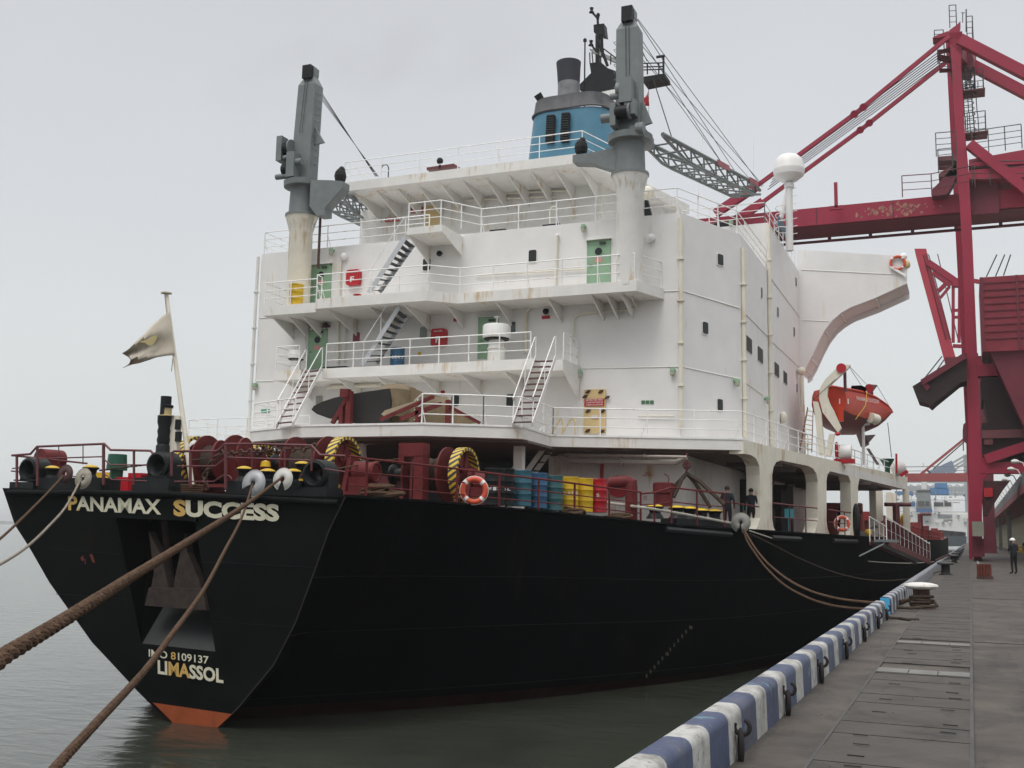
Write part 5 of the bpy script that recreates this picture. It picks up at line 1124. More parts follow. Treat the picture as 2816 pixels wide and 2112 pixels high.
m = MB(); a = q('W', 760, 620, Y=27.5); b_ = q('W', 1060, 250, Y=27.5); m.box((a.x, 27.5, 2.2), (b_.x+.2, 28.3, b_.z)); m.lathe([(0, -.03), (.62, -.03), (.62, .03), (0, .03)], q('W', 990, 260, Y=27.3), (1, .2, 0), 28); m.lathe([(0, -.03), (.6, -.03), (.6, .03), (0, .03)], q('W', 690, 280, Y=27.3), (1, .2, 0), 28); m.build('windlass_gear_case', REDM, SHIP, True)
m = MB(); a = q('D', 1180, 1330, Y=31); m.box((a.x-1.1, 30.6, 2.2), (a.x+.3, 31.4, 3.3)); m.cyl(Vector((a.x-1.3, 30.4, 2.9)), Vector((a.x-.5, 30.4, 2.9)), .42, n=18); m.build('power_unit', DRED, SHIP)
m = MB(); 
for x0, x1, yt, Yp in ((1165, 1350, 210, 33.0), (1380, 1560, 190, 32.5)):
    a = q('W', x0, yt, Y=Yp); b_ = q('W', x1, yt, Y=Yp); w_ = b_.x-a.x; m.prism([Vector((a.x, Yp, 2.2)), Vector((b_.x, Yp, 2.2)), Vector((b_.x, Yp, a.z-.35*w_)), Vector((b_.x-.3*w_, Yp, a.z-.05)), Vector((a.x+.3*w_, Yp, a.z)), Vector((a.x, Yp, a.z-.35*w_))], (0, .6, 0))
m.build('vent_trunk', WHITE2, SHIP)
m = MB(); a = q('V', 600, 280, Y=27); m.cyl((a.x, 26.6, a.z), (a.x+.1, 27.4, a.z), .33, n=20); m.box((a.x-.33, 26.6, 2.3), (a.x+.35, 27.4, a.z)); m.build('air_pipe_head', REDM, SHIP, True)
m = MB(); a = q('V', 1430, 260, Y=25.5); m.cyl((a.x, 25.5, 2.3), (a.x, 25.5, a.z-.1), .19, n=16); m.cyl((a.x, 25.5, a.z-.38), (a.x, 25.5, a.z+.1), .31, .27, n=18); m.build('green_air_pipe', GREEN, SHIP, True)
m = MB(); a = q('V', 1310, 480, Y=27); m.box((a.x-.3, 26.8, 2.3), (a.x+.25, 27.2, a.z+.1)); a = q('D', 490, 1225, Y=26); m.box((a.x-.08, 25.9, a.z-.7), (a.x+.12, 26.1, a.z+.12)); a = q('W', 1240, 330, Y=27.5); m.lathe([(0, 0), (.16, 0), (.13, .16), (0, .2)], a-Vector((0, 0, .1)), n=14); m.build('yellow_fitting', YEL, SHIP)
m = MB(); a = q('V', 1540, 560, Y=25.5); m.box((a.x-.25, 25.3, 2.3), (a.x+.25, 25.7, a.z+.15)); a = q('V', 1690, 530, Y=25.8); m.box((a.x-.25, 25.6, 2.3), (a.x+.25, 26.2, a.z+.2)); m.build('red_valve_box', REDB, SHIP)
# gooseneck vent, reel on the bulkhead
P_ = ec(1400+930*.3617, .55); zt = zoff('N', 930, 480, P_); m = MB(); m.cyl((P_.x, P_.y, 2.0), (P_.x, P_.y, zt-.15), .21, n=18); m.tube([P_+Vector((0, 0, zt-P_.z-.3)), P_+Vector((0, 0, zt-P_.z-.02)), P_+Vector((-.1, 0, zt-P_.z+.0)), P_+Vector((-.75, 0, zt-P_.z-.05))], .2, 14); m.build('gooseneck_vent', REDM, SHIP, True)
a = q('N', 830, 520, Y=41.0); m = MB(); m.cyl((a.x, 40.9, a.z), (a.x, 41.15, a.z), .42, n=26); HR = m.build('hose_reel', REDB, SHIP, True)
P_ = ec(1400+1175*.3617, 2.2); z0 = zoff('N', 1175, 650, P_); m = MB(); m.lathe([(0, 0), (.33, 0), (.35, .45), (.4, .5), (.4, .85), (.35, .88), (0, .88)], (P_.x, P_.y, z0-.1)); m.torus((P_.x, P_.y, z0+.9), (0, 1, 0), .2, .02, 14, 5, -1.5, 1.5); m.build('red_bucket', REDM, SHIP, True)
# hanging sling from the deckhead
P0 = q('N', 1350, 420, Y=39.9); m = MB(); m.torus(P0+Vector((0, 0, .3)), (0, 1, 0), .12, .04, 14, 6); m.tube([P0+Vector((0, 0, .8)), P0], .05, 6); SG = m.build('shackle_swivel', DRED, SHIP)
for (x, y, dy) in ((1150, 690, 0), (1250, 600, .6), (1530, 680, 0), (1640, 660, .6)): m = MB(); m.tube([P0, P0.lerp(q('N', x, y, Y=39.9-dy), .35)+Vector((0, 0, .1)), q('N', x, y, Y=39.9-dy)], .075, 6); m.build('sling_leg', ROPED, SHIP, True)
# stern light column
LC = part('stern_light_column', (-21.5, YT+.9, 2.3), SHIP); yl = YT+1.0
def kq(x, y): return q('K', x, y, Y=yl)
def colx(xa, xb, ya_, yb_, m_, nm, dy=.35, sm=False):
    a = kq(xa, ya_); b_ = kq(xb, yb_); MB().box((a.x, yl-dy/2, b_.z), (b_.x, yl+dy/2, a.z)).build(nm, m_, LC)
a = kq(990, 300); b_ = kq(995, 170); MB().lathe([(.19, 0)]+[(.17+.025*(i % 2), .04+i*.11) for i in range(1, 13)], (a.x+.0, yl, b_.z-1.32+.0)).build('bellows', BLKM, LC, True) if False else None
m = MB(); ca = (kq(960, 250)+kq(1030, 250))/2; m.lathe([(.2, 0), (.2, .25), (.165, .3), (.19, .42), (.165, .54), (.19, .66), (.165, .78), (.2, .9), (.205, 1.1), (.17, 1.12), (.15, 1.13), (.15, 1.65), (0, 1.65)], (ca.x, yl, kq(990, 335).z), n=18); m.build('column', BLKM, LC, True)
zt = kq(990, 95).z; MB().lathe([(0, -.02), (.22, -.02), (.22, .0), (.13, .02), (.13, .22), (.0, .22)], (ca.x+.06, yl, zt), n=18).build('lamp', mat('lamp_amber', (.45, .36, .18), .3), LC, True)
m = MB(); m.lathe([(.16, .21), (.17, .28), (.1, .31), (0, .31)], (ca.x+.06, yl, zt), n=16); m.tube([(ca.x-.0, yl, zt+.31), (ca.x, yl, zt+.4), (ca.x+.12, yl, zt+.4), (ca.x+.12, yl, zt+.31)], .012, 5); m.build('lamp_cap', BLKM, LC)
a = kq(1030, 95); b_ = kq(1065, 315); MB().box((a.x, yl+.05, b_.z), (b_.x, yl+.2, a.z)).build('back_board', CREAM, LC)
m = MB()
for x0, x1, y0, y1 in ((1066, 1080, 118, 178), (1066, 1087, 192, 252)): a = kq(x0, y0); b_ = kq(x1, y1); m.box((a.x, yl, b_.z), (b_.x, yl+.12, a.z))
m.build('junction_box', BLKM, LC)
# flagstaff and ensign
FS = part('flagstaff', q('W', 350, 610, Y=YT+1.2), SHIP); yf = YT+1.2
fb = q('W', 345, 600, Y=yf); ft = q('U', 688, 190, Y=yf); MB().tube([fb, ft], .075, 10, .055).build('staff', CREAM, FS, True)
m = MB(); m.cyl(ft, ft+Vector((0, 0, .03)), .16, n=12); m.build('truck', CREAM, FS)
m = MB(); m.tube([q('U', 672, 200, Y=yf-.1), q('U', 690, 370, Y=yf-.1)], .008, 4); m.tube([q('U', 748, 780, Y=yf-.1), q('U', 735, 900, Y=yf-.1)], .012, 4); m.build('halyard', WIRE, FS)
top = [(717, 350), (640, 410), (560, 480), (480, 565), (400, 640), (340, 700), (285, 735)]; bot = [(765, 750), (690, 757), (600, 772), (520, 800), (440, 825), (375, 838), (290, 868)]
rows = []
for i, (a, b_) in enumerate(zip(top, bot)):
    r_ = []
    for j in range(13):
        u = j/12; x = a[0]+(b_[0]-a[0])*u; y = a[1]+(b_[1]-a[1])*u
        if i == 6: x += 75*math.sin(math.pi*u); y -= 0
        wv = .16*math.sin(u*9+i*1.1)*(i/6)**.6+.1*i*.3; r_.append(q('U', x, y, Y=yf-.1+wv))
    rows.append(r_)
fl = MB().grid(rows).build('ensign', FLAGM, None, True, solid=.012); fl['label'] = 'tattered cream flag with a faded yellow patch on the stern flagstaff'; fl['category'] = 'flag'
pt_ = [(430, 632), (500, 615), (560, 580), (612, 572), (595, 620), (560, 665), (520, 660), (495, 640)]
MB().prism([q('U', x, y, Y=yf-.21) for x, y in pt_], (0, -.01, 0)).build('faded_emblem', mat('faded_yellow', (.46, .38, .19), .9, var=.15), fl)
# hanging anchor-chain along the rail
CH = MB(); cp = [('W', 520, 620, 0), ('W', 500, 480, 0), ('W', 590, 310, 0), ('W', 700, 200, 0), ('W', 830, 215, 0), ('W', 1000, 190, 0), ('W', 1200, 190, 0), ('W', 1400, 150, 0), ('W', 1700, 150, 0), ('W', 1900, 110, 0)]
pp = [q(a, x, y, Y=YT+1.4) for a, x, y, _ in cp]; L_ = []
for a, b_ in zip(pp[:-1], pp[1:]):
    n = max(1, round((b_-a).length/.15)); L_ += [(a.lerp(b_, i/n), (b_-a).normalized()) for i in range(n)]
for i, (p, dv) in enumerate(L_):
    sdv = dv.cross(Vector((0, 1, .1))).normalized() if i % 2 else Vector((0, 1, .1)).normalized(); st = len(CH.v); CH.torus(p, sdv, .075, .032, 10, 6)
CH.build('spare_chain', RUSTY, SHIP, True)

# ================================================================ THINGS ON AND ROUND THE SHIP
def lab(o, l, c, g=None):
    o['label'] = l; o['category'] = c
    if g: o['group'] = g
    return o
# oil drums
def drum(p, m_, label, h=.95, r=.29, txt=None, lidm=None, grp='steel drums lined up at the starboard rail'):
    D = thing('steel_drum', p, label, 'drum', grp)
    pr = [(0, .01), (r-.01, .01), (r, 0), (r+.008, .02), (r, .04)]
    for zr_ in (.34, .66): pr += [(r, h*zr_-.03), (r+.014, h*zr_), (r, h*zr_+.03)]
    for k in (.12, .2, .8, .88): pass
    pr += [(r, h-.04), (r+.008, h-.02), (r, h)]
    MB().lathe(pr, p, n=28).build('shell', m_, D, True)
    m = MB(); m.lathe([(r-.005, h-.012), (0, h-.012)], p, n=28); m.torus(Vector(p)+Vector((0, 0, h)), (0, 0, 1), r, .012, 28, 6); m.build('lid', lidm or m_, D, True)
    if txt:
        s_, zz, hh, ml = txt; n = Vector((CAM.x-p[0], CAM.y-p[1], 0)).normalized(); sd = Vector((-n.y, n.x, 0))*-1
        if sd.dot(RT) < 0: sd = -sd
        for i, c_ in enumerate(s_):
            if c_ == ' ': continue
            a0 = (i-(len(s_)-1)/2)*.145/r*.9; nn = (n*math.cos(a0)+sd*math.sin(a0)); ss = (sd*math.cos(a0)-n*math.sin(a0)); c0 = Vector(p)+nn*(r+.012)+Vector((0, 0, zz))
            text(c_, c0-ss*.05, c0+ss*.05, (0, 0, hh), ml, D, off=.02, ext=.003)
    return D
DM = [(1275, BLKM, 'black steel drum half hidden behind the orange lifebuoy on the rail', ('WIS', .43, .1, SIGNW)), (1350, BLKM, 'black steel drum with a white lettered band, left of the first blue one', ('OBL', .43, .1, SIGNW)),
      (1480, TEAL, 'teal blue steel drum next to the black drums', None), (1603, BLUD, 'brighter blue steel drum, middle of the three blue ones', None),
      (1720, TEAL2, 'greenish teal steel drum beside the first yellow one', None), (1840, YEL, 'yellow steel drum with white stencilled letters reading RBAGE', ('RBAGE', .5, .12, SIGNW)),
      (1952, YEL, 'plain yellow steel drum next to the bright red drum', None), (2058, REDB, 'bright red steel drum at the right end of the row', ('S', .5, .1, SIGNW))]
for x, m_, lb, tx in DM:
    P_ = ec(900+x*.3617, .62); top_y = {1275: 385, 1350: 388, 1480: 400, 1603: 420, 1720: 440, 1840: 450, 1952: 460, 2058: 465}[x]
    zt = zoff('L', x, top_y, P_); h = min(1.08, max(.9, zt-P_.z-.08)); drum(Vector((P_.x, P_.y, zt-h)), m_, lb, h=h, r=.3, txt=tx)
m = MB(); A = ec(1340, .3); B = ec(1670, .3); m.beam(A+Vector((-.4, 0, .06)), B+Vector((-.4, 0, .06)), .8, .05); m.build('drum_pallet', RUBBER, SHIP)
drum(Vector((-26.0, 39.6, 8.22)), DGREY, 'unused', h=.01, r=.01) if False else None
p = q('A', 368, 940, Y=38.62); drum(Vector((p.x, 38.62, 11.13)), YEL, 'yellow steel drum on the upper balcony beside the left crane pedestal', h=.95, r=.3, grp='steel drums kept on the balconies')
p = q('A', 1140, 1375, Y=39.0); drum(Vector((p.x, 39.0, 8.22)), BLUD, 'blue steel drum lettered ZERO WASTE on the lower balcony', h=.88, r=.3, grp='steel drums kept on the balconies', txt=('ZERO', .4, .12, SIGNW))
# lifebuoys
def buoy(c, n_, label, R_=.3, r_=.075, grp='lifebuoys hung round the ship', mm=ORING, bm=SIGNW):
    n = Vector(n_).normalized(); B = thing('lifebuoy', c, label, 'lifebuoy', grp)
    MB().torus(c, n, R_, r_, 36, 12).build('ring', mm, B, True)
    m = MB(); u = Vector((0, 0, 1)); a = n.cross(u).normalized(); b_ = n.cross(a)
    for k in range(4):
        t_ = math.pi/4+k*math.pi/2
        m.torus(c, n, R_, r_*1.06, 3, 12, t_-.13, t_+.13)
    m.build('reflective_band', bm, B, True)
    m = MB(); m.torus(c, n, R_+r_*1.05, .012, 30, 5); m.build('grab_line', SIGNW, B, True); return B
P_ = ec(1305, -.1); z = zoff('L', 1130, 550, P_); buoy(Vector((P_.x, P_.y, z)), (.45, -1, 0), 'orange lifebuoy with grey bands hanging on the quarter rail below the striped winch wheel', R_=.32)
buoy(q('C', 1373, 780, Y=YW-.12), (0, -1, 0), 'red and white lifebuoy on the outer end of the bridge wing', R_=.36, bm=SIGNW)
m = MB(); m.beam(q('C', 1325, 805, Y=YW-.15), q('C', 1425, 865, Y=YW-.15), .08, .12); m.sph(q('C', 1412, 738, Y=YW), .2, (1, 1, 1), 10, 6); m.build('wing_end_fitting', RAILW, WING)
m = MB(); m.sph(q('C', 1438, 790, Y=YW), .2, (.8, .8, 1.2), 10, 6); m.build('smoke_float', TANP, WING, True)
a = ec(2312, .35); 
if a: buoy(Vector((a.x, a.y+.1, zoff('O', 800, 920, a))), (.4, -1, 0), 'orange lifebuoy seen through the third arch of the side screen', R_=.3)
# coiled rope heaps on the poop edge
def coil(px, n, lbl, v='L', s=1.):
    P_ = ec(px, .35); m = MB()
    for k in range(n): 
        c = P_+Vector((random.uniform(-.15, .15), random.uniform(-.3, .3), .1+.055*k)); m.torus(c, (random.uniform(-.25, .25), random.uniform(-.25, .25), 1), (.42-.03*k)*s, .045, 20, 6)
    return lab(m.build('rope_heap', ROPE, None, True), lbl, 'rope')
coil(1055, 6, 'heap of brown rope on deck by the quarter rail, left of the red arch'); coil(1285, 3, 'low coil of brown rope under the orange lifebuoy', s=.8); coil(1580, 3, 'low coil of brown rope below the yellow drums', s=.9); coil(1700, 3, 'low coil of brown rope at the foot of the red gooseneck vent', s=.8)
p = q('W', 345, 600, Y=YT+.5); m = MB(); [m.torus((p.x, p.y, 2.42+.06*k), (0, 0, 1), .24+.008*k, .035, 24, 6) for k in range(5)]; lab(m.build('rope_basket', ROPE, None, True), 'round coil of brown rope at the foot of the flagstaff', 'rope')
# spare propeller lashed on the boat deck
PR = thing('spare_propeller', (-19.9, 34.6, 5.21), 'big spare bronze propeller lashed on the boat deck above the winches', 'propeller')
def leaf(outline, Y, dy, name, mat_, bulge=.25, tilt=0.):
    P_ = [q('D', x, y, Y=Y) for x, y in outline]; c = sum(P_, Vector())/len(P_); rings = []
    for k, s_ in enumerate((1, .75, .5, .25)):
        rings.append([c+(p-c)*s_+Vector((0, -bulge*(1-s_*s_)+tilt*(p.x-c.x)*s_, 0)) for p in P_])
    return MB().prism(P_, (0, dy, 0)).build(name, mat_, PR)
BD2 = mat('shaded_propeller_face', (.012, .011, .01), .6, rust=.3, rcol=(.06, .07, .02), streak=False, var=.3)  # bronze blade made near-black; shade on its underside is put into the colour
leaf([(570, 765), (590, 735), (650, 705), (740, 675), (850, 650), (1000, 625), (1160, 605), (1175, 700), (1165, 880), (1000, 880), (850, 862), (700, 830), (610, 797)], 34.0, .07, 'blade', BD2, .03)
leaf([(1150, 605), (1200, 585), (1340, 600), (1440, 640), (1560, 665), (1640, 740), (1750, 800), (1860, 862), (1700, 880), (1400, 880), (1170, 880)], 34.5, .07, 'blade', BRONZE, .08)
leaf([(1100, 800), (1130, 770), (1300, 715), (1480, 668), (1600, 665), (1620, 690), (1560, 720), (1400, 735), (1280, 770), (1150, 830)], 33.7, .06, 'blade', mat('bronze_edge', (.34, .28, .19), .5, rust=.4, rcol=(.2, .05, .05), streak=False, rscale=2), .08)
hc = q('D', 1240, 600, Y=34.9); MB().lathe([(.75, -1.2), (.8, -.2), (.62, 0), (.5, .05), (0, .05)], hc, (0, .1, 1), 28).build('hub', BRONZE, PR, True)
m = MB()
for x0, x1, y0, y1, Y in ((835, 862, 622, 865, 33.6), (780, 805, 750, 865, 33.8), (1360, 1382, 745, 865, 33.4), (1590, 1610, 690, 865, 33.6)):
    a = q('D', x0, y0, Y=Y); b_ = q('D', x1, y1, Y=Y); m.box((a.x, Y, 5.21), (b_.x, Y+.2, a.z))
m.beam(q('D', 730, 870, Y=33.9), q('D', 850, 660, Y=33.9), .12, .14); m.beam(q('D', 1095, 840, Y=33.5), q('D', 1500, 665, Y=33.5), .1, .12); m.beam(q('D', 1250, 835, Y=33.45), q('D', 1560, 720, Y=33.45), .1, .14); m.beam(q('D', 1600, 730, Y=33.7), q('D', 1850, 865, Y=33.7), .1, .1); m.beam(q('D', 800, 640, Y=33.6), q('D', 860, 640, Y=33.6), .25, .3); m.build('cradle', REDM, PR)

# people ---------------------------------------------------------------
def person(loc, face, label, pose, helmet=None, shirt=CLOTHD, h=1.74):
    """pose: dict of joints in a frame where the person faces -Y, x to their left seen from the front, metres for a 1.74 m adult"""
    J = dict(pelvis=(0, 0, .93), belly=(0, 0, 1.08), chest=(0, .0, 1.30), neck0=(0, .01, 1.44), neck=(0, 0, 1.52), head=(0, -.01, 1.60), crown=(0, 0, 1.68),
             shl=(.18, .01, 1.40), shr=(-.18, .01, 1.40), ell=(.24, .02, 1.12), elr=(-.24, .02, 1.12), wrl=(.25, -.08, .87), wrr=(-.25, -.08, .87),
             hipl=(.09, 0, .88), hipr=(-.09, 0, .88), knl=(.10, -.02, .48), knr=(-.10, -.02, .48), anl=(.10, .02, .08), anr=(-.10, .02, .08), tol=(.13, -.17, .03), tor=(-.13, -.17, .03))
    J.update(pose); names = list(J); idx = {n: i for i, n in enumerate(names)}; vs = [Vector(J[n]) for n in names]
    R_ = dict(pelvis=(.16, .12), belly=(.145, .11), chest=(.165, .12), neck0=(.085, .075), neck=(.055, .055), head=(.08, .095), crown=(.068, .08), shl=(.07, .07), shr=(.07, .07), ell=(.047, .047), elr=(.047, .047),
              wrl=(.034, .03), wrr=(.034, .03), hipl=(.1, .1), hipr=(.1, .1), knl=(.065, .065), knr=(.065, .065), anl=(.045, .05), anr=(.045, .05), tol=(.04, .03), tor=(.04, .03))
    E_ = [('pelvis', 'belly'), ('belly', 'chest'), ('chest', 'neck0'), ('neck0', 'neck'), ('neck', 'head'), ('head', 'crown'), ('chest', 'shl'), ('chest', 'shr'), ('shl', 'ell'), ('shr', 'elr'), ('ell', 'wrl'), ('elr', 'wrr'),
          ('pelvis', 'hipl'), ('pelvis', 'hipr'), ('hipl', 'knl'), ('hipr', 'knr'), ('knl', 'anl'), ('knr', 'anr'), ('anl', 'tol'), ('anr', 'tor')]
    ed = [(idx[a], idx[b_]) for a, b_ in E_]; rad = [R_[n] for n in names]
    for sd, wn_, en in ((1, 'wrl', 'ell'), (-1, 'wrr', 'elr')):
        wv = Vector(J[wn_]); d_ = (wv-Vector(J[en])).normalized(); sx_ = d_.cross(Vector((0, 1, 0.2))).normalized()
        palm = wv+d_*.07; vs.append(palm); rad.append((.038, .02)); ed.append((idx[wn_], len(vs)-1)); pi_ = len(vs)-1
        for k in range(4):
            f0 = palm+d_*.035+sx_*(k-1.5)*.021; f1 = f0+d_*(.045-.006*abs(k-1.5))+Vector((0, -.014, 0)); f2 = f1+d_*.02+Vector((0, -.02, 0))
            for f_, r_ in ((f0, .010), (f1, .009), (f2, .008)): vs.append(f_); rad.append((r_, r_))
            n0 = len(vs); ed += [(pi_, n0-3), (n0-3, n0-2), (n0-2, n0-1)]
        t0 = wv+d_*.03+sx_*sd*.035+Vector((0, -.015, 0)); t1 = t0+d_*.035+Vector((0, -.02, 0)); vs += [t0, t1]; rad += [(.012, .012), (.01, .01)]; ed += [(pi_, len(vs)-2), (len(vs)-2, len(vs)-1)]
    me = bpy.data.meshes.new('person'); me.from_pydata(vs, ed, []); ob = bpy.data.objects.new('person', me); SC.collection.objects.link(ob)
    sk = ob.modifiers.new('skin', 'SKIN'); sk.use_smooth_shade = True
    for i, v_ in enumerate(me.skin_vertices[0].data): v_.radius = rad[i]; v_.use_root = (i == 0)
    ss = ob.modifiers.new('sub', 'SUBSURF'); ss.levels = 1; ss.render_levels = 1
    bpy.context.view_layer.update(); dg = bpy.context.evaluated_depsgraph_get(); m2 = bpy.data.meshes.new_from_object(ob.evaluated_get(dg)); bpy.data.objects.remove(ob)
    for mm in (SKIN, shirt, TROU): m2.materials.append(mm)
    wl_, wr_ = Vector(J['wrl']), Vector(J['wrr'])
    for p in m2.polygons:
        c = p.center; p.use_smooth = True
        hand = min((c-wl_-(wl_-Vector(J['ell'])).normalized()*.06).length, (c-wr_-(wr_-Vector(J['elr'])).normalized()*.06).length) < .065
        p.material_index = 0 if (c.z > J['neck'][2]-.02 or hand) else (1 if (c.z > .94 or (abs(c.x) > .18 and c.z > .7)) else 2)
    sc_ = h/1.74; M_ = Matrix.Rotation(face, 4, 'Z') @ Matrix.Scale(sc_, 4); m2.transform(M_)
    o = bpy.data.objects.new('person', m2); SC.collection.objects.link(o); o.location = loc; WL[o] = Vector(loc); lab(o, label, 'person')
    def ch_(mb, nm, mt):
        mb.v = [Vector(loc)+(M_ @ v_) for v_ in mb.v]; mb.build(nm, mt, o, True)
    hd = Vector(J['head'])
    if helmet:
        m = MB(); m.sph(hd+Vector((0, 0, .04)), .125, (1, 1.12, .95), 18, 8, 0.0, 1.0); m.lathe([(.125, .035), (.155, .03), (.155, .045), (.12, .05)], hd+Vector((0, -.01, 0)), n=18); ch_(m, 'hard_hat', helmet)
    else: m = MB(); m.sph(hd+Vector((0, .02, .035)), .105, (.9, 1.02, 1.0), 14, 8, -.35, 1.0); ch_(m, 'hair', HAIR)
    m = MB(); m.cbox(hd+Vector((0, -.105, .0)), (.022, .03, .045)); 
    ch_(m, 'nose', SKIN)
    m = MB(); [m.sph(hd+Vector((sx_*.033, -.088, .02)), .011, (1, .6, .8), 8, 5) for sx_ in (-1, 1)]; m.cbox(hd+Vector((0, -.087, -.045)), (.045, .01, .008)); ch_(m, 'eyes_and_mouth', HAIR)
    return o
hat = mat('white_hard_hat', (.8, .8, .78), .3, var=.02)
person((1.93, 58.9, 0), math.radians(-145), 'person in dark navy overalls and white hard hat standing alone on the quay', dict(head=(0, -.05, 1.59), crown=(0, -.07, 1.66), ell=(.25, -.02, 1.13), wrl=(.12, -.25, 1.12), elr=(-.25, -.02, 1.13), wrr=(-.1, -.25, 1.15), knl=(.1, -.03, .48), anl=(.14, .05, .08), tol=(.19, -.12, .03)), hat)
person((4.5, 107, 0), math.radians(160), 'person in dark clothes and white hard hat cut off by the right edge', dict(), hat)
P_ = ec(2006, .35); person((P_.x-.15, P_.y+.3, 1.72), math.radians(175), 'person in black jacket, left of the pair inside the deck opening', dict(elr=(-.27, .03, 1.13), wrr=(-.2, -.2, .98), ell=(.27, .03, 1.13), wrl=(.2, -.2, .98)), None)
P_ = ec(2064, .35); person((P_.x-.1, P_.y+.6, 1.72), math.radians(190), 'person in black jacket, right of the pair beside the white arch', dict(), None)

# lifeboat, davits and gear on the boat deck ---------------------------
LBT = thing('lifeboat', q('T', 1250, 1150, Y=61), 'orange enclosed lifeboat hanging in white davits beside the bridge wing', 'lifeboat')
ST = [(57.0, 935, 490, 640, 1030, .55), (58.2, 1060, 510, 700, 1130, .95), (60, 1230, 545, 780, 1190, 1.2), (62, 1420, 625, 850, 1190, 1.15), (64, 1540, 705, 880, 1130, .85), (65.6, 1615, 765, 880, 1010, .45), (66.6, 1662, 830, 870, 900, .12)]
rows = []; rowsb = []
for Y, x, ys, ym_, yk, wd in ST:
    s_ = q('T', x, ys, Y=Y); k_ = q('T', x, yk, Y=Y); c = s_.x-wd; H_ = s_.z-k_.z
    up_ = [Vector((s_.x, Y, s_.z)), Vector((s_.x+.1, Y, s_.z-.12*H_)), Vector((s_.x+.14, Y, s_.z-.35*H_)), Vector((s_.x+.0, Y, s_.z-.6*H_))]
    lo_ = [Vector((s_.x+.0, Y, s_.z-.6*H_)), Vector((s_.x-.35*wd, Y, s_.z-.84*H_)), Vector((c, Y, k_.z)), Vector((c-.65*wd, Y, s_.z-.84*H_)), Vector((c-wd, Y, s_.z-.6*H_))]
    rows.append([Vector((2*c-p.x, Y, p.z)) for p in reversed(up_)]+[Vector((c, Y, s_.z+.25*min(1, wd)))]+up_); rowsb.append(lo_)
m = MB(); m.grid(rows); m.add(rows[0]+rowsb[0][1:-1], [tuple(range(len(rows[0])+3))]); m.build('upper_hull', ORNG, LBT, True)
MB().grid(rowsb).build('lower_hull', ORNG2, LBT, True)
m = MB(); m.tube([r_[5]+Vector((.03, -.03, 0)) for r_ in rows], .07, 6); m.tube([rows[0][3], rows[0][4], rows[0][5]], .07, 6); m.build('gunwale', ORNG, LBT, True)
a = q('T', 1130, 680, Y=58.8); b_ = q('T', 1390, 720, Y=61.8); a.x += .1; text('PANAMAX SUCCESS', Vector((rows[1][6].x+.12, 58.4, a.z)), Vector((rows[3][6].x+.1, 61.8, b_.z)), (0, 0, .2), SIGNW, LBT, off=.01)
a = q('T', 865, 770, Y=56.9); b_ = q('T', 940, 990, Y=56.9); m = MB(); m.box((a.x, 56.75, b_.z), (b_.x, 56.98, a.z)); m.build('rudder', ORNG, LBT)
m = MB(); 
for x0 in (870, 1000): a = q('T', x0, 645, Y=56.9); m.box((a.x, 56.9, a.z-.26), (a.x+.05, 56.99, a.z))
m.build('reflective_strip', SIGNW, LBT)
m = MB(); m.tube([q('T', 1230, 540, Y=59.9)+Vector((.22, 0, 0)), q('T', 1190, 750, Y=59.5)+Vector((.28, 0, 0)), q('T', 1060, 960, Y=58.5)+Vector((.2, 0, 0))], .02, 5); m.build('lifeline', YEL, LBT)
m = MB(); m.prism([q('T', 1185, 510, Y=60), q('T', 1210, 440, Y=60), q('T', 1290, 480, Y=60), q('T', 1275, 550, Y=60)], (-.5, 0, 0)); m.build('canopy_hatch', GREEN, LBT)
for nm, Y, polys in (('near', 56.3, [[(1040, 130), (1000, 190), (880, 300), (700, 470), (690, 600), (730, 720), (790, 830), (905, 1090), (850, 1160), (620, 850), (565, 640), (580, 480), (660, 350), (850, 160), (910, 120)],
                       [(470, 680), (550, 690), (600, 860), (615, 1060), (650, 1500), (560, 1500), (500, 870)], [(720, 1180), (800, 1180), (740, 1520), (640, 1520)]]),
                     ('far', 65.0, [[(1290, 560), (1300, 450), (1350, 425), (1450, 435), (1370, 540), (1330, 575)], [(1110, 1130), (1190, 1120), (1330, 1330), (1270, 1370), (1200, 1380)], [(1260, 1200), (1420, 1190), (1290, 1340)], [(1280, 1400), (1330, 1400), (1480, 1640), (1440, 1650)]])):
    DV = part('lifeboat_davit', q('T', polys[0][0][0], 1400, Y=Y), SHIP)
    for i, pl in enumerate(polys): MB().prism([q('T', x, y, Y=Y) for x, y in pl], (0, .3, 0)).build('davit_arm', CREAM if nm == 'near' else mat('grey_davit', (.2, .16, .16), .5), DV)
    cx_, cy_ = (905, 180) if nm == 'near' else (1330, 485)
    m = MB(); m.lathe([(0, 0), (.24, 0), (.24, .1), (0, .1)], q('T', cx_, cy_, Y=Y-.01), (0, -1, 0), 20); m.build('sheave', REDB, DV, True)
    m = MB(); a = q('T', 958 if nm == 'near' else 1370, 240 if nm == 'near' else 530, Y=Y+.4); m.cyl(a, a-Vector((0, 0, 1.0 if nm == 'near' else .4)), .08, n=8); m.build('fall_block', DRED, DV)
m = MB(); m.tube([q('T', 1030, 150, Y=56.4), q('T', 1290, 430, Y=65)], .015, 4); m.tube([q('T', 1025, 160, Y=56.4), q('T', 1200, 430, Y=62)], .015, 4); m.tube([q('T', 1450, 450, Y=65), q('T', 1640, 770, Y=66.4)], .015, 4); m.tube([q('T', 1610, 1010, Y=66), q('T', 1670, 1540, Y=66)], .02, 4); m.tube([q('T', 1020, 160, Y=56.4), q('T', 590, 560, Y=56.2), q('T', 480, 650, Y=56.2)], .015, 4); m.build('davit_wire', WIRE, SHIP)
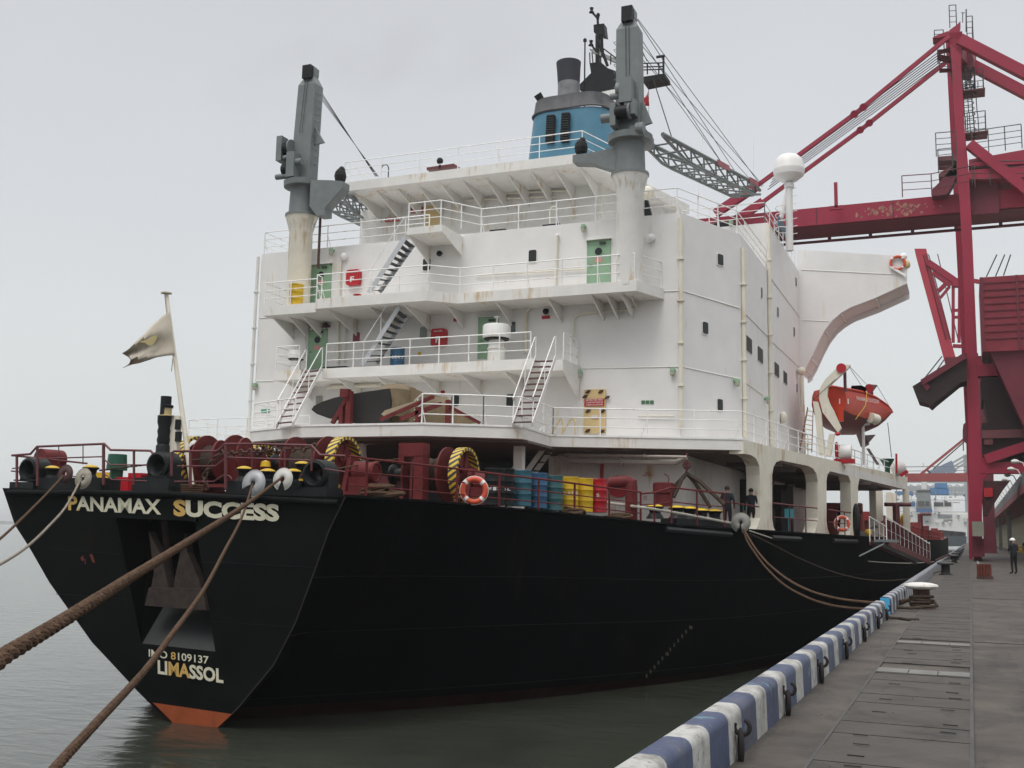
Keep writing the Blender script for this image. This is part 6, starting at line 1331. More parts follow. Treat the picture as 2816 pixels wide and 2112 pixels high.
m = MB(); c = q('T', 1250, 1650, Y=61); zt = q('T', 1240, 1050, Y=c.y).z; m.tube([c, Vector((c.x, c.y, zt)), q('T', 1290, 1030, Y=c.y), q('T', 1340, 1020, Y=c.y)], .08, 8); m.tube([q('T', 1330, 1020, Y=c.y), q('T', 1330, 930, Y=c.y)], .03, 5); m.tube([q('T', 1405, 1040, Y=c.y), q('T', 1415, 940, Y=c.y)], .03, 5); LP = m.build('searchlight_post', WHITE, SHIP, True)
m = MB(); m.cyl(q('T', 1340, 930, Y=c.y-.3), q('T', 1440, 960, Y=c.y+.3), .28, n=16); m.build('searchlight', CREAM, LP, True)
# red rail-side reel and life raft, green buoy frame
m = MB(); c = q('T', 950, 1450, Y=57); m.cyl(c+Vector((-.35, 0, 0)), c+Vector((.35, 0, 0)), .36, n=20); m.build('liferaft_canister', WHITE, SHIP, True)
m = MB(); m.torus(c+Vector((-.38, 0, .05)), (1, .2, 0), .4, .06, 22, 6); m.box(c+Vector((-.5, -.25, -.6)), c+Vector((.5, .25, -.38))); m.sph(q('T', 850, 1180, Y=56), .14, (1, 1, .7), 12, 6); m.build('raft_cradle', REDB, SHIP, True)
m = MB(); c = q('T', 1600, 1560, Y=70); m.lathe([(.16, -1.0), (.16, -.5), (.4, -.1), (.43, 0), (0, 0)], c, n=18); m.build('green_cowl', GREEN, SHIP, True)
m = MB(); c = q('O', 1275, 510, Y=72); m.sph(c, .48, (1, 1, 1), 18, 12); m.build('white_life_raft', mat('raft_white', (.55, .5, .48), .5, rust=.4), SHIP, True)
m = MB(); m.cyl(q('O', 1260, 400, Y=70), q('O', 1262, 545, Y=70), .07, n=6); m.beam(q('O', 1290, 565, Y=70), q('O', 1345, 530, Y=70), .2, .2); m.build('red_post', REDB, SHIP)
m = MB(); c = q('O', 420, 130, X=-8.3); m.sph(c, .3, (.6, 1, 1), 12, 8); m.build('wall_ventilator', CREAM, SUP, True)
m = MB(); a = q('C', 735, 1500, X=-8.2); m.cyl(a-Vector((0, 0, 2.2)), a-Vector((0, 0, .3)), .12, n=8); m.sph(a, .3, (.8, 1.2, .8), 12, 8); m.build('swan_vent', CREAM, SUP, True)
# companion ladder beside the house
ladder(q('O', 600, 60, Y=52), q('O', 540, 370, Y=50), q('O', 640, 70, Y=52), q('O', 630, 385, Y=50), 9, SHIP, ms=DRED, mt_=TANP, hr=None, sw=.14)

# stage along the main deck forward
HM = mat('hatch_red', (.22, .03, .03), .5, rust=.4, rcol=(.08, .03, .03), rscale=.5)
for k in range(6):
    y0 = 84+k*21; HC = part('cargo_hatch', (CLX, y0, 1.6), SHIP)
    MB().box((CLX-12.5, y0, 1.5), (CLX+12.5, y0+16, 2.9)).build('coaming', HM, HC); m = MB()
    for j in range(4): m.box((CLX-13, y0+j*4+.05, 2.9), (CLX+13, y0+j*4+3.9, 3.55))
    m.build('hatch_cover', HM, HC)
m = MB()
for k in range(14): a = Vector((-4.6-.2*(k % 2), 80+k*8.5, 1.5)); m.box(a, a+Vector((.8, 1.1, .8+.35*(k % 3))))
m.build('deck_vents', HM, SHIP)
m = MB()
for k, (x, y, h, Y) in enumerate(((540, 415, 3.2, 72), (855, 540, 3.2, 100))):
    a = q('Q', x, y, Y=Y); m.cyl((a.x, Y, 1.6), (a.x, Y, a.z), .22, n=10); m.cyl((a.x-(.7 if k == 0 else -.0), Y, a.z), (a.x+.9, Y, a.z), .12, n=8)
m.build('cargo_post', DRED, SHIP)
m = MB(); a = q('Q', 660, 600, Y=76); m.sph(a, .34, (1, .8, 1.1), 8, 6); m.cyl(a-Vector((0, 0, .8)), a, .16, n=8); a = q('Q', 180, 780, Y=62); m.sph(a, .2, (1, 1, 1), 10, 6); m.build('yellow_gear', YEL, SHIP)
m = MB()
for k in range(26): y = 76+k*3.2; m.tube([(-3.75, y, 1.5), (-3.75, y, 2.5)], .03, 4)
for z in (1.95, 2.5): m.tube([(-3.75, 76, z), (-3.75, 160, z)], .03, 4)
m.build('deck_railing', HM, SHIP)
rc = random.Random(5)
for k in range(34):
    Y_ = rc.uniform(63, 112); X_ = -4.3-rc.random()*5; z_ = 1.6; m = MB(); kind = rc.random(); h_ = rc.uniform(.5, 2.0)*(1 if Y_ < 80 else .8)
    if kind < .4: m.cyl((X_, Y_, z_), (X_, Y_, z_+h_), .09, n=8); m.cyl((X_-.3, Y_, z_+h_), (X_+.3, Y_, z_+h_), .12, n=8); nm = 'air_pipe'
    elif kind < .7: m.box((X_, Y_, z_), (X_+rc.uniform(.3, .9), Y_+.6, z_+h_*.6)); m.cyl((X_+.2, Y_+.2, z_), (X_+.2, Y_+.2, z_+h_), .05, n=6); nm = 'deck_locker'
    else: m.tube([(X_, Y_, z_), (X_, Y_, z_+h_*.5), (X_+.2, Y_+.8, z_+h_*.6), (X_+.2, Y_+3, z_+h_*.6)], .07, 6); nm = 'pipe_run'
    m.build(nm, rc.choice((HM, DRED, HM, RUSTY, DGREY, TANP if k % 5 == 0 else HM)), SHIP)
m = MB()
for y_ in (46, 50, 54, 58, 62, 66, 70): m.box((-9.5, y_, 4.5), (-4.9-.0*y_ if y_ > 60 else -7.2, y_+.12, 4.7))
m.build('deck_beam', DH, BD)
# steel work and boxes seen through the arches
m = MB(); a = qv('O', 790, 780, (-10, 45), (-7, 75)); m.box((a.x-.5, a.y, 1.7), (a.x+1.6, a.y+1.4, 3.7)); m.build('red_container', HM, SHIP)
m = MB(); a = ec(2320, 1.5); m.sph((a.x, a.y, 2.6), .45, (1, 1, 2.0), 12, 8); m.build('gas_bottle', BLKM, SHIP, True)
m = MB()
for v, x, y, Y in (('O', 150, 805, 43.2), ('O', 460, 845, 47), ): a = q(v, x, y, Y=Y); m.cbox(a, (.35, .15, .38)); m.cyl((a.x, Y, 1.8), (a.x, Y, a.z), .05, n=6)
m.build('electric_box', mat('cyan_box', (.05, .3, .36), .5), SHIP)
m = MB(); m.torus(ec(2352, .2)+Vector((0, 0, .75)), (1, .2, 0), .42, .13, 20, 8)
for v in m.v: v.z = 2.35+(v.z-2.35)*1.6
m.build('hawse_roller', RUBBER, SHIP, True)
m = MB(); a = q('O', 985, 975, Y=62.5); b_ = q('O', 1110, 1040, Y=64.5); m.prism([q('O', x, y, Y=63) for x, y in ((975, 975), (1030, 978), (1045, 1010), (1060, 1010), (1065, 1000), (1080, 1000), (1085, 1018), (1110, 1020), (1100, 1035), (1020, 1052))], (0, .3, 0)); m.build('gangway_davit', GREYM, SHIP)
# accommodation ladder down to the quay
GA = q('Q', 420, 905, X=-3.55); GB = q('Q', 985, 1165, X=-2.1)
GW = thing('gangway', GA, 'dark red gangway with rope netting slung from the ship side down to the quay', 'gangway')
d_ = (GB-GA).normalized(); sd = Vector((d_.y, -d_.x, 0)).normalized()
m = MB(); m.beam(GA, GB, .06, .3); m.beam(GA-sd*.75, GB-sd*.75, .06, .3); m.build('side_girder', DRED, GW)
m = MB(); n = 28
for i in range(n): u = (i+.5)/n; c = GA.lerp(GB, u)-sd*.375; m.cbox(c, (.7, .3, .03))
m.build('treads', DGREY, GW)
m = MB(); L_ = (GB-GA).length
for s_ in (0, .75):
    m.tube([GA-sd*s_+Vector((0, 0, 1.15)), GB-sd*s_+Vector((0, 0, 1.0))], .03, 5)
    m.tube([GA-sd*s_+Vector((0, 0, .6)), GB-sd*s_+Vector((0, 0, .55))], .015, 4)
    for i in range(12): c = (GA+(GB-GA)*(i/11))-sd*s_; m.tube([c, c+Vector((0, 0, 1.1))], .025, 5)
m.build('handrail', RAILW, GW)
NET = mat('safety_net', (.1, .025, .03), .9, rust=.5, rcol=(.16, .12, .1), rscale=4)
m = MB()
for i in range(120):
    u = i/120; a = GA+(GB-GA)*u; m.tube([a+Vector((0, 0, .05)), GA+(GB-GA)*min(1, u+.03)+Vector((0, 0, 1.05))], .015, 3); m.tube([a+Vector((0, 0, 1.05)), GA+(GB-GA)*min(1, u+.03)+Vector((0, 0, .05))], .015, 3)
for k in range(11): m.tube([GA+Vector((0, 0, .05+k*.1)), GB+Vector((0, 0, .05+k*.095))], .02, 3)
m.build('safety_netting', NET, GW)
a = GA+Vector((-.5, -.8, 0)); MB().box(a, a+Vector((1, 1.4, .12))).build('top_platform', GREYM, GW)
m = MB(); m.tube([q('Q', 380, 930, X=-3.6), q('Q', 60, 1090, X=-4.6)], .035, 5); m.build('lower_strut', GREYM, GW)
text('CAREFUL   WATCH YOUR STEP', GA+(GB-GA)*.06+sd*.035-Vector((0, 0, .07)), GA+(GB-GA)*.9+sd*.035-Vector((0, 0, .07)), (0, 0, .13), SIGNW, GW, off=.0, ext=.003) if False else None

# ================================================================ MOORING LINES AND RAT GUARDS
def twist(pts, r, m_, label, name='mooring_rope', n=10, grp='mooring ropes'):
    """three-strand rope along a smoothed path"""
    pts = [Vector(p) for p in pts]; S_ = []
    for i in range(len(pts)-1):
        p0, p1, p2, p3 = pts[max(0, i-1)], pts[i], pts[i+1], pts[min(len(pts)-1, i+2)]
        k = max(3, int((p2-p1).length/(.03 if (p1-CAM).length < 30 else .1))); k = min(k, 160)
        for j in range(k): u = j/k; S_.append(.5*((2*p1)+(p2-p0)*u+(2*p0-5*p1+4*p2-p3)*u*u+(3*p1-p0-3*p2+p3)*u**3))
    S_.append(pts[-1]); m = MB(); D = 0; rows = [[] for _ in range(3)]
    for i, p in enumerate(S_):
        d_ = (S_[min(i+1, len(S_)-1)]-S_[max(0, i-1)]).normalized(); a = d_.cross(Vector((0, 0, 1))).normalized(); b_ = d_.cross(a)
        if i: D += (p-S_[i-1]).length
        for k in range(3): t_ = D/(r*1.25)+k*2.094; rows[k].append(p+(a*math.cos(t_)+b_*math.sin(t_))*r*.36)
    for k in range(3): m.tube(rows[k], r*.64, 8)
    return lab(m.build(name, m_, None, True), label, 'rope', grp)
def sag(pxs, A, B):
    """points measured in the photo lie on the vertical plane of the rope; a smooth curve is fitted through them"""
    A = Vector(A); B = Vector(B); H_ = Vector((B.x-A.x, B.y-A.y, 0)); L_ = H_.length; h_ = H_/L_
    P_ = [A]+[qv(v, x, y, A, B) for v, x, y in pxs]+[B]
    sz = sorted((float((p-A).dot(h_)/L_), p.z) for p in P_); g = [sz[0]]
    for t_ in sz[1:]:
        if t_[0]-g[-1][0] > .012: g.append(t_)
    X_ = [t_[0] for t_ in g]; Z_ = [t_[1] for t_ in g]; K = len(g); dl = [(Z_[i+1]-Z_[i])/(X_[i+1]-X_[i]) for i in range(K-1)]
    mS = [dl[0]]+[(dl[i-1]*(X_[i+1]-X_[i])+dl[i]*(X_[i]-X_[i-1]))/(X_[i+1]-X_[i-1]) for i in range(1, K-1)]+[dl[-1]]
    outp = []
    for i in range(K-1):
        h = X_[i+1]-X_[i]; n = max(2, int(h*L_/.5))
        for j in range(n):
            u = j/n; z = (2*u**3-3*u*u+1)*Z_[i]+(u**3-2*u*u+u)*h*mS[i]+(-2*u**3+3*u*u)*Z_[i+1]+(u**3-u*u)*h*mS[i+1]
            s_ = X_[i]+h*u; outp.append(Vector((A.x+(B.x-A.x)*s_, A.y+(B.y-A.y)*s_, z)))
    return outp+[B]
BL0 = (-1.25, .1, .3); BLm = (-1.25, -7.9, .3)
A1 = q('W', 1440, 500, Y=YT-.02); A2 = q('W', 1085, 575, Y=YT-.02)
twist(sag([('K', 1400, 700), ('K', 1170, 845), ('K', 940, 990), ('K', 700, 1140), ('K', 450, 1300), ('K', 220, 1440), ('K', 0, 1580)], A1, BL0), .031, ROPE, 'thick brown mooring rope from the white disc, crossing in front of the others')
twist(sag([('K', 1480, 690), ('K', 1360, 930), ('K', 1230, 1170), ('K', 1050, 1420), ('K', 870, 1659), ('d', 238, 1530), ('d', 150, 1625)], A2, BL0), .027, ROPE, 'brown mooring rope from the grey notched disc running down to the bottom left corner')
A3 = q('K', 495, 478, Y=YT-.02); A4 = q('K', 385, 462, Y=YT-.02)
twist(sag([('K', 400, 650), ('K', 300, 765), ('K', 180, 880), ('K', 0, 1000), ('K', -300, 1130), ('K', -900, 1300)], A3, BLm), .034, ROPEP, 'pale mooring rope leaving the stern at the far left through the rusty pale disc')
twist(sag([('K', 250, 605), ('K', 130, 725), ('K', 0, 845), ('K', -300, 1060), ('K', -900, 1350)], A4, BLm), .032, ROPE, 'dark brown mooring rope leaving the stern at the far left edge')
AS = ec(2038, -.25); AS.z = zoff('O', 100, 930, AS); BS = (-1.35, 27.15, .2)
for dx, dz, lb in ((0, 0, 'upper brown rope of the sagging pair tied to the white capped bollard'), (.0, .0, 'lower brown rope of the sagging pair tied to the white capped bollard')):
    pl = [('O', 150, 1010), ('O', 220, 1120), ('O', 400, 1300), ('O', 600, 1415), ('O', 800, 1475), ('O', 1000, 1503), ('O', 1180, 1512)] if lb.startswith('upper') else [('O', 140, 1030), ('O', 200, 1130), ('O', 380, 1340), ('O', 580, 1465), ('O', 780, 1530), ('O', 980, 1555), ('O', 1180, 1550)]
    twist(sag(pl, AS, BS), .04, ROPE, lb)
B2 = (-1.25, 54, .2); AW_ = ec(2055, .05)
twist([q('N', 730, 640, Y=39.5)]+[ec(1400+x*.3617, .1) and Vector((*ec(1400+x*.3617, .1).xy, zoff('N', x, y, ec(1400+x*.3617, .1)))) for x, y in ((960, 672), (1210, 710), (1450, 753), (1690, 800))], .055, ROPEW, 'white twisted rope stretched along the starboard bollards behind the rail')
AW_.z = zoff('O', 150, 970, AW_); BW_ = (-1.2, 81, .2); AWs = ec(2060, -.3); AWs.z = zoff('O', 160, 975, AWs)
twist(sag([('O', 300, 1020), ('O', 500, 1080), ('O', 720, 1140), ('O', 940, 1188), ('O', 1180, 1212), ('O', 1400, 1216), ('O', 1560, 1205)], AWs, BW_), .03, ROPEW, 'thin pale rope running forward from the starboard chock to a far bollard')
twist(sag([('O', 300, 1060), ('O', 560, 1190), ('O', 850, 1300), ('O', 1100, 1345), ('O', 1300, 1340)], AWs-Vector((0, 0, .1)), (-1.3, 54, .15)), .03, ROPED, 'dark slack rope against the black hull below the pale rope')
twist([q('Q', 1050, 1150, X=-2.0), (-1.4, 81, .55), (-1.0, 81.2, .3)], .07, RUSTY, 'thick rusty rope end round the third bollard by the foot of the gangway')
# lines on deck
twist([A1+Vector((.05, .1, 0)), q('X', 1480, 1165, Y=27), q('X', 2212, 1040, Y=29.5), q('L', 630, 300, Y=30.5)], .03, ROPE, 'brown rope from the stern disc inboard to the drum of the right winch')
twist([q('V', 1210, 415, Y=YT+.8), q('V', 1790, 345, Y=YT+1.3), q('W', 160, 310, Y=YT+2), q('W', 520, 270, Y=YT+3.5)], .03, ROPED, 'dark rope running across the poop behind the stern light column')
# rat guards
def guard(c, R_, label, m_, a0=-2.2, a1=-1.2, tilt=(0, -1, .1), dome=.04):
    n = Vector(tilt).normalized(); a = Vector((1, 0, 0)); b_ = n.cross(a).normalized()*-1
    if b_.z < 0: b_ = -b_
    a = (a-n*a.dot(n)).normalized(); K = 40; span = 2*math.pi-(a1-a0); G_ = thing('rat_guard', c, label, 'rat guard', 'rat guard discs on the mooring ropes')
    rr = [.07, R_*.5, R_]; m = MB(); m.grid([[Vector(c)+(a*math.cos(a1+span*i/K)+b_*math.sin(a1+span*i/K))*r_-n*dome*(r_/R_) for i in range(K+1)] for r_ in rr])
    m.build('disc', m_, G_, True, solid=.012)
    m = MB(); m.tube([Vector(c)+(a*math.cos(a1+span*i/K)+b_*math.sin(a1+span*i/K))*R_-n*dome for i in range(K+1)], .012, 5); m.build('rim', m_, G_, True); return G_
gy = YT-.28
guard(q('W', 1085, 570, Y=gy), .34, 'large grey notched disc on the rope nearest the middle of the stern', GALV, -2.75, -1.65)
guard(q('W', 1440, 520, Y=gy), .28, 'whitish dented disc with a slot, right of the large grey disc', mat('white_disc', (.55, .54, .5), .5, rust=.4, rcol=(.3, .2, .1), streak=False, rscale=4), -2.0, -1.25)
guard(q('V', 1000, 510, Y=gy), .28, 'pale rusty disc on the white rope at the left of the stern', GALV2, -2.1, -1.8)
guard(q('V', 780, 460, Y=gy+.2), .27, 'dark red brown disc behind the pale rusty one', mat('brown_disc', (.05, .02, .018), .6, var=.3), -2.0, -1.7)
guard(AS+Vector((.02, -.3, .08)), .36, 'dull grey disc on the ropes at the starboard side near the white arch', mat('dull_disc', (.22, .22, .2), .6, rust=.3, rcol=(.2, .15, .1), streak=False), -2.0, -1.45, (-.1, -1, .1))

# ================================================================ SHIP UNLOADER CRANE ON THE QUAY
YA, YBk = 100., 106.
def iq(v, x, y, Y=YA): return q(v, x, y, Y=Y)
CRN = thing('ship_unloader_crane', (.6, YA+3, 0), 'huge dark red gantry crane on the quay with its boom reaching over the ship', 'crane')
m = MB(); lp = [('I', 1722, 250), ('I', 1760, 900), ('I', 1768, 1100), ('I', 1800, 1600), ('R', 1462, 640), ('R', 1480, 1300), ('Q', 1490, 130), ('Q', 1492, 1135)]; rp_ = [('I', 1785, 260), ('I', 1820, 880), ('I', 1842, 1100), ('I', 1870, 1600), ('R', 1612, 640), ('R', 1640, 1300), ('Q', 1668, 130), ('Q', 1660, 780), ('Q', 1560, 1000), ('Q', 1535, 1135)]
m.prism([iq(*p) for p in lp]+[iq(*p) for p in reversed(rp_)], (0, 1.3, 0)); m.build('seaward_leg', CRED, CRN)
m = MB()
for dy in (0,): m.beam(iq('I', 1730, 270, YBk+8), iq('Q', 1590, 700, YBk+14), 1.1, 1.1)
m.beam((.6, YA+1.3, 17), (.6, YBk+14, 17), 1.2, 1.6); m.beam((.6, YA+1.3, 5.5), (.6, YBk+14, 5.5), 1.0, 1.4); m.build('far_leg', CRED, CRN)
# portal beams running landward
m = MB(); m.prism([iq('R', 1600, 480), iq('R', 2250, 470), iq('R', 2250, 610), iq('R', 1610, 640)], (0, 1.3, 0)); a = iq('R', 1620, 560); b_ = iq('R', 2250, 545)
m.box((a.x, YA, a.z-.0), (20, YA+1.3, a.z+1.0)) if False else None
m.build('portal_beam', CRED, CRN)
a = iq('M', 1490, 740); b_ = iq('M', 1490, 935); MB().box((.9, YA-.05, b_.z), (20, YA+1.2, a.z)).build('sill_beam', CRED, CRN)
a = iq('R', 1600, 480); b_ = iq('R', 1610, 630); MB().box((1.2, YA+.05, b_.z), (20, YA+1.25, a.z)).build('portal_beam', CRED, CRN)
m = MB(); m.lathe([(.0, .04), (.55, .04), (.55, 0)], Vector((iq('R', 1950, 545).x, YA-.05, iq('R', 1950, 545).z)), (0, -1, 0), 24); m.build('beam_hub', CRED, CRN)
m = MB(); m.prism([iq('M', 1500, 600), iq('M', 1600, 740), iq('M', 1500, 745)], (0, 1.2, 0)); m.prism([iq('M', 1500, 935), iq('M', 1620, 940), iq('M', 1500, 1060)], (0, 1.2, 0)); m.prism([iq('R', 1600, 380), iq('R', 1680, 475), iq('R', 1610, 480)], (0, 1.2, 0)); m.build('corner_gusset', CRED, CRN)
MB().beam(iq('M', 1560, 700), Vector((9.5, YA, 11.2)), 1.0, .8).build('diagonal_brace', CRED, CRN)
# boom girder and trolley rail
YG = YA+1.35
a = iq('I', 1600, 1300, YG); b_ = iq('I', 1600, 1425, YG); c = iq('I', 1600, 1552, YG); c2 = iq('I', 680, 1398, YG)
BM = MB().box((-24, YG, b_.z), (24, YBk, (a.z+c2.z)/2)).build('boom_girder', CRED, CRN)
m = MB(); [m.box((x, YG-.03, b_.z+.05), (x+.12, YG, a.z-.1)) for x in (-20, -12.3, -5.5, 3.2, 9)]; m.build('girder_joint', CDRK, BM)
MB().box((-24, YG+.25, b_.z-.1), (24, YBk-.25, b_.z-.004)).build('shaded_girder_bottom', CDRK, BM)  # darker red below; the underside's shade is put into the colour
zr_ = iq('I', 1000, 1592, YBk-.2).z; m = MB(); m.beam((-24, YBk-.2, zr_), (24, YBk-.2, zr_), .3, .2)
for i in range(13): x = -23+i*3.8; m.beam((x, YBk-.2, zr_), (x, YBk-.2, b_.z), .3, .25)
m.build('trolley_rail', CDRK, BM)
m = MB(); p = iq('I', 965, 1380); m.beam(p, p+Vector((0, 0, 2.4)), .3, .3); m.beam(p-Vector((.6, 0, 0)), p+Vector((.6, 0, 0)), .3, .35); m.build('rope_guide', CRED, BM)
rail([iq('I', 1405, 1310), iq('I', 1600, 1298), (1.5, YA, a.z)], BM, m=DRED, h=2.0, sp=2.5, r=.05)
mm = MB()
for k in range(70):
    x0 = -6.6+random.gauss(0, 1)+2*(k % 2); z0 = b_.z+.75+random.gauss(0, .28); rr = random.uniform(.04, .2)
    mm.prism([Vector((x0+rr*random.uniform(.5, 1.3)*math.cos(t_), YG-.008, max(b_.z+.05, z0+rr*random.uniform(.5, 1.5)*math.sin(t_)))) for t_ in (0, 1, 2, 3, 4, 5)], (0, -.004-.0006*k/7, 0))
mm.build('scraped_paint', mat('bare_primer', (.32, .16, .12), .8, var=.5, scale=2), BM)
# stays, apex, backstays
def stay(p, r_, w_=.3, h_=.36): 
    return MB().beam(p, r_, w_, h_)
for (x1, y1, x2, y2, x3, y3, Y) in ((1718, 240, 1110, 740, 430, 1240, YA), (1730, 385, 1150, 845, 480, 1340, YBk)):
    m = stay(iq('I', x1, y1, Y), iq('I', x2, y2, Y)); m.beam(iq('I', x2, y2, Y), iq('I', x3, y3, Y), .3, .36); m.cyl(iq('I', x2-25, y2+18, Y-.4), iq('I', x2-25, y2+18, Y+.4), .36, n=14); m.cyl(iq('I', x2+35, y2-28, Y-.4), iq('I', x2+35, y2-28, Y+.4), .36, n=14)
    m.beam(iq('I', x3, y3, Y), iq('I', x3-270, y3+180, Y), .6, .8); m.build('forestay', CRED, CRN)
for (x1, y1, x2, y2, Y) in ((1785, 265, 2260, 510, YA), (1860, 430, 2260, 640, YBk)): stay(iq('I', x1, y1, Y), iq('I', x2, y2, Y), .8, .95).build('backstay', CRED, CRN)
m = MB()
for k in range(6): m.tube([iq('I', 1640+8*k, 350+12*k, YA+k), iq('I', 560-10*k, 1150+22*k, YA+k)], .045, 4)
m.build('boom_hoist_rope', WIRE, CRN)
m = MB(); m.prism([iq('I', 1722, 235), iq('I', 1715, 200), iq('I', 1765, 165), iq('I', 1790, 140), iq('I', 1785, 200), iq('I', 1785, 240)], (0, 1.3, 0)); m.beam(iq('I', 1755, 260), iq('I', 1790, 380, YBk+3), 1.2, 1.2); m.beam(iq('I', 1860, 430, YBk), iq('I', 1760, 330, YA), 1.0, 1.8); m.prism([iq('I', 1605, 250), iq('I', 1630, 235), iq('I', 1710, 205), iq('I', 1730, 225), iq('I', 1650, 250)], (0, 1.5, 0)); m.build('apex_head', CRED, CRN)
m = MB(); m.prism([iq('I', 1790, 280, YA+2), iq('I', 1850, 310, YA+2), iq('I', 1880, 400, YA+2), iq('I', 1850, 460, YA+2), iq('I', 1800, 440, YA+2)], (0, 3, 0)); m.beam(iq('I', 1640, 350, YA+1), iq('I', 1760, 320, YA+1), .3, .3); m.beam(iq('I', 1650, 470, YA+3), iq('I', 1880, 460, YA+3), .3, .3); m.beam(iq('I', 1640, 380, YA+2), iq('I', 1730, 400, YA+2), .8, .3); m.build('sheave_platform', CDRK, CRN)
for (x, y, w_, h_) in ((1620, 310, 60, 1.6), (1640, 420, 80, 1.3), (1650, 465, 80, 1.3), (1720, 185, 45, 2.2), (1835, 260, 40, 2.2)):
    m = MB(); a = iq('I', x, y, YA+2); b_ = iq('I', x+w_, y-3, YA+2)
    rail([a, b_, b_+Vector((0, 3, 0))], CRN, m=DGREY, h=h_, nr=4, sp=1.2, r=.045, name='walkway_railing')
m = MB(); m.tube([iq('I', 1828, 210), iq('I', 1828, 62)], .06, 5); m.tube([iq('I', 1805, 150), iq('I', 1805, 85)], .04, 5); m.tube([iq('I', 1795, 85), iq('I', 1818, 85)], .04, 4); m.build('anemometer_mast', DGREY, CRN)
# caged ladders with landings up the leg
def cage(x0, y0, x1, y1, Y=YA+1.5):
    m = MB(); a = iq('I', x0, y0, Y); b_ = iq('I', x1, y1, Y); n = max(3, int((a-b_).length/.9))
    for dx in (-.35, .35): m.tube([a+Vector((dx, 0, 0)), b_+Vector((dx, 0, 0))], .05, 4)
    m.tube([a+Vector((0, -.7, 0)), b_+Vector((0, -.7, 0))], .04, 4); m.tube([a+Vector((.7, -.35, 0)), b_+Vector((.7, -.35, 0))], .04, 4)
    for i in range(n+1): p = a.lerp(b_, i/n); m.torus(p+Vector((0, -.35, 0)), (0, 0, 1), .5, .035, 10, 4)
    m.build('caged_ladder', DGREY, CRN)
cage(1828, 470, 1835, 640); cage(1838, 660, 1845, 770); cage(1848, 770, 1858, 920); cage(1850, 560, 1850, 600)
for (x, y) in ((1825, 625), (1840, 905)): 
    a = iq('I', x, y, YA+1.5); m = MB(); m.box((a.x-.3, YA+.5, a.z-.1), (a.x+1.6, YA+2.5, a.z)); m.build('landing', DRED, CRN); rail([a, a+Vector((1.5, 0, 0)), a+Vector((1.5, 1, 0))], CRN, m=DGREY, h=2.2, nr=4, sp=1, r=.045, name='walkway_railing')
# upper machinery on the landward side
m = MB(); m.prism([iq('I', 1835, 945), iq('I', 1890, 985), iq('I', 2300, 1360), iq('I', 2300, 1290), iq('I', 1960, 1010), iq('I', 1850, 925)][::-1], (0, 1, 0)) if False else m.beam(iq('I', 1850, 960), iq('I', 2260, 1290), .8, .85); m.build('diagonal_strut', CRED, CRN)
m = MB(); m.prism([iq('I', 1600, 1260), iq('I', 1660, 1200), iq('I', 1765, 1075), iq('I', 1765, 1170), iq('I', 1700, 1290), iq('I', 1640, 1300), iq('I', 1600, 1300)], (0, 1.6, 0)); m.build('boom_hinge_arm', CDRK, CRN)
m = MB(); m.prism([iq('I', 1845, 1060), iq('I', 2260, 985), iq('I', 2260, 1085), iq('I', 1845, 1105)], (0, 2.5, 0)); m.prism([iq('I', 1845, 1130), iq('I', 2260, 1095), iq('I', 2260, 1175), iq('I', 1845, 1190)], (0, 4, 0)); m.build('upper_girder', CRED, CRN)
m = MB(); m.prism([iq('I', 1640, 1040), iq('I', 1765, 1030), iq('I', 1765, 1070), iq('I', 1640, 1060)], (0, 3, 0)); m.prism([iq('I', 1645, 1155), iq('I', 1765, 1080), iq('I', 1765, 1170), iq('I', 1645, 1175)], (0, 2, 0)); m.build('front_platform', DRED, CRN)
m = MB(); a = iq('I', 1850, 1160); m.box((a.x, YA+1, a.z-3.4), (a.x+2.3, YA+4, a.z-.1)); m.build('hoist_block', CDRK, CRN)
for (x0, y0, x1, y1) in ((1630, 1040, 1765, 1030), (1645, 1150, 1740, 1140), (1870, 1030, 2200, 985), (1870, 1230, 2230, 1230)):
    rail([iq('I', x0, y0), iq('I', x1, y1)], CRN, m=DGREY, h=2.2, nr=4, sp=1.4, r=.045, name='walkway_railing')
# hopper house with ribs
a = iq('P', 1545, 350, 97.5); b_ = iq('P', 1570, 1480, 97.5); x0 = (a.x+b_.x)/2
HH = MB().box((x0, 97.5, b_.z), (x0+14, 105, a.z)).build('hopper_house', mat('cabin_red', (.2, .015, .03), .6, var=.2, scale=.5, rust=.3, rcol=(.1, .02, .03), rscale=.5), CRN)
m = MB()
for i in range(9): z = a.z-.5-i*(a.z-b_.z-1)/9; m.box((x0+.3, 97.4, z-.07), (x0+14, 97.5, z+.02))
for x in (x0+.05, x0+2.75, x0+5.6): m.box((x, 97.38, b_.z), (x+.2, 97.5, a.z))
m.build('stiffening_rib', CDRK, HH)
m = MB(); m.box((x0+4.4, 96.6, b_.z+.3), (x0+9, 97.27, b_.z+3.6)); m.build('control_cabin', CRED, HH)
MB().prism([(x0+.6, 98, b_.z), (x0+12, 98, b_.z), (x0+9, 98, 8), (x0+4, 98, 8)], (0, 6, 0)).build('hopper', CDRK, CRN)
m = MB(); m.beam(iq('M', 1500, 280), iq('M', 2250, 260), .8, .7); m.beam(iq('M', 1540, 400), iq('M', 1690, 400), .6, .5); m.build('lower_walkway', DRED, CRN)
m = MB(); m.tube([iq('P', 1640, 340), iq('P', 1800, 0)], .05, 4); m.tube([iq('P', 1780, 330), iq('P', 1920, 0)], .05, 4); m.tube([iq('P', 1900, 320), iq('P', 2010, 0)], .05, 4); m.build('hoist_rope', WIRE, CRN)
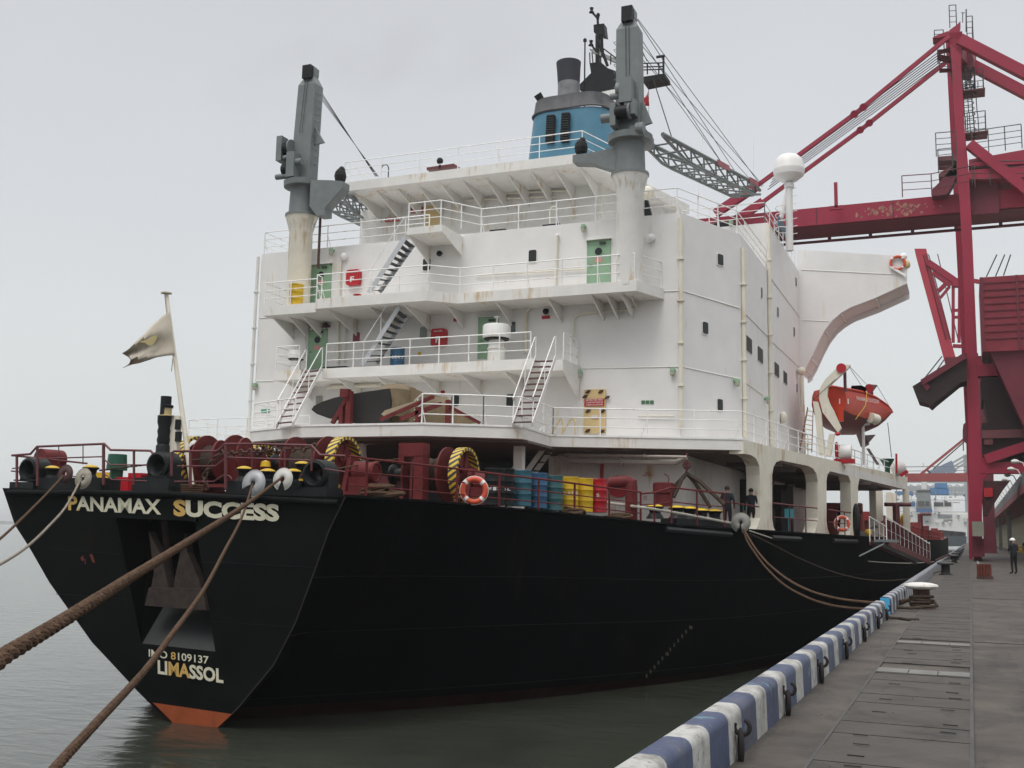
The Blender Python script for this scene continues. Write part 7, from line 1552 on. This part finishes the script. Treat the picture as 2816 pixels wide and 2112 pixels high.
m = MB(); m.prism([iq('R', *p) for p in ((1645, 650), (2320, 640), (2320, 1700), (1665, 1700), (1658, 1250), (1745, 1240), (1682, 945), (1658, 960))], (0, 7, 0)); m.build('feeder_housing', mat('sooty_housing', (.018, .007, .008), .85, rust=.25, rcol=(.05, .015, .015)), CRN)
m = MB(); m.prism([iq('M', *p) for p in ((1530, 1060), (1950, 1060), (1990, 1040), (1880, 1180), (1740, 1400), (1600, 1640), (1530, 1640))], (0, 5, 0)); m.build('belt_housing', mat('maroon_housing', (.05, .012, .015), .8, var=.4), CRN)
m = MB(); m.box(tuple(iq('M', 1540, 1330)-Vector((0, .2, 0))), tuple(iq('M', 1680, 1180))); m.build('red_cabinet', REDB, CRN)
# loading chute
m = MB(); m.prism([iq('R', 755, 770, 98.5), iq('R', 860, 705, 98.5), iq('R', 1460, 335, 98.5), iq('R', 1462, 700, 98.5), iq('R', 1370, 725, 98.5), iq('R', 1050, 985, 98.5), iq('R', 1000, 1035, 98.5), iq('R', 950, 995, 98.5), iq('R', 830, 965, 98.5)], (0, 3.2, 0)); CHU = m.build('chute', mat('sooty_chute', (.022, .012, .012), .8, rust=.3, rcol=(.05, .02, .02)), CRN)
m = MB(); m.beam(iq('R', 880, 720, 98.3), iq('R', 1440, 370, 98.3), .25, .5); m.prism([iq('R', 900, 690, 98.3), iq('R', 985, 770, 98.3), iq('R', 950, 830, 98.3), iq('R', 865, 740, 98.3)], (0, .2, 0)); m.build('chute_frame', CDRK, CHU)
m = MB(); m.tube([iq('R', 905, 675), iq('R', 1140, 380)], .05, 4); m.tube([iq('R', 1080, 550), iq('R', 1170, 420)], .05, 4); m.build('chute_rope', WIRE, CHU)
# fender arm beside the leg, bogies, cable reels
m = MB(); m.prism([iq('M', 1215, 75), iq('M', 1185, 110), iq('M', 1175, 210), iq('M', 1178, 540), iq('M', 1195, 545), iq('M', 1195, 380), iq('M', 1260, 440), iq('M', 1255, 190)], (0, .8, 0)); m.build('leg_bracket', CDRK, CRN)
m = MB()
for Yb in (90.0, 92.6, 96.5, 104): m.box((.05, Yb, .35), (.95, Yb+2.1, 1.7)); m.cyl((.2, Yb+.5, .45), (.75, Yb+.5, .45), .4, n=14); m.cyl((.2, Yb+1.6, .45), (.75, Yb+1.6, .45), .4, n=14)
m.box((.15, 90.5, 1.7), (.85, 106, 2.9)); m.build('bogie', CDRK, CRN)
m = MB(); a = q('Q', 1600, 960, Y=89.5); m.box((.15, 89.2, 1.9), (.95, 89.8, 3.0)); m.build('warning_box', mat('grey_cloth', (.25, .25, .2), .8), CRN)
# second crane further along the quay
CR2 = thing('gantry_crane', (1, 150, 0), 'second red gantry crane farther along the quay, its slanting leg left of the near one', 'crane'); Y2 = 150.
def jq(v, x, y): return q(v, x, y, Y=Y2)
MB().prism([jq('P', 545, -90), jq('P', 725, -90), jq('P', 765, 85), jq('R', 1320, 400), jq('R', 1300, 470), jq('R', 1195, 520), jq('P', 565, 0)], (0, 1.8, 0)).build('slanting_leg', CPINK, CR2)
a = jq('R', 1290, 480); m = MB(); m.beam(a-Vector((1, 0, 0)), Vector((3.0, Y2, a.z)), 1.8, 1.6); m.beam(Vector((2.4, Y2, a.z)), Vector((2.2, Y2, 0)), 1.4, 1.4); m.build('tie_beam', CDRK, CR2)
m = MB()
for a, b_, w_ in ((('P', 750, 120), ('P', 1160, 400), 1.6), (('P', 830, 270), ('P', 1100, 470), 1.2), (('P', 910, 560), ('P', 1050, 420), 1.0), (('P', 940, 660), ('P', 1080, 490), .7), (('P', 1135, 400), ('P', 1135, 1340), .8), (('P', 1235, 440), ('P', 1225, 1340), .8), (('P', 1130, 430), ('P', 1330, 440), 2.2), (('P', 1140, 850), ('P', 1300, 845), .7), (('P', 1140, 955), ('P', 1300, 950), .7), (('P', 1130, 1390), ('P', 1330, 1400), .9), (('P', 1450, 400), ('P', 1560, 420), 1.0)):
    m.beam(jq(*a), jq(*b_), w_*.5, w_*.5)
m.build('bracing', CRED, CR2)
m = MB(); a = jq('P', 800, 0); b_ = jq('P', 1130, 1300)
for dx in (-1.0, -.3, .8): m.tube([a+Vector((dx, 0, 0)), b_+Vector((dx*.8, 0, 0))], .06, 4)
for i in range(60): p = a.lerp(b_, i/60); m.tube([p+Vector((-1, 0, 0)), p+Vector((-.3, 0, .1))], .045, 3)
m.build('stairway', CDRK, CR2)
a = jq('Q', 1560, 1080); MB().box((1.2, 150, 0), (3, 160, 1.8)).build('bogie', CDRK, CR2)
# ================================================================ GALLERY AND SHED ALONG THE QUAY
XG = 4.0
GL = thing('conveyor_gallery', (XG, 120, 0), 'long raised conveyor gallery with grey side and faded red edge beside the quay', 'gallery')
z0 = 5.35; z1 = 6.0; z2 = 7.0
MB().box((XG, 76, z1), (XG+.15, 520, z2)).build('side_panel', mat('gallery_grey', (.085, .1, .105), .6, var=.2, scale=.3), GL)
MB().box((XG-.04, 76, z0), (XG+5.5, 520, z1-.003)).build('edge_beam', mat('faded_red_edge', (.2, .05, .055), .7, rust=.5, rcol=(.14, .09, .08), rscale=.5), GL)
MB().box((XG+.15, 76, z2-.1), (XG+5.5, 520, z2)).build('roof_sheet', DGREY, GL)
m = MB()
for i in range(7): y = 150+i*45; m.box((XG+.3, y, 0), (XG+.8, y+.5, z0))
m.build('gallery_post', mat('gallery_post_grey', (.1, .1, .09), .7), GL)
for i in range(14):
    m = MB(); y = 88+i*9; m.tube([(XG, y, z2-.2), (XG-.25, y, z2+.35), (XG-.6, y, z2+.45)], .05, 5); m.sph((XG-.75, y, z2+.42), .3, (1, .9, .6), 10, 6); m.build('gallery_lamp', mat('lamp_shade_white', (.6, .6, .56), .5) if i == 0 else MT['lamp_shade_white'], GL, True)
SH = thing('quay_shed', (8, 120, 0), 'long beige ribbed shed wall under the gallery at the right edge', 'shed')
MB().box((7.2, 70, 0), (22, 520, 6.8)).build('wall', mat('beige_ribbed_wall', (.5, .47, .36), .7, rust=.3, rcol=(.2, .15, .1), var=.15), SH)
m = MB()
for i in range(100): y = 80+i*3.2; m.box((7.0, y, 0), (7.2, y+.5, 5.3))
m.build('wall_ribs', MT['beige_ribbed_wall'], SH)
YR = thing('guard_rail', (6.2, 100, 0), 'low yellow guard rail along the foot of the beige shed wall', 'guard rail')
rail([(6.3, 84, 0), (6.3, 200, 0)], YR, m=YEL, h=.95, nr=2, sp=3, r=.05)
# ================================================================ FAR HARBOUR
YF = 540.
def fq(v, x, y, Y=YF): return q(v, x, y, Y=Y)
FSH = thing('container_ship', (-20, YF, ZW), 'distant hazy white ship with a grey and blue funnel beyond the bow', 'ship')
def fbox(x0, y0, x1, y1, m_, nm, v='M', Y=YF, dy=12, par=FSH):
    a = q(v, x0, y0, Y=Y); b_ = q(v, x1, y1, Y=Y); return MB().box((a.x, Y, b_.z), (b_.x, Y+dy, a.z)).build(nm, m_, par)
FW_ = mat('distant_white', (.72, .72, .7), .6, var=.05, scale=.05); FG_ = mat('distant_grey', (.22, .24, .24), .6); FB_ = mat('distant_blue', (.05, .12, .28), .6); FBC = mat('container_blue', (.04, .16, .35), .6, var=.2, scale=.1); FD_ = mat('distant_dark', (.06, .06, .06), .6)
fbox(-20, 1600, 1250, 2000, FW_, 'aft_house'); fbox(100, 1400, 380, 1610, FW_, 'bridge_block', Y=YF+3); fbox(680, 1400, 1010, 1610, FW_, 'bridge_block', Y=YF+3); fbox(-150, 1300, 300, 1420, FW_, 'upper_deck', Y=YF+8)
fbox(850, 1360, 1120, 1420, FW_, 'upper_deck', Y=YF+8); fbox(1000, 1590, 1270, 1700, FW_, 'side_house', Y=YF+1)
a = [fq('M', *p) for p in ((415, 1240), (620, 1240), (655, 1530), (390, 1530))]; MB().prism([p-Vector((0, 4, 0)) for p in a], (0, 8, 0)).build('funnel', FG_, FSH)
fbox(390, 1530, 655, 1592, FB_, 'funnel_band', Y=YF-4.3, dy=8); fbox(400, 1215, 635, 1245, FD_, 'funnel_cap', Y=YF-4.3, dy=8)
for x in (415, 545): fbox(x, 1400, x+(115 if x < 500 else 70), 1480, FD_, 'funnel_grille', Y=YF-4.5, dy=.3)
for (x0, x1) in ((110, 240), (245, 375), (690, 850), (865, 985)): fbox(x0, 1420, x1, 1490, FBC if x0 == 245 else FD_, 'wing_window', Y=YF+2.8, dy=.3)
for (x0, y0, x1, y1) in ((750, 1625, 1000, 1690), (200, 1640, 330, 1660), (850, 1710, 1000, 1740), (1020, 1620, 1230, 1690)): fbox(x0, y0, x1, y1, FG_, 'window_row', Y=YF-.3 if y0 > 1700 or x0 < 1000 else YF+.5, dy=.3)
m = MB(); m.prism([fq('Q', 1100, 745), fq('Q', 1450, 775), fq('Q', 1450, 960), fq('Q', 1100, 960)], (0, 120, 0)); m.build('hull', mat('distant_dark_hull', (.03, .045, .055), .6), FSH)
m = MB(); a = fq('M', 525, 1200); m.cyl(a, Vector((a.x, a.y, fq('M', 525, 900).z)), 1.2, n=8); m.box((a.x-6, a.y, fq('M', 525, 1010).z), (a.x+6, a.y+2, fq('M', 525, 990).z)); m.cyl(a+Vector((0, 0, 10)), Vector((a.x, a.y, fq('M', 525, 760).z)), .3, n=5); m.build('mast', FW_, FSH)
for k, (x0, y0, x1, y1) in enumerate(((30, 1235, 320, 1300), (620, 1180, 940, 1290), (700, 1100, 915, 1190), (250, 1460, 375, 1500))): 
    o = fbox(x0, y0, x1, y1, FBC, 'container_stack', Y=YF+40, dy=12, par=None); lab(o, ['distant blue container stack left of the far mast', 'wide distant blue container stack right of the far ship funnel', 'upper narrower blue container stack above the wide one', 'small distant blue container behind the far ship window'][k], 'containers', 'container stacks on the far quay')
rf = random.Random(9)
for k in range(46):
    x = rf.uniform(-20, 1230); y = rf.choice((1300, 1350, 1395, 1600, 1640, 1700, 1740, 1330))+rf.uniform(-12, 12); w_ = rf.uniform(8, 55); h_ = rf.uniform(8, 34)
    if 380 < x+w_ and x < 670 and y < 1610: continue
    fbox(x, y, x+w_, y+h_, rf.choice((FG_, FD_, FW_, FG_, FBC if k % 6 == 0 else FW_)), 'deck_equipment', Y=YF-1.2, dy=.8)
for k in range(4): m = MB(); x = 60+k*330; m.tube([fq('M', x, 1400-60*(k % 2)), fq('M', x, 1180+30*k)], .25, 5); m.build('ventilation_mast', FG_, FSH)
for yy_ in (1395, 1596): m = MB(); m.tube([fq('M', -10, yy_-14), fq('M', 1240, yy_-10)], .12, 4); m.build('far_railing', FG_, FSH)
# far cranes
FC = thing('gantry_crane', (0, 300, 0), 'distant red gantry crane with a level boom and one long stay above the far ship', 'crane'); Y3 = 300.
m = MB(); a = q('M', 200, 1005, Y=Y3); b_ = q('M', 1290, 1000, Y=Y3); m.beam(a, b_, 2, 2.1); m.build('boom', mat('far_crane_red', (.3, .05, .05), .6), FC)
MB().beam(q('M', 440, 970, Y=Y3), q('M', 1210, 345, Y=Y3), .5, .6).build('stay', MT['far_crane_red'], FC)
m = MB(); m.beam(q('M', 580, 880, Y=Y3), q('M', 640, 950, Y=Y3), .5, .5); m.tube([q('M', 680, 860, Y=Y3), q('M', 1200, 400, Y=Y3)], .15, 4); m.build('rigging', WIRE, FC)
m = MB(); m.beam(q('M', 1290, 300, Y=Y3), Vector((q('M', 1290, 1000, Y=Y3).x, Y3, 0)), 1.6, 1.6); m.beam(q('M', 1290, 1000, Y=Y3), (30, Y3, 36), 2, 3); m.build('tower', MT['far_crane_red'], FC)
rail([q('M', 200, 965, Y=Y3), q('M', 1250, 955, Y=Y3)], FC, m=FG_, h=2.2, nr=2, sp=6, r=.12)
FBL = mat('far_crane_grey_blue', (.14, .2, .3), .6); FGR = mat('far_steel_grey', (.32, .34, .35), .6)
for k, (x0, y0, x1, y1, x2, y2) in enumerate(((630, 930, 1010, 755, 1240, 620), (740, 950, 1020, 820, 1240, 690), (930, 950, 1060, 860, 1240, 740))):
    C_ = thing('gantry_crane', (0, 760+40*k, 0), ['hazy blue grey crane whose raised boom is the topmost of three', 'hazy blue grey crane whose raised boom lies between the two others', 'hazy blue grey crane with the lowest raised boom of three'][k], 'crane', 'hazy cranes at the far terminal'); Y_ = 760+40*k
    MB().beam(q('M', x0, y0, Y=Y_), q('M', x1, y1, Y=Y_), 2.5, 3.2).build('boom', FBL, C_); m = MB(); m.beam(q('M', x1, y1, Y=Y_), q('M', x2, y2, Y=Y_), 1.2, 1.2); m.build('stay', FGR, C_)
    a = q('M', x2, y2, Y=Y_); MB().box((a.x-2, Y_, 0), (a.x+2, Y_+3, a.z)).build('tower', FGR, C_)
for k, y in enumerate((1170, 1270, 1065, 1210)):
    m = MB(); Y_ = 900+20*k; m.beam(q('M', 200, y, Y=Y_), q('M', 1290, y+15, Y=Y_), 2, 2.4)
    for i in range(8): m.beam(q('M', 240+i*130, y, Y=Y_), q('M', 305+i*130, y-45, Y=Y_), .8, .8); m.beam(q('M', 305+i*130, y-45, Y=Y_), q('M', 370+i*130, y, Y=Y_), .8, .8)
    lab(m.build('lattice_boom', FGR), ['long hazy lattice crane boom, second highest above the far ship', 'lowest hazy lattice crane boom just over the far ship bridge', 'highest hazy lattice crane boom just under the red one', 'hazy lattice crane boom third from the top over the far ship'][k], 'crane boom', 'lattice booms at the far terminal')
# low land across the water on the left
lm_ = MB(); lm_.grid([[(-2600+i*60, 1800, ZW-1), (-2600+i*60, 1860, ZW+3+5*abs(math.sin(i*.9)))] for i in range(20)]); struct(lm_.build('far_shore', mat('far_shore', (.1, .12, .11), .9)))
sm = MB().sph((-33, 54, 29.5), 1, (13.5, 2.2, 3.4), 24, 14).build('exhaust_smoke', bpy.data.materials.new('thin_brown_smoke'), None, True); sm['kind'] = 'stuff'
t = sm.data.materials[0]; t.use_nodes = True; t = t.node_tree; t.nodes.clear(); o_ = t.nodes.new('ShaderNodeOutputMaterial'); pv = t.nodes.new('ShaderNodeVolumePrincipled'); pv.inputs['Color'].default_value = (.35, .3, .26, 1)
tc_ = t.nodes.new('ShaderNodeTexCoord'); nn = t.nodes.new('ShaderNodeTexNoise'); nn.inputs['Scale'].default_value = .22; nn.inputs['Detail'].default_value = 3; t.links.new(tc_.outputs['Object'], nn.inputs['Vector'])
mp_ = t.nodes.new('ShaderNodeMapping'); mp_.inputs['Location'].default_value = (0, 0, -1.0); mp_.inputs['Scale'].default_value = (1/13.5, 1/2.2, 1/3.4); t.links.new(tc_.outputs['Object'], mp_.inputs[0])
ln = t.nodes.new('ShaderNodeVectorMath'); ln.operation = 'LENGTH'; t.links.new(mp_.outputs[0], ln.inputs[0]); mr_ = t.nodes.new('ShaderNodeMapRange'); mr_.inputs[1].default_value = 1.; mr_.inputs[2].default_value = .2; t.links.new(ln.outputs['Value'], mr_.inputs[0])
m1 = t.nodes.new('ShaderNodeMapRange'); m1.inputs[1].default_value = .42; m1.inputs[2].default_value = .7; m1.inputs[4].default_value = .06; t.links.new(nn.outputs[0], m1.inputs[0])
mu = t.nodes.new('ShaderNodeMath'); mu.operation = 'MULTIPLY'; t.links.new(m1.outputs[0], mu.inputs[0]); t.links.new(mr_.outputs[0], mu.inputs[1]); t.links.new(mu.outputs[0], pv.inputs['Density']); t.links.new(pv.outputs[0], o_.inputs['Volume'])
# haze
hz = MB().box((-14500, -310, -10.5), (14500, 14500, 62)).build('haze', bpy.data.materials.new('haze_air')); hz['kind'] = 'stuff'
hm = hz.data.materials[0]; hm.use_nodes = True; t = hm.node_tree; t.nodes.clear(); o_ = t.nodes.new('ShaderNodeOutputMaterial'); pv = t.nodes.new('ShaderNodeVolumePrincipled')
pv.inputs['Color'].default_value = (.94, .96, .97, 1); pv.inputs['Density'].default_value = .0003; pv.inputs['Anisotropy'].default_value = .2
t.links.new(pv.outputs[0], o_.inputs['Volume'])

# ---------------------------------------------------------------- keep the tree to thing > part > sub-part
def depth(o):
    d_ = 1
    while o.parent is not None: o = o.parent; d_ += 1
    return d_
again = True
while again:
    again = False
    for o in list(SC.objects):
        if o.parent is not None and depth(o) > 3:
            p = o.parent                   # lift the middle object beside its own parent
            while depth(p) > 2:
                gp = p.parent.parent; p.parent = gp; p.location = WL[p]-WL[gp]
            again = True; break
